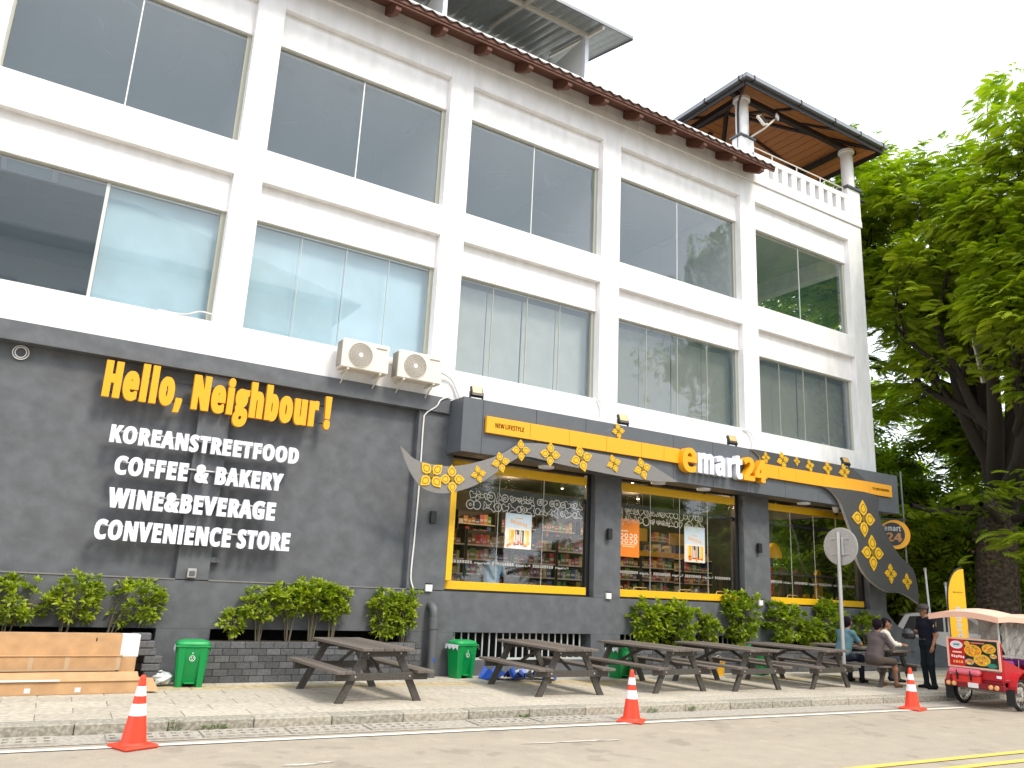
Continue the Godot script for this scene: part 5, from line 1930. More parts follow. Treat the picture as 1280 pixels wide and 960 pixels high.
	bm.lathe([Vector2(0.0, 0.0), Vector2(0.12, 0.0), Vector2(0.15, 0.28), Vector2(0.16, 0.29), Vector2(0.145, 0.28), Vector2(0.11, 0.02)], 18)
	part("body", bm, M.yellow_plastic, yb)
	var hd := MB.new()
	hd.tube([Vector3(-0.155, 0.27, 0), Vector3(-0.12, 0.38, 0), Vector3(0, 0.43, 0), Vector3(0.12, 0.38, 0), Vector3(0.155, 0.27, 0)], [0.008], 6)
	part("handle", hd, M.steel, yb)
	var lt := thing("plastic_bag", "crumpled white plastic bag on the planter end beside the green bin", "bag", Vector3(2.36, PAVE + 0.02, 0.55))
	var lm := MB.new()
	for i in 5:
		for j in 8:
			var f := func(a: int, bb2: int) -> Vector3:
				var th := PI * a / 5.0
				var ph := TAU * bb2 / 8.0
				var r := 0.13 + 0.03 * sin(a * 3.1 + bb2 * 2.7)
				return Vector3(sin(th) * cos(ph) * r * 1.4, 0.1 + cos(th) * r * 0.7, sin(th) * sin(ph) * r)
			lm.quad(f.call(i, j), f.call(i, j + 1), f.call(i + 1, j + 1), f.call(i + 1, j))
	part("crumple", lm, M.bag_white, lt)
	var bk := thing("loose_blocks", "short stack of grey blocks beside the carton's white end", "blocks", Vector3(2.2, PAVE, 0.5))
	for q in [[0, 0, 0], [0.02, 0.11, 0.0], [-0.02, 0.22, 0.01], [0.0, 0.33, 0.0], [-0.1, 0.44, 0.0], [-0.14, 0.55, 0.0], [-0.2, 0.66, -0.02]]:
		part("block", bb(Vector3(0.26, 0.10, 0.16), 0.01), M.brick_b if q[1] > 0.2 else M.brick_a, bk, Vector3(q[0], q[1] + 0.052, q[2]))
	# road sign seen from behind
	var sg := thing("round_road_sign", "round road sign seen from behind on a steel pole", "road sign", Vector3(15.92, PAVE, 2.55))
	var po := MB.new()
	po.tube([Vector3(0, 0, 0), Vector3(-0.06, 3.24, 0.06)], [0.042], 12)
	part("pole", po, M.steel, sg)
	var sb := Basis(Vector3.UP, -PI / 2 + 0.1)
	var ds := MB.new()
	ds.lathe([Vector2(0.0, 0.0), Vector2(0.41, 0.0), Vector2(0.42, 0.012), Vector2(0.40, 0.02), Vector2(0.0, 0.02)], 36, Transform3D(sb * Basis(Vector3.RIGHT, PI / 2), Vector3(0.03, 2.93, 0.06)))
	part("disc", ds, M.sign_back, sg)
	for y in [2.76, 3.10]:
		part("clamp_bar", bb(Vector3(0.46, 0.03, 0.02), 0.004), M.steel, sg, Vector3(0.0, y, 0.06), sb)
	part("channel", bb(Vector3(0.05, 0.4, 0.03), 0.004), M.steel, sg, Vector3(-0.01, 2.93, 0.13), sb)


func carton() -> void:
	var lo := thing("flat_carton", "long flat brown carton lying on the pavement below the upright carton", "carton", Vector3(0.0, PAVE, 1.02))
	slab("box_body", M.cardboard, lo, Vector3(-2.6, 0.0, -0.28), Vector3(1.96, 0.17, 0.22), 0.006)
	var fl := MB.new()
	fl.quad(Vector3(-2.6, 0.172, 0.24), Vector3(1.95, 0.172, 0.24), Vector3(1.95, 0.262, -0.05), Vector3(-2.6, 0.262, -0.05))
	fl.quad(Vector3(-2.6, 0.169, 0.24), Vector3(-2.6, 0.259, -0.05), Vector3(1.95, 0.259, -0.05), Vector3(1.95, 0.169, 0.24))
	part("flap", fl, M.cardboard, lo)
	var ef := MB.new()
	ef.quad(Vector3(1.962, 0.02, 0.22), Vector3(2.22, 0.03, 0.30), Vector3(2.18, 0.16, -0.12), Vector3(1.962, 0.17, -0.26))
	part("end_flap", ef, M.cardboard, lo)
	for x in [0.55, 1.15, -0.3]:
		slab("paper_tag", M.foam_white, lo, Vector3(x, 0.03, 0.221), Vector3(x + 0.07, 0.09, 0.223))
	slab("paper_strip", M.foam_white, lo, Vector3(0.25, 0.176, 0.246), Vector3(0.95, 0.20, 0.25))
	var up := thing("upright_carton", "tall brown carton standing on its side with a white foam end", "carton", Vector3(0.0, PAVE, 0.80))
	var bd := MB.new()
	bd.ab(Vector3(-2.6, 0.26, -0.30), Vector3(1.70, 0.76, -0.02))
	part("box_body", bd, M.cardboard, up)
	slab("lower_panel", M.cardboard, up, Vector3(-2.6, 0.265, -0.018), Vector3(1.72, 0.455, 0.03), 0.004)
	slab("fold_edge", M.cardboard, up, Vector3(-2.6, 0.456, -0.018), Vector3(1.74, 0.475, 0.045), 0.003)
	slab("foam_end", M.foam_white, up, Vector3(1.702, 0.44, -0.29), Vector3(1.95, 0.758, -0.01), 0.012)
	slab("torn_end", M.cardboard, up, Vector3(1.722, 0.20, -0.28), Vector3(1.93, 0.438, 0.0), 0.004)
	slab("inner_board", M.cardboard, up, Vector3(-2.58, 0.0, -0.28), Vector3(1.68, 0.258, -0.08))
	for x in [-0.35, 0.55, 1.0, 1.66]:
		slab("tape", M.tape, up, Vector3(x, 0.266, 0.031), Vector3(x + 0.06, 0.452, 0.0325))
	slab("tape", M.tape, up, Vector3(-2.6, 0.262, 0.0315), Vector3(1.66, 0.285, 0.034))
	slab("hand_hole", M.black_void, up, Vector3(1.36, 0.66, -0.019), Vector3(1.375, 0.71, -0.017))


# ---------------------------------------------------------------- people
# A figure is a set of tapered bones [a, b, ra, rb, colour] joined with a smooth minimum and meshed as surface nets.
func nets(mb: MB, bones: Array, cell: float, blend: float) -> void:
	var lo := Vector3.INF
	var hi := -Vector3.INF
	for b in bones:
		var r := Vector3.ONE * (maxf(b[2], b[3]) + blend + cell * 2)
		lo = lo.min(b[0] - r).min(b[1] - r)
		hi = hi.max(b[0] + r).max(b[1] + r)
	var nx := int((hi.x - lo.x) / cell) + 2
	var ny := int((hi.y - lo.y) / cell) + 2
	var nz := int((hi.z - lo.z) / cell) + 2
	var f := PackedFloat32Array()
	f.resize(nx * ny * nz)
	f.fill(1.0)
	var own := PackedInt32Array()
	own.resize(nx * ny * nz)
	var best := PackedFloat32Array()
	best.resize(nx * ny * nz)
	best.fill(9.0)
	for bi in bones.size():
		var b: Array = bones[bi]
		var a: Vector3 = b[0]
		var d: Vector3 = b[1] - b[0]
		var dd := maxf(d.length_squared(), 1e-8)
		var ra: float = b[2]
		var rb: float = b[3]
		var pad := Vector3.ONE * (maxf(ra, rb) + blend + cell * 2)
		var q0: Vector3 = ((b[0] as Vector3).min(b[1]) - pad - lo) / cell
		var q1: Vector3 = ((b[0] as Vector3).max(b[1]) + pad - lo) / cell
		for k in range(maxi(0, int(q0.z)), mini(nz, int(q1.z) + 1)):
			for j in range(maxi(0, int(q0.y)), mini(ny, int(q1.y) + 1)):
				var row := (k * ny + j) * nx
				for i in range(maxi(0, int(q0.x)), mini(nx, int(q1.x) + 1)):
					var p := lo + Vector3(i, j, k) * cell
					var t := clampf((p - a).dot(d) / dd, 0.0, 1.0)
					var v := (p - a - d * t).length() - lerpf(ra, rb, t)
					var at := row + i
					if v < best[at]:
						best[at] = v
						own[at] = bi
					var o := f[at]
					var h := maxf(blend - absf(o - v), 0.0) / blend
					f[at] = minf(o, v) - h * h * blend * 0.25
	var vid := {}
	var verts := PackedVector3Array()
	var owner := PackedInt32Array()
	for k in nz - 1:
		for j in ny - 1:
			for i in nx - 1:
				var base := (k * ny + j) * nx + i
				var mask := 0
				for c in 8:
					if f[base + (c & 1) + ((c >> 1) & 1) * nx + (c >> 2) * nx * ny] < 0.0:
						mask |= 1 << c
				if mask == 0 or mask == 255:
					continue
				var sum := Vector3.ZERO
				var n := 0
				for e in [[0, 1], [2, 3], [4, 5], [6, 7], [0, 2], [1, 3], [4, 6], [5, 7], [0, 4], [1, 5], [2, 6], [3, 7]]:
					var c0: int = e[0]
					var c1: int = e[1]
					var in0 := (mask >> c0) & 1
					if in0 == (mask >> c1) & 1:
						continue
					var f0 := f[base + (c0 & 1) + ((c0 >> 1) & 1) * nx + (c0 >> 2) * nx * ny]
					var f1 := f[base + (c1 & 1) + ((c1 >> 1) & 1) * nx + (c1 >> 2) * nx * ny]
					sum += Vector3(c0 & 1, (c0 >> 1) & 1, c0 >> 2).lerp(Vector3(c1 & 1, (c1 >> 1) & 1, c1 >> 2), f0 / (f0 - f1))
					n += 1
				vid[base] = verts.size()
				verts.append(lo + (Vector3(i, j, k) + sum / n) * cell)
				owner.append(own[base])
	var faces := []
	var steps := [1, nx, nx * ny]
	for k in range(1, nz - 1):
		for j in range(1, ny - 1):
			for i in range(1, nx - 1):
				var base := (k * ny + j) * nx + i
				var s0 := f[base] < 0.0
				for ax in 3:
					if s0 == (f[base + steps[ax]] < 0.0):
						continue
					var u: int = steps[(ax + 1) % 3]
					var v: int = steps[(ax + 2) % 3]
					var ids := [base, base - u, base - u - v, base - v]
					var ok := true
					for q in ids: ok = ok and vid.has(q)
					if not ok:
						continue
					var w := [vid[ids[0]], vid[ids[1]], vid[ids[2]], vid[ids[3]]]
					if not s0:
						w.reverse()
					faces.append(w)
	var nrm := PackedVector3Array()
	nrm.resize(verts.size())
	for w in faces:
		var fn := (verts[w[1]] - verts[w[0]]).cross(verts[w[2]] - verts[w[0]]) + (verts[w[2]] - verts[w[0]]).cross(verts[w[3]] - verts[w[0]])
		for q in 4:
			nrm[w[q]] += fn
	for w in faces:
		for q in [0, 2, 1, 0, 3, 2]:
			mb.col = bones[owner[w[q]]][4]
			mb.vert(verts[w[q]], nrm[w[q]].normalized())


func hand_bones(wrist: Vector3, dir: Vector3, palm_n: Vector3, side: float, skin: Color, curl := 0.5) -> Array:
	# dir: wrist towards fingers; palm_n: out of the palm; side: +1 thumb on dir x palm_n
	var x := dir.cross(palm_n).normalized() * side
	var out := []
	for k in 4:
		var off := (k - 1.5) * 0.019
		var base: Vector3 = wrist + dir * 0.085 - x * off
		out.append([wrist + dir * 0.01 - x * off * 0.6, base, 0.014, 0.0115, skin])
		var ln: float = [0.068, 0.078, 0.072, 0.056][k]
		var d := dir
		var p := base
		for s in 3:
			d = (d + palm_n * curl * (0.45 + 0.15 * s)).normalized()
			var e: Vector3 = p + d * ln * [0.45, 0.32, 0.25][s]
			out.append([p, e, 0.0100 - 0.001 * s, 0.0092 - 0.001 * s, skin])
			p = e
	var tb := wrist + dir * 0.03 + x * 0.028
	var t1: Vector3 = tb + (dir * 0.6 + x * 0.6 + palm_n * 0.35).normalized() * 0.04
	var t2: Vector3 = t1 + (dir * 0.85 + x * 0.1 + palm_n * 0.5).normalized() * 0.034
	out.append([wrist + dir * 0.015 + x * 0.012, tb, 0.015, 0.014, skin])
	out.append([tb, t1, 0.0125, 0.011, skin])
	out.append([t1, t2, 0.0105, 0.009, skin])
	return out


func head_bones(c: Vector3, b: Basis, skin: Color, hair: Color) -> Array:
	# c: centre of the head, b: x right ear, y up, z face
	var q := func(x: float, y: float, z: float) -> Vector3: return c + b * Vector3(x, y, z)
	var dark := Color(0.02, 0.015, 0.012)
	return [
		[q.call(0, 0.035, -0.012), q.call(0, 0.02, 0.0), 0.092, 0.09, skin],
		[q.call(0, -0.02, 0.02), q.call(0, -0.078, 0.045), 0.075, 0.04, skin],
		[q.call(0, 0.01, 0.09), q.call(0, -0.022, 0.108), 0.008, 0.014, skin],
		[q.call(0.085, 0.012, -0.005), q.call(0.09, -0.02, 0.0), 0.014, 0.009, skin],
		[q.call(-0.085, 0.012, -0.005), q.call(-0.09, -0.02, 0.0), 0.014, 0.009, skin],
		[q.call(0.034, 0.012, 0.084), q.call(0.030, 0.012, 0.085), 0.011, 0.011, dark],
		[q.call(-0.034, 0.012, 0.084), q.call(-0.030, 0.012, 0.085), 0.011, 0.011, dark],
		[q.call(0.048, 0.032, 0.080), q.call(0.020, 0.035, 0.090), 0.007, 0.007, hair],
		[q.call(-0.048, 0.032, 0.080), q.call(-0.020, 0.035, 0.090), 0.007, 0.007, hair],
		[q.call(0.022, -0.052, 0.082), q.call(-0.022, -0.052, 0.082), 0.007, 0.007, Color(0.22, 0.07, 0.05)],
		[q.call(0, 0.062, -0.03), q.call(0, 0.058, 0.018), 0.094, 0.078, hair],
		[q.call(0, 0.02, -0.048), q.call(0, -0.035, -0.055), 0.085, 0.06, hair],
		[q.call(0.062, 0.045, -0.01), q.call(0.07, 0.0, -0.03), 0.035, 0.03, hair],
		[q.call(-0.062, 0.045, -0.01), q.call(-0.07, 0.0, -0.03), 0.035, 0.03, hair],
	]


func person(label: String, at: Vector3, turn: float, J: Dictionary, C: Dictionary) -> Node3D:
	var t := thing("person", label, "person", at, turn)
	var sh: Color = C.shirt
	var tr: Color = C.trousers
	var sk: Color = C.skin
	var bones := []
	var pel: Vector3 = J.pelvis
	var ch: Vector3 = J.chest
	var nk: Vector3 = J.neck
	var hd: Vector3 = J.head
	var hb: Basis = J.get("head_turn", Basis())
	var mid := pel.lerp(ch, 0.45)
	var across: Vector3 = (J.sh_r - J.sh_l).normalized()
	for s in [-1, 1]:
		bones.append([pel + across * 0.055 * s + Vector3(0, 0.06, 0), mid + across * 0.05 * s, 0.125, 0.118, sh])
		bones.append([mid + across * 0.05 * s, ch + across * 0.065 * s, 0.118, 0.125, sh])
	bones.append([ch, nk - (nk - ch) * 0.35, 0.13, 0.085, sh])
	bones.append([J.sh_l, J.sh_r, 0.072, 0.072, sh])
	bones.append([nk - (nk - ch) * 0.3, hd + hb * Vector3(0, -0.07, -0.01), 0.058, 0.055, sk])
	bones.append([J.hip_l, J.hip_r, 0.115, 0.115, tr])
	for s in ["l", "r"]:
		var a: Vector3 = J["sh_" + s]
		var e: Vector3 = J["el_" + s]
		var w: Vector3 = J["wr_" + s]
		var k: float = C.get("sleeve", 0.6)
		if k <= 1.0:
			bones.append([a, a.lerp(e, k), 0.062, 0.056, sh])
			bones.append([a.lerp(e, k), e, 0.046, 0.040, sk])
			bones.append([e, w, 0.041, 0.028, sk])
		else:
			bones.append([a, e, 0.060, 0.048, sh])
			bones.append([e, e.lerp(w, k - 1.0), 0.048, 0.040, sh])
			bones.append([e.lerp(w, k - 1.0), w, 0.034, 0.028, sk])
		var hp: Vector3 = J["hip_" + s]
		var kn: Vector3 = J["kn_" + s]
		var an: Vector3 = J["an_" + s]
		if C.get("shorts", false):
			bones.append([hp, hp.lerp(kn, 0.95), 0.098, 0.078, tr])
			bones.append([hp.lerp(kn, 0.95), kn, 0.058, 0.056, sk])
			bones.append([kn, kn.lerp(an, 0.35), 0.055, 0.056, sk])
			bones.append([kn.lerp(an, 0.35), an, 0.055, 0.036, sk])
		else:
			bones.append([hp, kn, 0.100, 0.072, tr])
			bones.append([kn, an, 0.070, 0.052, tr])
		var toe: Vector3 = J["toe_" + s]
		bones.append([an + Vector3(0, -0.035, -0.01), toe, 0.042, 0.032, C.shoe])
		bones.append([an + Vector3(0, -0.04, 0) - (toe - an) * 0.25, an + Vector3(0, -0.04, 0), 0.038, 0.04, C.shoe])
	var mb := MB.new()
	mb.use_col = true
	nets(mb, bones, 0.02, 0.045)
	nets(mb, head_bones(hd, hb, sk, C.hair), 0.011, 0.012)
	for s in ["l", "r"]:
		var w: Vector3 = J["wr_" + s]
		var d: Vector3 = J.get("hand_" + s, (w - J["el_" + s]).normalized())
		var pn: Vector3 = J.get("palm_" + s, Vector3(1, 0, 0) if s == "l" else Vector3(-1, 0, 0))
		pn = (pn - d * pn.dot(d)).normalized()
		nets(mb, hand_bones(w, d, pn, 1.0 if s == "l" else -1.0, sk, C.get("curl", 0.5)), 0.0065, 0.006)
	part("body", mb, M.painted, t)
	return t


func sit(lean: float, head_yaw: float, hand_fwd: float, spread := 0.2, feet := 0.12) -> Dictionary:
	# sitting on a bench, facing +z; the seat top is at y = 0.45
	var ch := Vector3(0, 0.93, 0.02 + lean)
	var nk := Vector3(0, 1.10, 0.04 + lean * 1.35)
	return {
		"pelvis": Vector3(0, 0.56, 0), "chest": ch, "neck": nk, "head": nk + Vector3(0, 0.16, 0.035), "head_turn": Basis(Vector3.UP, head_yaw),
		"sh_l": Vector3(0.165, 1.05, 0.02 + lean * 1.2), "sh_r": Vector3(-0.165, 1.05, 0.02 + lean * 1.2),
		"el_l": Vector3(0.24, 0.83, 0.20 + lean), "el_r": Vector3(-0.24, 0.83, 0.20 + lean),
		"wr_l": Vector3(0.12, 0.82, hand_fwd), "wr_r": Vector3(-0.13, 0.82, hand_fwd),
		"palm_l": Vector3(0, -1, 0), "palm_r": Vector3(0, -1, 0),
		"hip_l": Vector3(0.09, 0.55, 0.02), "hip_r": Vector3(-0.09, 0.55, 0.02),
		"kn_l": Vector3(spread, 0.53, 0.44), "kn_r": Vector3(-spread, 0.53, 0.44),
		"an_l": Vector3(spread * 0.9, 0.085, 0.38 + feet), "an_r": Vector3(-spread * 0.9, 0.085, 0.42 + feet),
		"toe_l": Vector3(spread * 1.0, 0.035, 0.53 + feet), "toe_r": Vector3(-spread * 1.0, 0.035, 0.57 + feet),
	}


func build_people() -> void:
	var skin := Color(0.30, 0.165, 0.10)
	var hair := Color(0.012, 0.011, 0.012)
	var J := sit(0.10, 0.1, 0.46, 0.17, 0.10)
	person("person in a brown grey shirt and shorts sitting on the picnic bench, back turned", Vector3(16.16, PAVE, 3.12), PI / 2, J, {"shirt": Color(0.095, 0.075, 0.075), "trousers": Color(0.085, 0.07, 0.055), "skin": skin, "shoe": Color(0.16, 0.09, 0.06), "hair": hair, "sleeve": 0.85, "shorts": true})
	J = sit(0.20, -0.5, 0.60, 0.15, 0.05)
	J.wr_l = Vector3(0.02, 0.84, 0.66)
	J.el_l = Vector3(0.25, 0.86, 0.42)
	person("person in a white long sleeved shirt with one arm stretched over the picnic table", Vector3(17.50, PAVE, 2.20), 1.0, J, {"shirt": Color(0.62, 0.58, 0.50), "trousers": Color(0.05, 0.06, 0.09), "skin": skin, "shoe": Color(0.02, 0.02, 0.02), "hair": hair, "sleeve": 1.7})
	J = sit(0.12, 0.0, 0.45, 0.15, 0.05)
	person("person in a teal shirt sitting on the bench beyond the brown grey shirt", Vector3(16.20, PAVE, 2.32), PI / 2, J, {"shirt": Color(0.09, 0.17, 0.20), "trousers": Color(0.03, 0.035, 0.05), "skin": skin, "shoe": Color(0.02, 0.02, 0.02), "hair": hair, "sleeve": 0.7})
	var cup := thing("drink_cup", "clear plastic drink cup held on the picnic table", "cup", Vector3(16.70, PAVE + 0.76, 3.12))
	var cm := MB.new()
	cm.lathe([Vector2(0.0, 0.0), Vector2(0.032, 0.0), Vector2(0.046, 0.15), Vector2(0.043, 0.15)], 16)
	part("cup_body", cm, M.bag_white, cup)
	var ld := MB.new()
	ld.lathe([Vector2(0.048, 0.15), Vector2(0.048, 0.16), Vector2(0.03, 0.185), Vector2(0.0, 0.19)], 16)
	part("lid", ld, M.cable_white, cup)
	# the guard
	J = {
		"pelvis": Vector3(0, 0.96, 0), "chest": Vector3(0, 1.30, 0.01), "neck": Vector3(0, 1.47, 0.0), "head": Vector3(0, 1.62, 0.045), "head_turn": Basis(Vector3.UP, 0.1) * Basis(Vector3.RIGHT, 0.12),
		"sh_l": Vector3(0.185, 1.41, 0), "sh_r": Vector3(-0.185, 1.41, 0),
		"el_l": Vector3(0.25, 1.13, -0.03), "el_r": Vector3(-0.24, 1.15, 0.05),
		"wr_l": Vector3(0.255, 0.90, 0.07), "wr_r": Vector3(-0.12, 1.16, 0.27),
		"palm_l": Vector3(-1, 0, 0), "palm_r": Vector3(1, 0, 0),
		"hip_l": Vector3(0.085, 0.92, 0), "hip_r": Vector3(-0.085, 0.92, 0),
		"kn_l": Vector3(0.10, 0.50, 0.03), "kn_r": Vector3(-0.11, 0.50, 0.02),
		"an_l": Vector3(0.10, 0.085, -0.02), "an_r": Vector3(-0.13, 0.085, -0.02),
		"toe_l": Vector3(0.12, 0.035, 0.15), "toe_r": Vector3(-0.17, 0.035, 0.15),
	}
	var g := person("person in black uniform and cap standing beside the tuk-tuk", Vector3(17.38, PAVE, 3.60), -PI / 2 - 0.35, J, {"shirt": Color(0.014, 0.015, 0.02), "trousers": Color(0.013, 0.016, 0.02), "skin": Color(0.26, 0.14, 0.085), "shoe": Color(0.015, 0.014, 0.013), "hair": hair, "sleeve": 0.75})
	var cap := MB.new()
	cap.lathe([Vector2(0.116, 0.0), Vector2(0.118, 0.03), Vector2(0.105, 0.075), Vector2(0.06, 0.105), Vector2(0.0, 0.112)], 22)
	var brim := PackedVector2Array()
	for i in 15:
		var a := PI * i / 14.0
		brim.append(Vector2(cos(a) * 0.09, 0.07 + sin(a) * 0.125))
	cap.prism(brim, -0.012, 0.0, Transform3D(Basis(Vector3(1, 0, 0), Vector3(0, -0.15, 1), Vector3(0, 1, 0)), Vector3(0, 0.012, 0.0)))
	part("cap", cap, M.dark_beam, g, Vector3(0.0, 1.66, 0.035), Basis(Vector3.UP, 0.1) * Basis(Vector3.RIGHT, 0.1))
	var bd := MB.new()
	var rp := []
	for i in 15:
		rp.append(Vector3(0.255, 1.30 + cos(TAU * i / 14) * 0.05, -0.01 + sin(TAU * i / 14) * 0.035))
	bd.tube(rp, [0.006], 5, false)
	var rp2 := []
	for i in 11:
		rp2.append(Vector3(0.12 + sin(PI * i / 10) * 0.06, 1.44 - 0.16 * i / 10.0, -0.125 + 0.02 * sin(PI * i / 10)))
	bd.tube(rp2, [0.007], 5)
	part("yellow_badge", bd, M.chair_brass, g)
	var bel := MB.new()
	bel.lathe([Vector2(0.178, 1.00), Vector2(0.182, 1.005), Vector2(0.182, 1.035), Vector2(0.178, 1.04)], 22, Transform3D(Basis().scaled(Vector3(1.0, 1, 0.78)), Vector3.ZERO))
	part("belt", bel, M.black_metal, g)
	var hm := thing("helmet", "black helmet held in front of the uniformed person", "helmet", Vector3(17.04, PAVE + 1.10, 3.40))
	var hs := MB.new()
	var pr := []
	for i in 9:
		pr.append(Vector2(sin(PI * (0.25 + 0.75 * (1 - i / 8.0))) * 0.13 if i < 8 else 0.0, -cos(PI * (0.75 * i / 8.0 + 0.25)) * 0.13))
	hs.lathe([Vector2(0.10, -0.09), Vector2(0.13, -0.03), Vector2(0.135, 0.03), Vector2(0.11, 0.09), Vector2(0.06, 0.125), Vector2(0.0, 0.135)], 20)
	part("shell", hs, M.car_dark, hm)
	slab("visor", M.black_metal, hm, Vector3(-0.145, -0.06, -0.08), Vector3(-0.125, 0.03, 0.08), 0.006)
	# customer behind the first shop window
	J = sit(0.28, 0.2, 0.5, 0.15, 0.05)
	person("person in a light blue shirt bending over behind the first shop window", Vector3(8.95, 1.22, -0.95), 2.5, J, {"shirt": Color(0.30, 0.48, 0.62), "trousers": Color(0.03, 0.03, 0.05), "skin": skin, "shoe": Color(0.02, 0.02, 0.02), "hair": hair, "sleeve": 0.8})
	var stool := thing("shop_stool", "dark stool under the blue shirted customer behind the window", "stool", Vector3(8.95, 1.17, -0.95))
	part("seat", bb(Vector3(0.36, 0.05, 0.36), 0.02), M.shelf_dark, stool, Vector3(0, 0.46, 0))
	for sx in [-0.14, 0.14]:
		for sz in [-0.14, 0.14]:
			part("leg", bb(Vector3(0.03, 0.435, 0.03), 0.004), M.black_metal, stool, Vector3(sx, 0.217, sz))


# ---------------------------------------------------------------- tuk-tuk trailer, rear towards the cones
func food_print() -> Texture2D:
	var im := paint_img(256, 160, Color(0.05, 0.10, 0.06))
	im.fill_rect(Rect2i(0, 0, 84, 160), Color(0.72, 0.06, 0.06))
	ell(im, 42, 34, 34, 24, Color(0.92, 0.88, 0.92))
	ell(im, 42, 34, 26, 17, Color(0.80, 0.84, 0.84))
	im.fill_rect(Rect2i(26, 28, 32, 10), Color(0.35, 0.5, 0.5))
	im.fill_rect(Rect2i(18, 74, 50, 9), Color(0.95, 0.8, 0.75))
	for i in 6:
		im.fill_rect(Rect2i(10 + i * 12, 96 + (i % 3) * 2, 9, 14), Color(0.97, 0.85, 0.82))
	for i in 4:
		im.fill_rect(Rect2i(18 + i * 14, 128, 11, 16), Color(0.95, 0.55 + 0.1 * (i % 2), 0.35))
	var r := RandomNumberGenerator.new()
	r.seed = 9
	for p in [[128, 62, 46, 36, Color(0.93, 0.68, 0.10)], [212, 44, 36, 28, Color(0.88, 0.72, 0.15)], [172, 114, 44, 34, Color(0.86, 0.74, 0.2)], [106, 130, 24, 18, Color(0.75, 0.68, 0.62)], [232, 86, 18, 14, Color(0.7, 0.72, 0.5)]]:
		ell(im, p[0], p[1], p[2], p[3], p[4])
		ell(im, p[0], p[1], p[2] * 0.85, p[3] * 0.82, p[4].lerp(Color(0.85, 0.45, 0.12), 0.45))
		for k in 26:
			var a := r.randf() * TAU
			var d := sqrt(r.randf()) * 0.75
			ell(im, p[0] + cos(a) * p[2] * d, p[1] + sin(a) * p[3] * d, r.randf_range(2, 7), r.randf_range(2, 5), [Color(0.95, 0.82, 0.3), Color(0.85, 0.35, 0.12), Color(0.95, 0.62, 0.45), Color(0.4, 0.5, 0.12)][k % 4])
	ell(im, 222, 142, 26, 14, Color(0.15, 0.5, 0.42))
	ell(im, 100, 22, 16, 16, Color(0.9, 0.66, 0.25))
	im.fill_rect(Rect2i(120, 12, 70, 8), Color(0.85, 0.45, 0.4))
	return ImageTexture.create_from_image(im)


func spoked_wheel(t: Node3D, at: Vector3, r: float) -> void:
	# axle along z
	var w := Node3D.new()
	w.name = "wheel"
	t.add_child(w, true)
	w.position = at
	var xf := Transform3D(Basis(Vector3.RIGHT, PI / 2), Vector3.ZERO)
	var ty := MB.new()
	ty.lathe([Vector2(r - 0.06, -0.03), Vector2(r - 0.02, -0.045), Vector2(r, -0.02), Vector2(r, 0.02), Vector2(r - 0.02, 0.045), Vector2(r - 0.06, 0.03), Vector2(r - 0.06, -0.03)], 30, xf)
	part("tyre", ty, M.rubber, w)
	var rim := MB.new()
	rim.lathe([Vector2(r - 0.085, -0.025), Vector2(r - 0.06, -0.031), Vector2(r - 0.06, 0.031), Vector2(r - 0.085, 0.025), Vector2(r - 0.085, -0.025)], 30, xf)
	part("rim", rim, M.chrome, w)
	var sp := MB.new()
	for k in 18:
		var e := Vector3(cos(TAU * k / 18), sin(TAU * k / 18), 0)
		var e2 := Vector3(cos(TAU * k / 18 + 0.5), sin(TAU * k / 18 + 0.5), 0)
		sp.tube([e2 * 0.03 + Vector3(0, 0, 0.03 * (1 - 2 * (k % 2))), e * (r - 0.08)], [0.004], 4)
	part("spokes", sp, M.chrome, w)
	var hub := MB.new()
	hub.lathe([Vector2(0, -0.05), Vector2(0.035, -0.05), Vector2(0.035, 0.05), Vector2(0, 0.05)], 14, xf)
	part("hub", hub, M.steel, w)


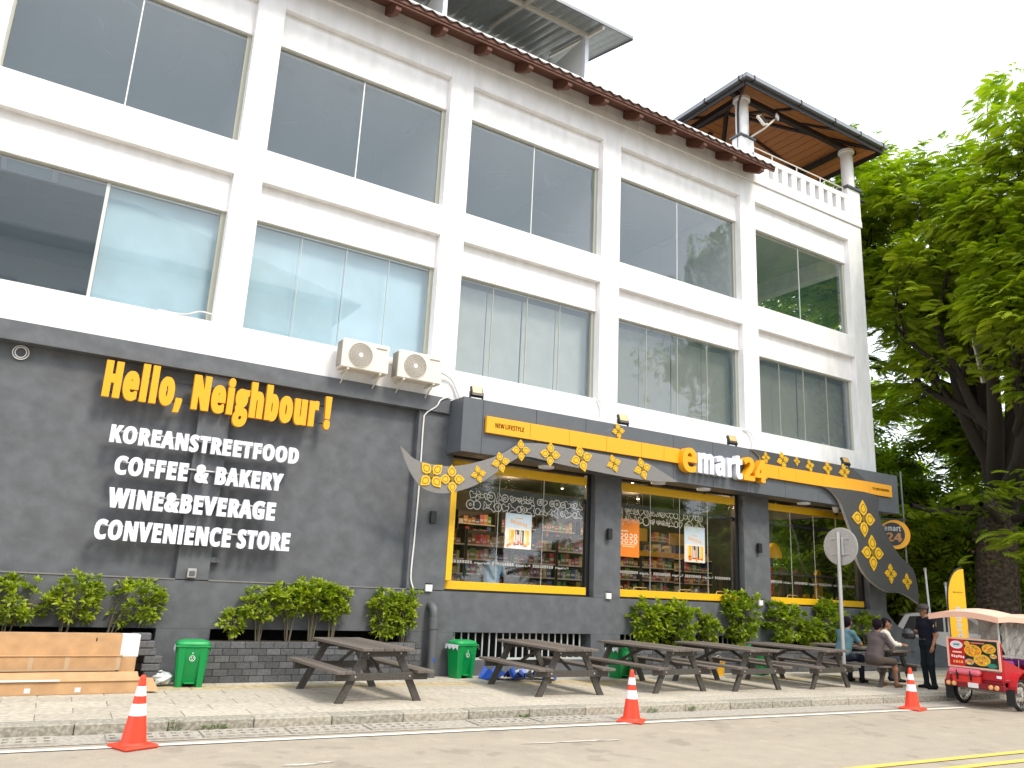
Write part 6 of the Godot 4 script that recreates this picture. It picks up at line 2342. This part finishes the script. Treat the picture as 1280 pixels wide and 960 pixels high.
func build_tuk_tuk() -> void:
	# x runs forward (away from the cones), z across; the near side is +z
	var t := thing("tuk_tuk", "red tuk-tuk with food poster on its back panel and pale canopy", "tuk-tuk", Vector3(16.32, 0.0, 5.17), 0.0)
	var hw := 0.52
	slab("floor_pan", M.tuk_dark_red, t, Vector3(0.0, 0.42, -hw), Vector3(2.3, 0.52, hw), 0.01)
	slab("back_panel", M.tuk_red, t, Vector3(0.0, 0.521, -hw), Vector3(0.05, 1.22, hw), 0.012)
	# poster with cream frame on the back panel (faces -x)
	var m := StandardMaterial3D.new()
	m.resource_name = "food_print"
	m.albedo_texture = food_print()
	m.roughness = 0.45
	var q := MB.new()
	q.quad_uv(Vector3(-0.012, 0.74, -hw + 0.05), Vector3(-0.012, 0.74, hw - 0.05), Vector3(-0.012, 1.24, hw - 0.05), Vector3(-0.012, 1.24, -hw + 0.05))
	var fr := MB.new()
	fr.ab(Vector3(-0.02, 0.71, -hw + 0.01), Vector3(-0.001, 0.74, hw - 0.01)); fr.ab(Vector3(-0.02, 1.24, -hw + 0.01), Vector3(-0.001, 1.27, hw - 0.01))
	fr.ab(Vector3(-0.02, 0.7405, -hw + 0.01), Vector3(-0.001, 1.2395, -hw + 0.05)); fr.ab(Vector3(-0.02, 0.7405, hw - 0.05), Vector3(-0.001, 1.2395, hw - 0.01))
	var fp := part("poster_frame", fr, M.tuk_canopy, t)
	part("print", q, m, fp)
	slab("poster_board", M.tuk_dark_red, t, Vector3(-0.0105, 0.735, -hw + 0.03), Vector3(-0.0012, 1.245, hw - 0.03))
	# pink bag strapped below the poster
	var bg := MB.new()
	bg.bbox(Vector3(-0.07, 0.645, -0.16), Vector3(0.13, 0.11, 0.62), 0.04)
	part("pink_cushion", bg, M.tuk_pink, t)
	part("rear_seat_box", bb(Vector3(0.10, 0.16, 0.55), 0.02), M.red_plastic, t, Vector3(-0.05, 0.50, -0.14))
	slab("rear_bumper", M.tuk_dark_red, t, Vector3(-0.10, 0.36, -hw - 0.05), Vector3(-0.02, 0.46, hw + 0.05), 0.01)
	for z in [-0.48, -0.37, 0.33, 0.44]:
		var lp := MB.new()
		lp.lathe([Vector2(0.045, 0.0), Vector2(0.04, 0.02), Vector2(0.0, 0.03)], 14, Transform3D(Basis(Vector3.BACK, PI / 2), Vector3(-0.10, 0.41, z)))
		part("tail_lamp", lp, M.lamp_amber, t)
	# near and far sides: panel with round wheel arch
	for s in [-1, 1]:
		var z0: float = s * hw
		var poly := PackedVector2Array([Vector2(0.052, 0.40), Vector2(0.052, 0.92), Vector2(0.35, 0.86), Vector2(0.7, 0.74), Vector2(1.25, 0.72), Vector2(2.3, 0.70), Vector2(2.3, 0.40)])
		for i in 12:
			var a := PI * i / 11.0
			poly.append(Vector2(0.48 + cos(a) * 0.33, 0.40 + sin(a) * 0.22))
		var sp := MB.new()
		sp.prism(poly, minf(z0, z0 - s * 0.04), maxf(z0, z0 - s * 0.04))
		part("side_panel", sp, M.tuk_red, t)
		var fd := MB.new()
		for i in 10:
			var a0 := PI * i / 10.0
			var a1 := PI * (i + 1) / 10.0
			for rr in [[0.37, 0.0]]:
				var A := Vector3(0.48 + cos(a0) * 0.36, 0.34 + sin(a0) * 0.36, z0)
				var B := Vector3(0.48 + cos(a1) * 0.36, 0.34 + sin(a1) * 0.36, z0)
				fd.quad(A, B, B + Vector3(0, 0, s * 0.16), A + Vector3(0, 0, s * 0.16))
		part("mudguard", fd, M.tuk_red, t)
		slab("mud_flap", M.rubber, t, Vector3(0.08, 0.10, z0 - 0.02 if s > 0 else z0 - 0.14), Vector3(0.10, 0.40, z0 + 0.14 if s > 0 else z0 + 0.02))
		spoked_wheel(t, Vector3(0.48, 0.29, z0 + s * 0.02), 0.29)
	var ax := MB.new()
	ax.tube([Vector3(0.48, 0.29, -hw), Vector3(0.48, 0.29, hw)], [0.025], 8)
	part("axle", ax, M.steel, t)
	part("bench", bb(Vector3(0.5, 0.14, 0.9), 0.03), M.tuk_purple, t, Vector3(0.36, 0.82, 0))
	part("bench", bb(Vector3(0.5, 0.14, 0.9), 0.03), M.tuk_purple, t, Vector3(1.75, 0.82, 0))
	part("bench_base", bb(Vector3(0.44, 0.22, 0.88), 0.01), M.tuk_red, t, Vector3(0.36, 0.64, 0))
	part("bench_base", bb(Vector3(0.44, 0.22, 0.88), 0.01), M.tuk_red, t, Vector3(1.75, 0.64, 0))
	for p in [[0.06, -1], [0.06, 1], [2.2, -1], [2.2, 1]]:
		var ps := MB.new()
		ps.tube([Vector3(p[0], 0.5, p[1] * (hw - 0.04)), Vector3(p[0], 1.74, p[1] * (hw - 0.04))], [0.02], 8)
		part("post", ps, M.steel, t)
	# canopy: cloth sagging between bowed edges
	var cn := MB.new()
	var hgt := func(u: float, v: float) -> Vector3:
		var x := -0.30 + u * 2.9
		var z := (v - 0.5) * 2.0 * (hw + 0.16)
		return Vector3(x, 1.70 + 0.13 * sin(PI * v) * (0.4 + 0.6 * sin(PI * minf(u * 1.6 + 0.1, 1.0))) + 0.02 * sin(u * 9), z)
	for i in 14:
		for j in 10:
			var a: Vector3 = hgt.call(i / 14.0, j / 10.0)
			var b: Vector3 = hgt.call((i + 1) / 14.0, j / 10.0)
			var c: Vector3 = hgt.call((i + 1) / 14.0, (j + 1) / 10.0)
			var d: Vector3 = hgt.call(i / 14.0, (j + 1) / 10.0)
			cn.quad(a, d, c, b)
			var dn := Vector3(0, -0.012, 0)
			cn.quad(a + dn, b + dn, c + dn, d + dn)
	for j in 10:
		var a: Vector3 = hgt.call(0.0, j / 10.0)
		var d: Vector3 = hgt.call(0.0, (j + 1) / 10.0)
		cn.quad(a, d, d + Vector3(0.01, -0.11, 0), a + Vector3(0.01, -0.11, 0))
	for i in 14:
		var a: Vector3 = hgt.call(i / 14.0, 1.0)
		var d: Vector3 = hgt.call((i + 1) / 14.0, 1.0)
		cn.quad(a, d, d + Vector3(0, -0.10, 0), a + Vector3(0, -0.10, 0))
	part("canopy", cn, M.tuk_canopy, t)
	# crumpled clear rain sheet hanging on the near side and behind
	var rs := MB.new()
	var sheet := func(i: int, j: int) -> Vector3:
		return Vector3(0.15 + i * 0.1, 1.66 - j * 0.08, hw - 0.02 + 0.05 * sin(i * 1.9 + j * 0.7) * cos(j * 1.1))
	for i in 14:
		for j in 9:
			rs.quad(sheet.call(i, j + 1), sheet.call(i + 1, j + 1), sheet.call(i + 1, j), sheet.call(i, j))
	part("rain_sheet", rs, M.clear_plastic, t)
	var rs2 := MB.new()
	var sheet2 := func(i: int, j: int) -> Vector3:
		return Vector3(0.02 + 0.05 * sin(i * 1.7 + j * 0.9), 1.66 - j * 0.08, hw - 0.62 + i * 0.1)
	for i in 6:
		for j in 5:
			rs2.quad(sheet2.call(i, j + 1), sheet2.call(i + 1, j + 1), sheet2.call(i + 1, j), sheet2.call(i, j))
	part("rain_sheet", rs2, M.clear_plastic, t)
	# fittings: chrome side rails, roof bows, plate, reflectors, hanging bag, mirrors of the frame
	for s in [-1, 1]:
		var rl := MB.new()
		rl.tube([Vector3(0.06, 0.98, s * (hw - 0.02)), Vector3(0.5, 0.96, s * (hw + 0.01)), Vector3(1.3, 0.90, s * (hw + 0.01)), Vector3(2.2, 0.90, s * (hw - 0.02))], [0.014], 8)
		part("side_rail", rl, M.chrome, t)
		for k in 4:
			var b := MB.new()
			b.tube([Vector3(0.6 + k * 0.35, 0.74, s * (hw - 0.01)), Vector3(0.6 + k * 0.35, 0.92, s * (hw + 0.005))], [0.008], 6)
			part("rail_post", b, M.chrome, t)
		part("reflector", bb(Vector3(0.02, 0.05, 0.09), 0.006), M.letter_white, t, Vector3(-0.012, 0.60, s * (hw - 0.07)))
	for k in 3:
		var bow := MB.new()
		bow.tube([Vector3(0.1 + k, 1.66, -hw), Vector3(0.1 + k, 1.74, 0), Vector3(0.1 + k, 1.66, hw)], [0.012], 6)
		part("roof_bow", bow, M.steel, t)
	part("number_plate", bb(Vector3(0.008, 0.09, 0.2), 0.003), M.foam_white, t, Vector3(-0.106, 0.41, 0.0))
	part("strap", bb(Vector3(0.14, 0.18, 0.025), 0.004), M.black_metal, t, Vector3(-0.07, 0.58, -0.03))
	part("strap", bb(Vector3(0.14, 0.18, 0.025), 0.004), M.black_metal, t, Vector3(-0.07, 0.58, -0.29))
	part("trim_strip", bb(Vector3(2.2, 0.025, 0.012), 0.004), M.chrome, t, Vector3(1.2, 0.55, hw + 0.007))
	part("trim_strip", bb(Vector3(0.012, 0.025, 1.0), 0.004), M.chrome, t, Vector3(-0.007, 0.70, 0.0))


# ---------------------------------------------------------------- beyond the corner
func make_car(label: String, at: Vector3, turn: float, paint: Material, suv := true) -> void:
	# length along x, front at +x
	var t := thing("parked_car", label, "car", at, turn, "cars parked beyond the corner")
	var L := 4.4
	var W := 1.8
	var H := 1.62 if suv else 1.45
	var side := [Vector2(-2.15, 0.35), Vector2(-2.2, 0.75), Vector2(-2.12, 1.0), Vector2(-1.2, 1.02), Vector2(0.75, 1.0), Vector2(1.75, 0.90), Vector2(2.15, 0.72), Vector2(2.2, 0.45), Vector2(2.1, 0.30)]
	var poly := PackedVector2Array(side)
	for wx in [1.35, -1.35]:
		for i in 9:
			var a := PI * i / 8.0
			poly.append(Vector2(wx + cos(a) * 0.37, 0.30 + sin(a) * 0.37))
	poly.append(Vector2(-2.1, 0.30))
	var b := MB.new()
	b.prism(poly, -W / 2, W / 2)
	part("body", b, paint, t)
	var cab := PackedVector2Array([Vector2(-2.08, 1.0), Vector2(-1.75, H - 0.08), Vector2(-1.3, H), Vector2(-0.1, H), Vector2(0.25, H - 0.06), Vector2(0.95, 1.0)])
	var c := MB.new()
	c.prism(cab, -W / 2 + 0.13, W / 2 - 0.13)
	part("cabin", c, paint, t)
	for s in [-1, 1]:
		var z: float = s * (W / 2 - 0.127)
		for wpoly in [PackedVector2Array([Vector2(-1.85, 1.04), Vector2(-1.62, H - 0.14), Vector2(-1.15, H - 0.09), Vector2(-0.62, H - 0.09), Vector2(-0.62, 1.04)]), PackedVector2Array([Vector2(-0.56, 1.04), Vector2(-0.56, H - 0.09), Vector2(-0.1, H - 0.09), Vector2(0.15, H - 0.14), Vector2(0.78, 1.04)])]:
			var g := MB.new()
			g.prism(wpoly, z - 0.004, z + 0.004)
			part("side_window", g, M.car_dark, t)
		for x in [-1.35, 1.35]:
			var w := MB.new()
			w.lathe([Vector2(0.0, -0.1), Vector2(0.30, -0.1), Vector2(0.34, -0.07), Vector2(0.34, 0.07), Vector2(0.30, 0.1), Vector2(0.0, 0.1)], 24, Transform3D(Basis(Vector3.RIGHT, PI / 2), Vector3(x, 0.34, s * (W / 2 - 0.11))))
			var wh := part("wheel", w, M.rubber, t)
			var rm := MB.new()
			rm.lathe([Vector2(0.0, 0.0), Vector2(0.2, 0.0), Vector2(0.22, -0.01)], 18, Transform3D(Basis(Vector3.RIGHT, PI / 2 * s), Vector3(x, 0.34, s * (W / 2 - 0.006))))
			part("rim", rm, M.steel, wh)
		part("headlight", bb(Vector3(0.10, 0.14, 0.36), 0.03), M.letter_white, t, Vector3(2.08, 0.74, s * 0.62))
		part("tail_light", bb(Vector3(0.08, 0.22, 0.24), 0.03), M.red_plastic, t, Vector3(-2.16, 0.86, s * 0.72))
		part("mirror", bb(Vector3(0.12, 0.12, 0.18), 0.03), paint, t, Vector3(0.62, 1.06, s * (W / 2 + 0.02)))
	var ws := MB.new()
	ws.quad(Vector3(0.935, 1.04, W / 2 - 0.2), Vector3(0.935, 1.04, -W / 2 + 0.2), Vector3(0.275, H - 0.08, -W / 2 + 0.24), Vector3(0.275, H - 0.08, W / 2 - 0.24))
	part("windscreen", ws, M.car_dark, t, Vector3(0.015, 0.01, 0))
	var rw := MB.new()
	rw.quad(Vector3(-1.98, 1.18, -W / 2 + 0.28), Vector3(-1.98, 1.18, W / 2 - 0.28), Vector3(-1.78, H - 0.14, W / 2 - 0.3), Vector3(-1.78, H - 0.14, -W / 2 + 0.3))
	part("rear_window", rw, M.car_dark, t, Vector3(-0.02, 0.01, 0))


func build_background() -> void:
	# sloping grey parapet at the foot of the corner
	var pp := thing("sloping_parapet", "dark grey parapet wall sloping down from the building corner", "wall")
	var mb := MB.new()
	mb.prism(PackedVector2Array([Vector2(21.452, 0.0), Vector2(21.452, 1.62), Vector2(21.9, 1.26), Vector2(22.9, 0.93), Vector2(25.6, 0.45), Vector2(25.6, 0.0)]), -0.25, -0.02)
	part("wall_body", mb, M.grey_paint, pp)
	# feather flag
	var ff := thing("feather_flag", "tall yellow feather flag with black pole behind the tuk-tuk", "flag", Vector3(18.92, PAVE, 3.46), -0.5)
	ff.scale = Vector3(0.84, 1.0, 1.0)
	var po := MB.new()
	var pts := []
	for i in 15:
		var a := i / 14.0
		var b := PI / 2 * maxf(a - 0.5, 0.0) / 0.5
		pts.append(Vector3(-0.27 + (1.0 - cos(b)) * 0.46, minf(a / 0.5, 1.0) * 1.85 + sin(b) * 0.77, 0))
	po.tube(pts, [0.028, 0.02], 8)
	part("pole", po, M.black_metal, ff)
	var bs := MB.new()
	bs.lathe([Vector2(0.0, 0.0), Vector2(0.22, 0.0), Vector2(0.22, 0.05), Vector2(0.05, 0.08), Vector2(0.03, 0.15)], 16, Transform3D(Basis(), Vector3(-0.27, 0, 0)))
	part("base", bs, M.black_metal, ff)
	var poly := PackedVector2Array([Vector2(-0.25, 0.35), Vector2(0.25, 0.30), Vector2(0.25, 2.60)])
	for i in 10:
		var a := PI / 2 * i / 9.0
		poly.append(Vector2(0.20 - sin(a) * 0.45, 1.85 + cos(a) * 0.75))
	var cl := MB.new()
	cl.prism(poly, -0.004, 0.004)
	part("cloth", cl, M.flag_yellow, ff)
	var lt := Node3D.new()
	lt.name = "printed_name"
	ff.add_child(lt)
	lt.position = Vector3(0.02, 1.75, 0.006)
	lt.rotation.z = -PI / 2
	letters(lt, "emart24", 0.0, 0.95, -0.08, 0.17, 0.0, 0.0, M.print_white, 1.0, 0.05, true)
	var lt2 := Node3D.new()
	lt2.name = "printed_line"
	ff.add_child(lt2)
	lt2.position = Vector3(-0.1, 2.05, 0.006)
	letters(lt2, "NEW LIFESTYLE", 0.0, 0.28, 0.0, 0.03, 0.0, 0.0, M.ornament_dark, 1.0, 0.0, true)
	# parked cars
	make_car("white car parked beyond the sloping parapet", Vector3(27.7, 0.0, -1.5), -0.88, M.car_white)
	make_car("white car parked behind the yellow feather flag", Vector3(34.5, 0.0, -3.4), 2.6, M.car_white)
	make_car("dark car parked farthest away under the trees", Vector3(38.0, 0.0, -8.5), 2.9, M.car_dark, false)
	# thin poles beyond the corner
	for q in [[24.6, -0.6, 2.9, "thin pale pole beyond the corner, the taller of the pair"], [25.3, -0.4, 2.5, "thin pale pole beyond the corner, the shorter of the pair"]]:
		var pl := thing("thin_pole", q[3], "pole", Vector3(q[0], 0.0, q[1]))
		var pm := MB.new()
		pm.tube([Vector3.ZERO, Vector3(-0.15, q[2], 0.0)], [0.035, 0.03], 8)
		part("shaft", pm, M.letter_white, pl)
		var pc := MB.new()
		pc.lathe([Vector2(0.05, 0.0), Vector2(0.05, 0.08), Vector2(0.0, 0.1)], 10, Transform3D(Basis(), Vector3(-0.15, q[2], 0)))
		part("cap", pc, M.steel, pl)
	# low shop with a blue awning far behind
	var fs := thing("far_kiosk", "low kiosk with a blue awning far behind the parked cars", "kiosk", Vector3(44.0, 0.0, -12.0), 0.5)
	slab("wall", M.opposite_wall, fs, Vector3(-4, 0, -3), Vector3(4, 2.9, 0))
	slab("shop_opening", M.black_void, fs, Vector3(-3.4, 0.1, 0.001), Vector3(3.4, 2.2, 0.02))
	var aw := MB.new()
	aw.box(Vector3(0, 2.45, 0.7), Vector3(7.6, 0.06, 1.5), Basis(Vector3.RIGHT, 0.3))
	part("awning", aw, M.blue_board, fs)
	slab("counter", M.red_plastic, fs, Vector3(-2.5, 0.0, 0.3), Vector3(0.5, 1.0, 0.8))
	# building across the street: mirrored in the blue windows
	var ob := thing("opposite_house", "tall pale house with hipped grey roof across the street, mirrored in the blue windows", "house", Vector3(0.0, 0.0, 25.0))
	slab("wall", M.opposite_wall, ob, Vector3(-22, 0, 0), Vector3(12.8, 15.7, 9))
	var rf := MB.new()
	var e0 := 15.9
	var ry := 20.6
	rf.quad(Vector3(-23, e0, -1.2), Vector3(-23, ry, 4.5), Vector3(3.0, ry, 4.5), Vector3(13.9, e0, -1.2))
	rf.quad(Vector3(-23, ry, 4.5), Vector3(-23, e0, 10.2), Vector3(13.9, e0, 10.2), Vector3(3.0, ry, 4.5))
	rf.tri(Vector3(13.9, e0, -1.2), Vector3(3.0, ry, 4.5), Vector3(13.9, e0, 10.2))
	rf.quad(Vector3(-23, e0 - 0.1, 10.2), Vector3(-23, e0 - 0.1, -1.2), Vector3(13.9, e0 - 0.1, -1.2), Vector3(13.9, e0 - 0.1, 10.2))
	rf.quad(Vector3(-23, e0 - 0.1, -1.2), Vector3(-23, e0, -1.2), Vector3(13.9, e0, -1.2), Vector3(13.9, e0 - 0.1, -1.2))
	rf.quad(Vector3(13.9, e0 - 0.1, -1.2), Vector3(13.9, e0, -1.2), Vector3(13.9, e0, 10.2), Vector3(13.9, e0 - 0.1, 10.2))
	part("roof", rf, M.opposite_roof, ob)
	for k in 8:
		for y in [1.2, 4.9, 8.6, 12.2]:
			var fr := slab("window", M.car_dark, ob, Vector3(-20.5 + k * 4.2, y, -0.03), Vector3(-18.3 + k * 4.2, y + 1.7, -0.005))
			slab("sill", M.white_paint, fr, Vector3(-20.6 + k * 4.2, y - 0.1, -0.15), Vector3(-18.2 + k * 4.2, y - 0.001, -0.001))
	for y in [4.1, 7.8, 11.4]:
		slab("string_course", M.white_paint, ob, Vector3(-22, y, -0.12), Vector3(12.9, y + 0.2, -0.001))


# ---------------------------------------------------------------- trees
func spray_mesh(n: int, l: float) -> ArrayMesh:
	# a feathery compound leaf: pairs of leaflets along a drooping midrib (along +z)
	var mb := MB.new()
	mb.use_col = true
	for i in n:
		var u := (i + 0.6) / float(n)
		var base := Vector3(0, 0.10 * l * sin(u * 2.2) - 0.28 * l * u * u, u * l * 0.85)
		for s in [-1.0, 1.0]:
			var ll := l * 0.42 * (0.55 + 0.6 * sin(PI * (0.15 + u * 0.75)))
			var d := Vector3(s * 0.85, -0.22, 0.55).normalized()
			var side := Vector3(-d.z * s, 0.0, d.x * s).normalized() * ll * 0.17
			var mid := base + d * ll * 0.5 + Vector3(0, 0.02 * l, 0)
			var tip := base + d * ll - Vector3(0, 0.10 * ll, 0)
			mb.tri(base, mid + side, mid - side)
			mb.tri(mid - side, mid + side, tip)
	return mb.done()


var spray: ArrayMesh
var small_spray: ArrayMesh


func grow(st: MB, p: Vector3, d: Vector3, r: float, ln: float, lvl: int, ends: Array, keep: Callable, flat: float) -> void:
	var pts := [p]
	var rad := [r]
	var q := p
	var dir := d
	var n := 4
	for i in n:
		dir = (dir + Vector3(rng.randfn() * 0.16, rng.randfn() * 0.10 + flat * 0.03, rng.randfn() * 0.16)).normalized()
		q += dir * ln / n
		pts.append(q)
		rad.append(r * (1.0 - 0.45 * (i + 1) / n))
		if lvl >= 2:
			ends.append([q, dir, lvl])
	if not keep.call(q):
		return
	st.tube(pts, rad, 8 if lvl < 2 else 5, false)
	if lvl >= 4:
		ends.append([q, dir, lvl])
		return
	var kids := 3 if lvl < 3 else 2
	for k in kids:
		var axis := dir.cross(Vector3(rng.randfn(), rng.randfn(), rng.randfn())).normalized()
		var nd := dir.rotated(axis, rng.randf_range(0.35, 0.85))
		nd.y = nd.y * 0.75 + 0.08 * flat
		var at := rng.randi_range(2, 4)
		grow(st, pts[at], nd.normalized(), rad[at] * 0.72, ln * rng.randf_range(0.62, 0.85), lvl + 1, ends, keep, flat)


func build_trees() -> void:
	rng.seed = 41
	spray = spray_mesh(7, 0.44)
	small_spray = spray_mesh(4, 0.55)
	# the big street tree beyond the corner
	var base := Vector3(27.9, 0.0, -0.3)
	var t := thing("street_tree", "huge old street tree with mottled trunk and feathery bright green crown", "tree", base)
	var tr := MB.new()
	var tp := [Vector3(0, -0.1, 0), Vector3(0.02, 0.5, 0), Vector3(-0.05, 2.0, 0.05), Vector3(0.05, 3.6, 0.1), Vector3(0.35, 5.6, 0.2)]
	tr.tube(tp, [0.95, 0.74, 0.64, 0.62, 0.58], 20, false)
	for k in 60:      # burrs and peeling plates of bark
		var a := rng.randf() * TAU
		var y := rng.randf_range(0.3, 5.0)
		var c := Vector3(cos(a) * 0.58, y, sin(a) * 0.58)
		tr.bbox(c, Vector3(0.14, rng.randf_range(0.10, 0.4), 0.18), 0.05, Basis(Vector3.UP, -a + 0.3))
	part("trunk", tr, M.bark, t)
	var ends := []
	var br := MB.new()
	var keep := func(q: Vector3) -> bool:
		var w := q + base
		return w.x > (24.2 if w.y < 6.5 else 22.0)
	for q in [[Vector3(-0.75, 0.75, 0.35), 0.30, 5.6], [Vector3(-0.35, 1.0, 0.75), 0.32, 5.6], [Vector3(0.5, 0.9, 0.5), 0.32, 5.4], [Vector3(0.7, 0.7, -0.4), 0.28, 5.0], [Vector3(-0.35, 1.0, -0.35), 0.30, 5.6], [Vector3(-0.9, 0.42, 0.2), 0.20, 4.4], [Vector3(0.05, 1.2, 0.1), 0.34, 6.4], [Vector3(0.4, 0.8, 0.9), 0.26, 5.0], [Vector3(-0.5, 1.3, 0.4), 0.28, 6.2], [Vector3(-0.6, 1.1, -0.1), 0.26, 6.0], [Vector3(-0.6, 1.3, 0.7), 0.26, 6.4]]:
		grow(br, tp[4] + Vector3(0, rng.randf_range(-0.9, 0.0), 0), (q[0] as Vector3).normalized(), q[1], q[2], 0, ends, keep, 0.8)
	for q in [[Vector3(-0.9, 0.10, 0.35), 0.15, 4.0], [Vector3(-0.8, 0.0, 0.75), 0.14, 4.0], [Vector3(-0.85, 0.05, -0.35), 0.15, 3.8], [Vector3(-0.3, 0.3, 0.95), 0.15, 3.6], [Vector3(0.35, 0.35, 0.9), 0.15, 3.6]]:
		grow(br, tp[4] + Vector3(0, rng.randf_range(-1.0, -0.2), 0), (q[0] as Vector3).normalized(), q[1], q[2], 1, ends, keep, -0.9)
	part("branches", br, M.branch_bark, t)
	var xf := []
	var cols := []
	for e in ends:
		var p: Vector3 = e[0]
		if not keep.call(p) or rng.randf() < 0.22 or p.y < (2.6 if p.x < -1.8 else 4.7) or p.y > 17.6 - maxf(0.0, p.x + base.x - 25.5) * 0.85 + rng.randf_range(0.0, 0.9):
			continue
		var pad := rng.randf_range(0.55, 1.1)
		var tint := rng.randf()
		for k in 20:
			var a := rng.randf() * TAU
			var rr := sqrt(rng.randf()) * pad
			var w := p + Vector3(cos(a) * rr, rng.randf_range(-0.12, 0.2) - rr * rr * 0.15, sin(a) * rr)
			if not keep.call(w):
				continue
			var d := Vector3(cos(a), rng.randf_range(-0.35, 0.25), sin(a)).rotated(Vector3.UP, rng.randf_range(-0.6, 0.6)).normalized()
			var b := Basis.looking_at(-d, Vector3.UP).rotated(d, rng.randf_range(-0.5, 0.5))
			var s := rng.randf_range(0.75, 1.25)
			xf.append(Transform3D(b.scaled_local(Vector3(s, s, s)), w))
			var y := clampf(tint * 0.65 + rng.randf() * 0.45, 0, 1)
			cols.append(Color(0.15, 0.24, 0.014).lerp(Color(0.56, 0.62, 0.035), y))
	leaf_cloud(t, "crown", spray, M.leaf, xf, cols)
	# a grey batten hanging in the crown
	var hb := thing("hanging_batten", "pale wooden batten hanging among the tree's branches", "batten", Vector3(24.3, 8.5, 1.7))
	part("batten", bb(Vector3(0.22, 1.7, 0.06), 0.02), M.cream_steel, hb, Vector3(0, 0.85, 0), Basis(Vector3.BACK, 0.22))
	part("cross_piece", bb(Vector3(0.7, 0.12, 0.06), 0.02), M.cream_steel, hb, Vector3(0, 1.15, 0.07), Basis(Vector3.BACK, 0.25))
	# other trees behind
	for q in [[27.6, -6.2, 10.0, 4.0, "round leafy tree behind the white car close to the corner"], [33.0, -9.0, 10.0, 5.0, "broad leafy tree farther behind the white cars"], [42.0, -4.0, 11.0, 6.0, "broad tree far behind the parked cars"], [36.5, 5.0, 9.5, 4.6, "leafy tree behind the mottled trunk"], [47.0, 6.0, 12.0, 6.5, "tall far tree closing the view down the street"], [31.5, -3.6, 6.5, 3.2, "small dark tree just behind the white car"], [40.0, 12.0, 10.5, 5.0, "leafy tree across the road from the tuk-tuk"], [27.0, 30.0, 11.0, 5.0, "street tree across the road mirrored in the first shop window"], [36.0, 27.0, 10.0, 5.0, "street tree across the road mirrored in the middle shop window"], [45.0, 29.0, 12.0, 6.0, "street tree across the road mirrored by the second pillar"], [55.0, 27.0, 12.0, 6.0, "street tree across the road mirrored in the corner shop window"]]:
		bg_tree(Vector3(q[0], 0, q[1]), q[2], q[3], q[4])
	# hedge along the car park
	for q in [[26.5, -5.2, 2.6], [29.5, -5.6, 2.9], [24.0, -4.6, 2.2]]:
		shrub(["tall hedge bush behind the white car by the corner", "hedge bush behind the second white car", "hedge bush close behind the building corner"][[2.6, 2.9, 2.2].find(q[2])], Vector3(q[0], 0.0, q[1]), q[2], 2.4, 900, 0.0, 0.3, "hedge bushes beyond the corner", 0.05, 3.0)


func bg_tree(at: Vector3, h: float, r: float, label: String) -> void:
	var t := thing("leafy_tree", label, "tree", at, 0.0, "trees beyond the corner")
	var tr := MB.new()
	tr.tube([Vector3(0, -0.1, 0), Vector3(0.1, h * 0.2, 0), Vector3(0, h * 0.5, 0.1)], [0.28, 0.22, 0.14], 10, false)
	part("trunk", tr, M.bark, t)
	var ends := []
	var br := MB.new()
	var yes := func(_q: Vector3) -> bool: return true
	for k in 6:
		var a := TAU * k / 6.0 + rng.randf()
		grow(br, Vector3(0, h * rng.randf_range(0.12, 0.45), 0), Vector3(cos(a), rng.randf_range(0.15, 0.9), sin(a)).normalized(), 0.12, r * 0.55, 1, ends, yes, 0.3)
	part("branches", br, M.branch_bark, t)
	var xf := []
	var cols := []
	for e in ends:
		var tint := rng.randf()
		for k in 16:
			var d := Vector3(rng.randfn(), rng.randfn() * 0.5, rng.randfn()).normalized()
			var w: Vector3 = e[0] + d * rng.randf() * 0.9
			var b := Basis.looking_at(-d, Vector3.UP).rotated(d, rng.randf_range(-0.6, 0.6))
			var s := rng.randf_range(1.0, 1.7)
			xf.append(Transform3D(b.scaled_local(Vector3(s, s, s)), w))
			cols.append(Color(0.10, 0.19, 0.014).lerp(Color(0.42, 0.50, 0.03), clampf(tint * 0.6 + rng.randf() * 0.4, 0, 1)))
	leaf_cloud(t, "crown", small_spray, M.leaf, xf, cols)
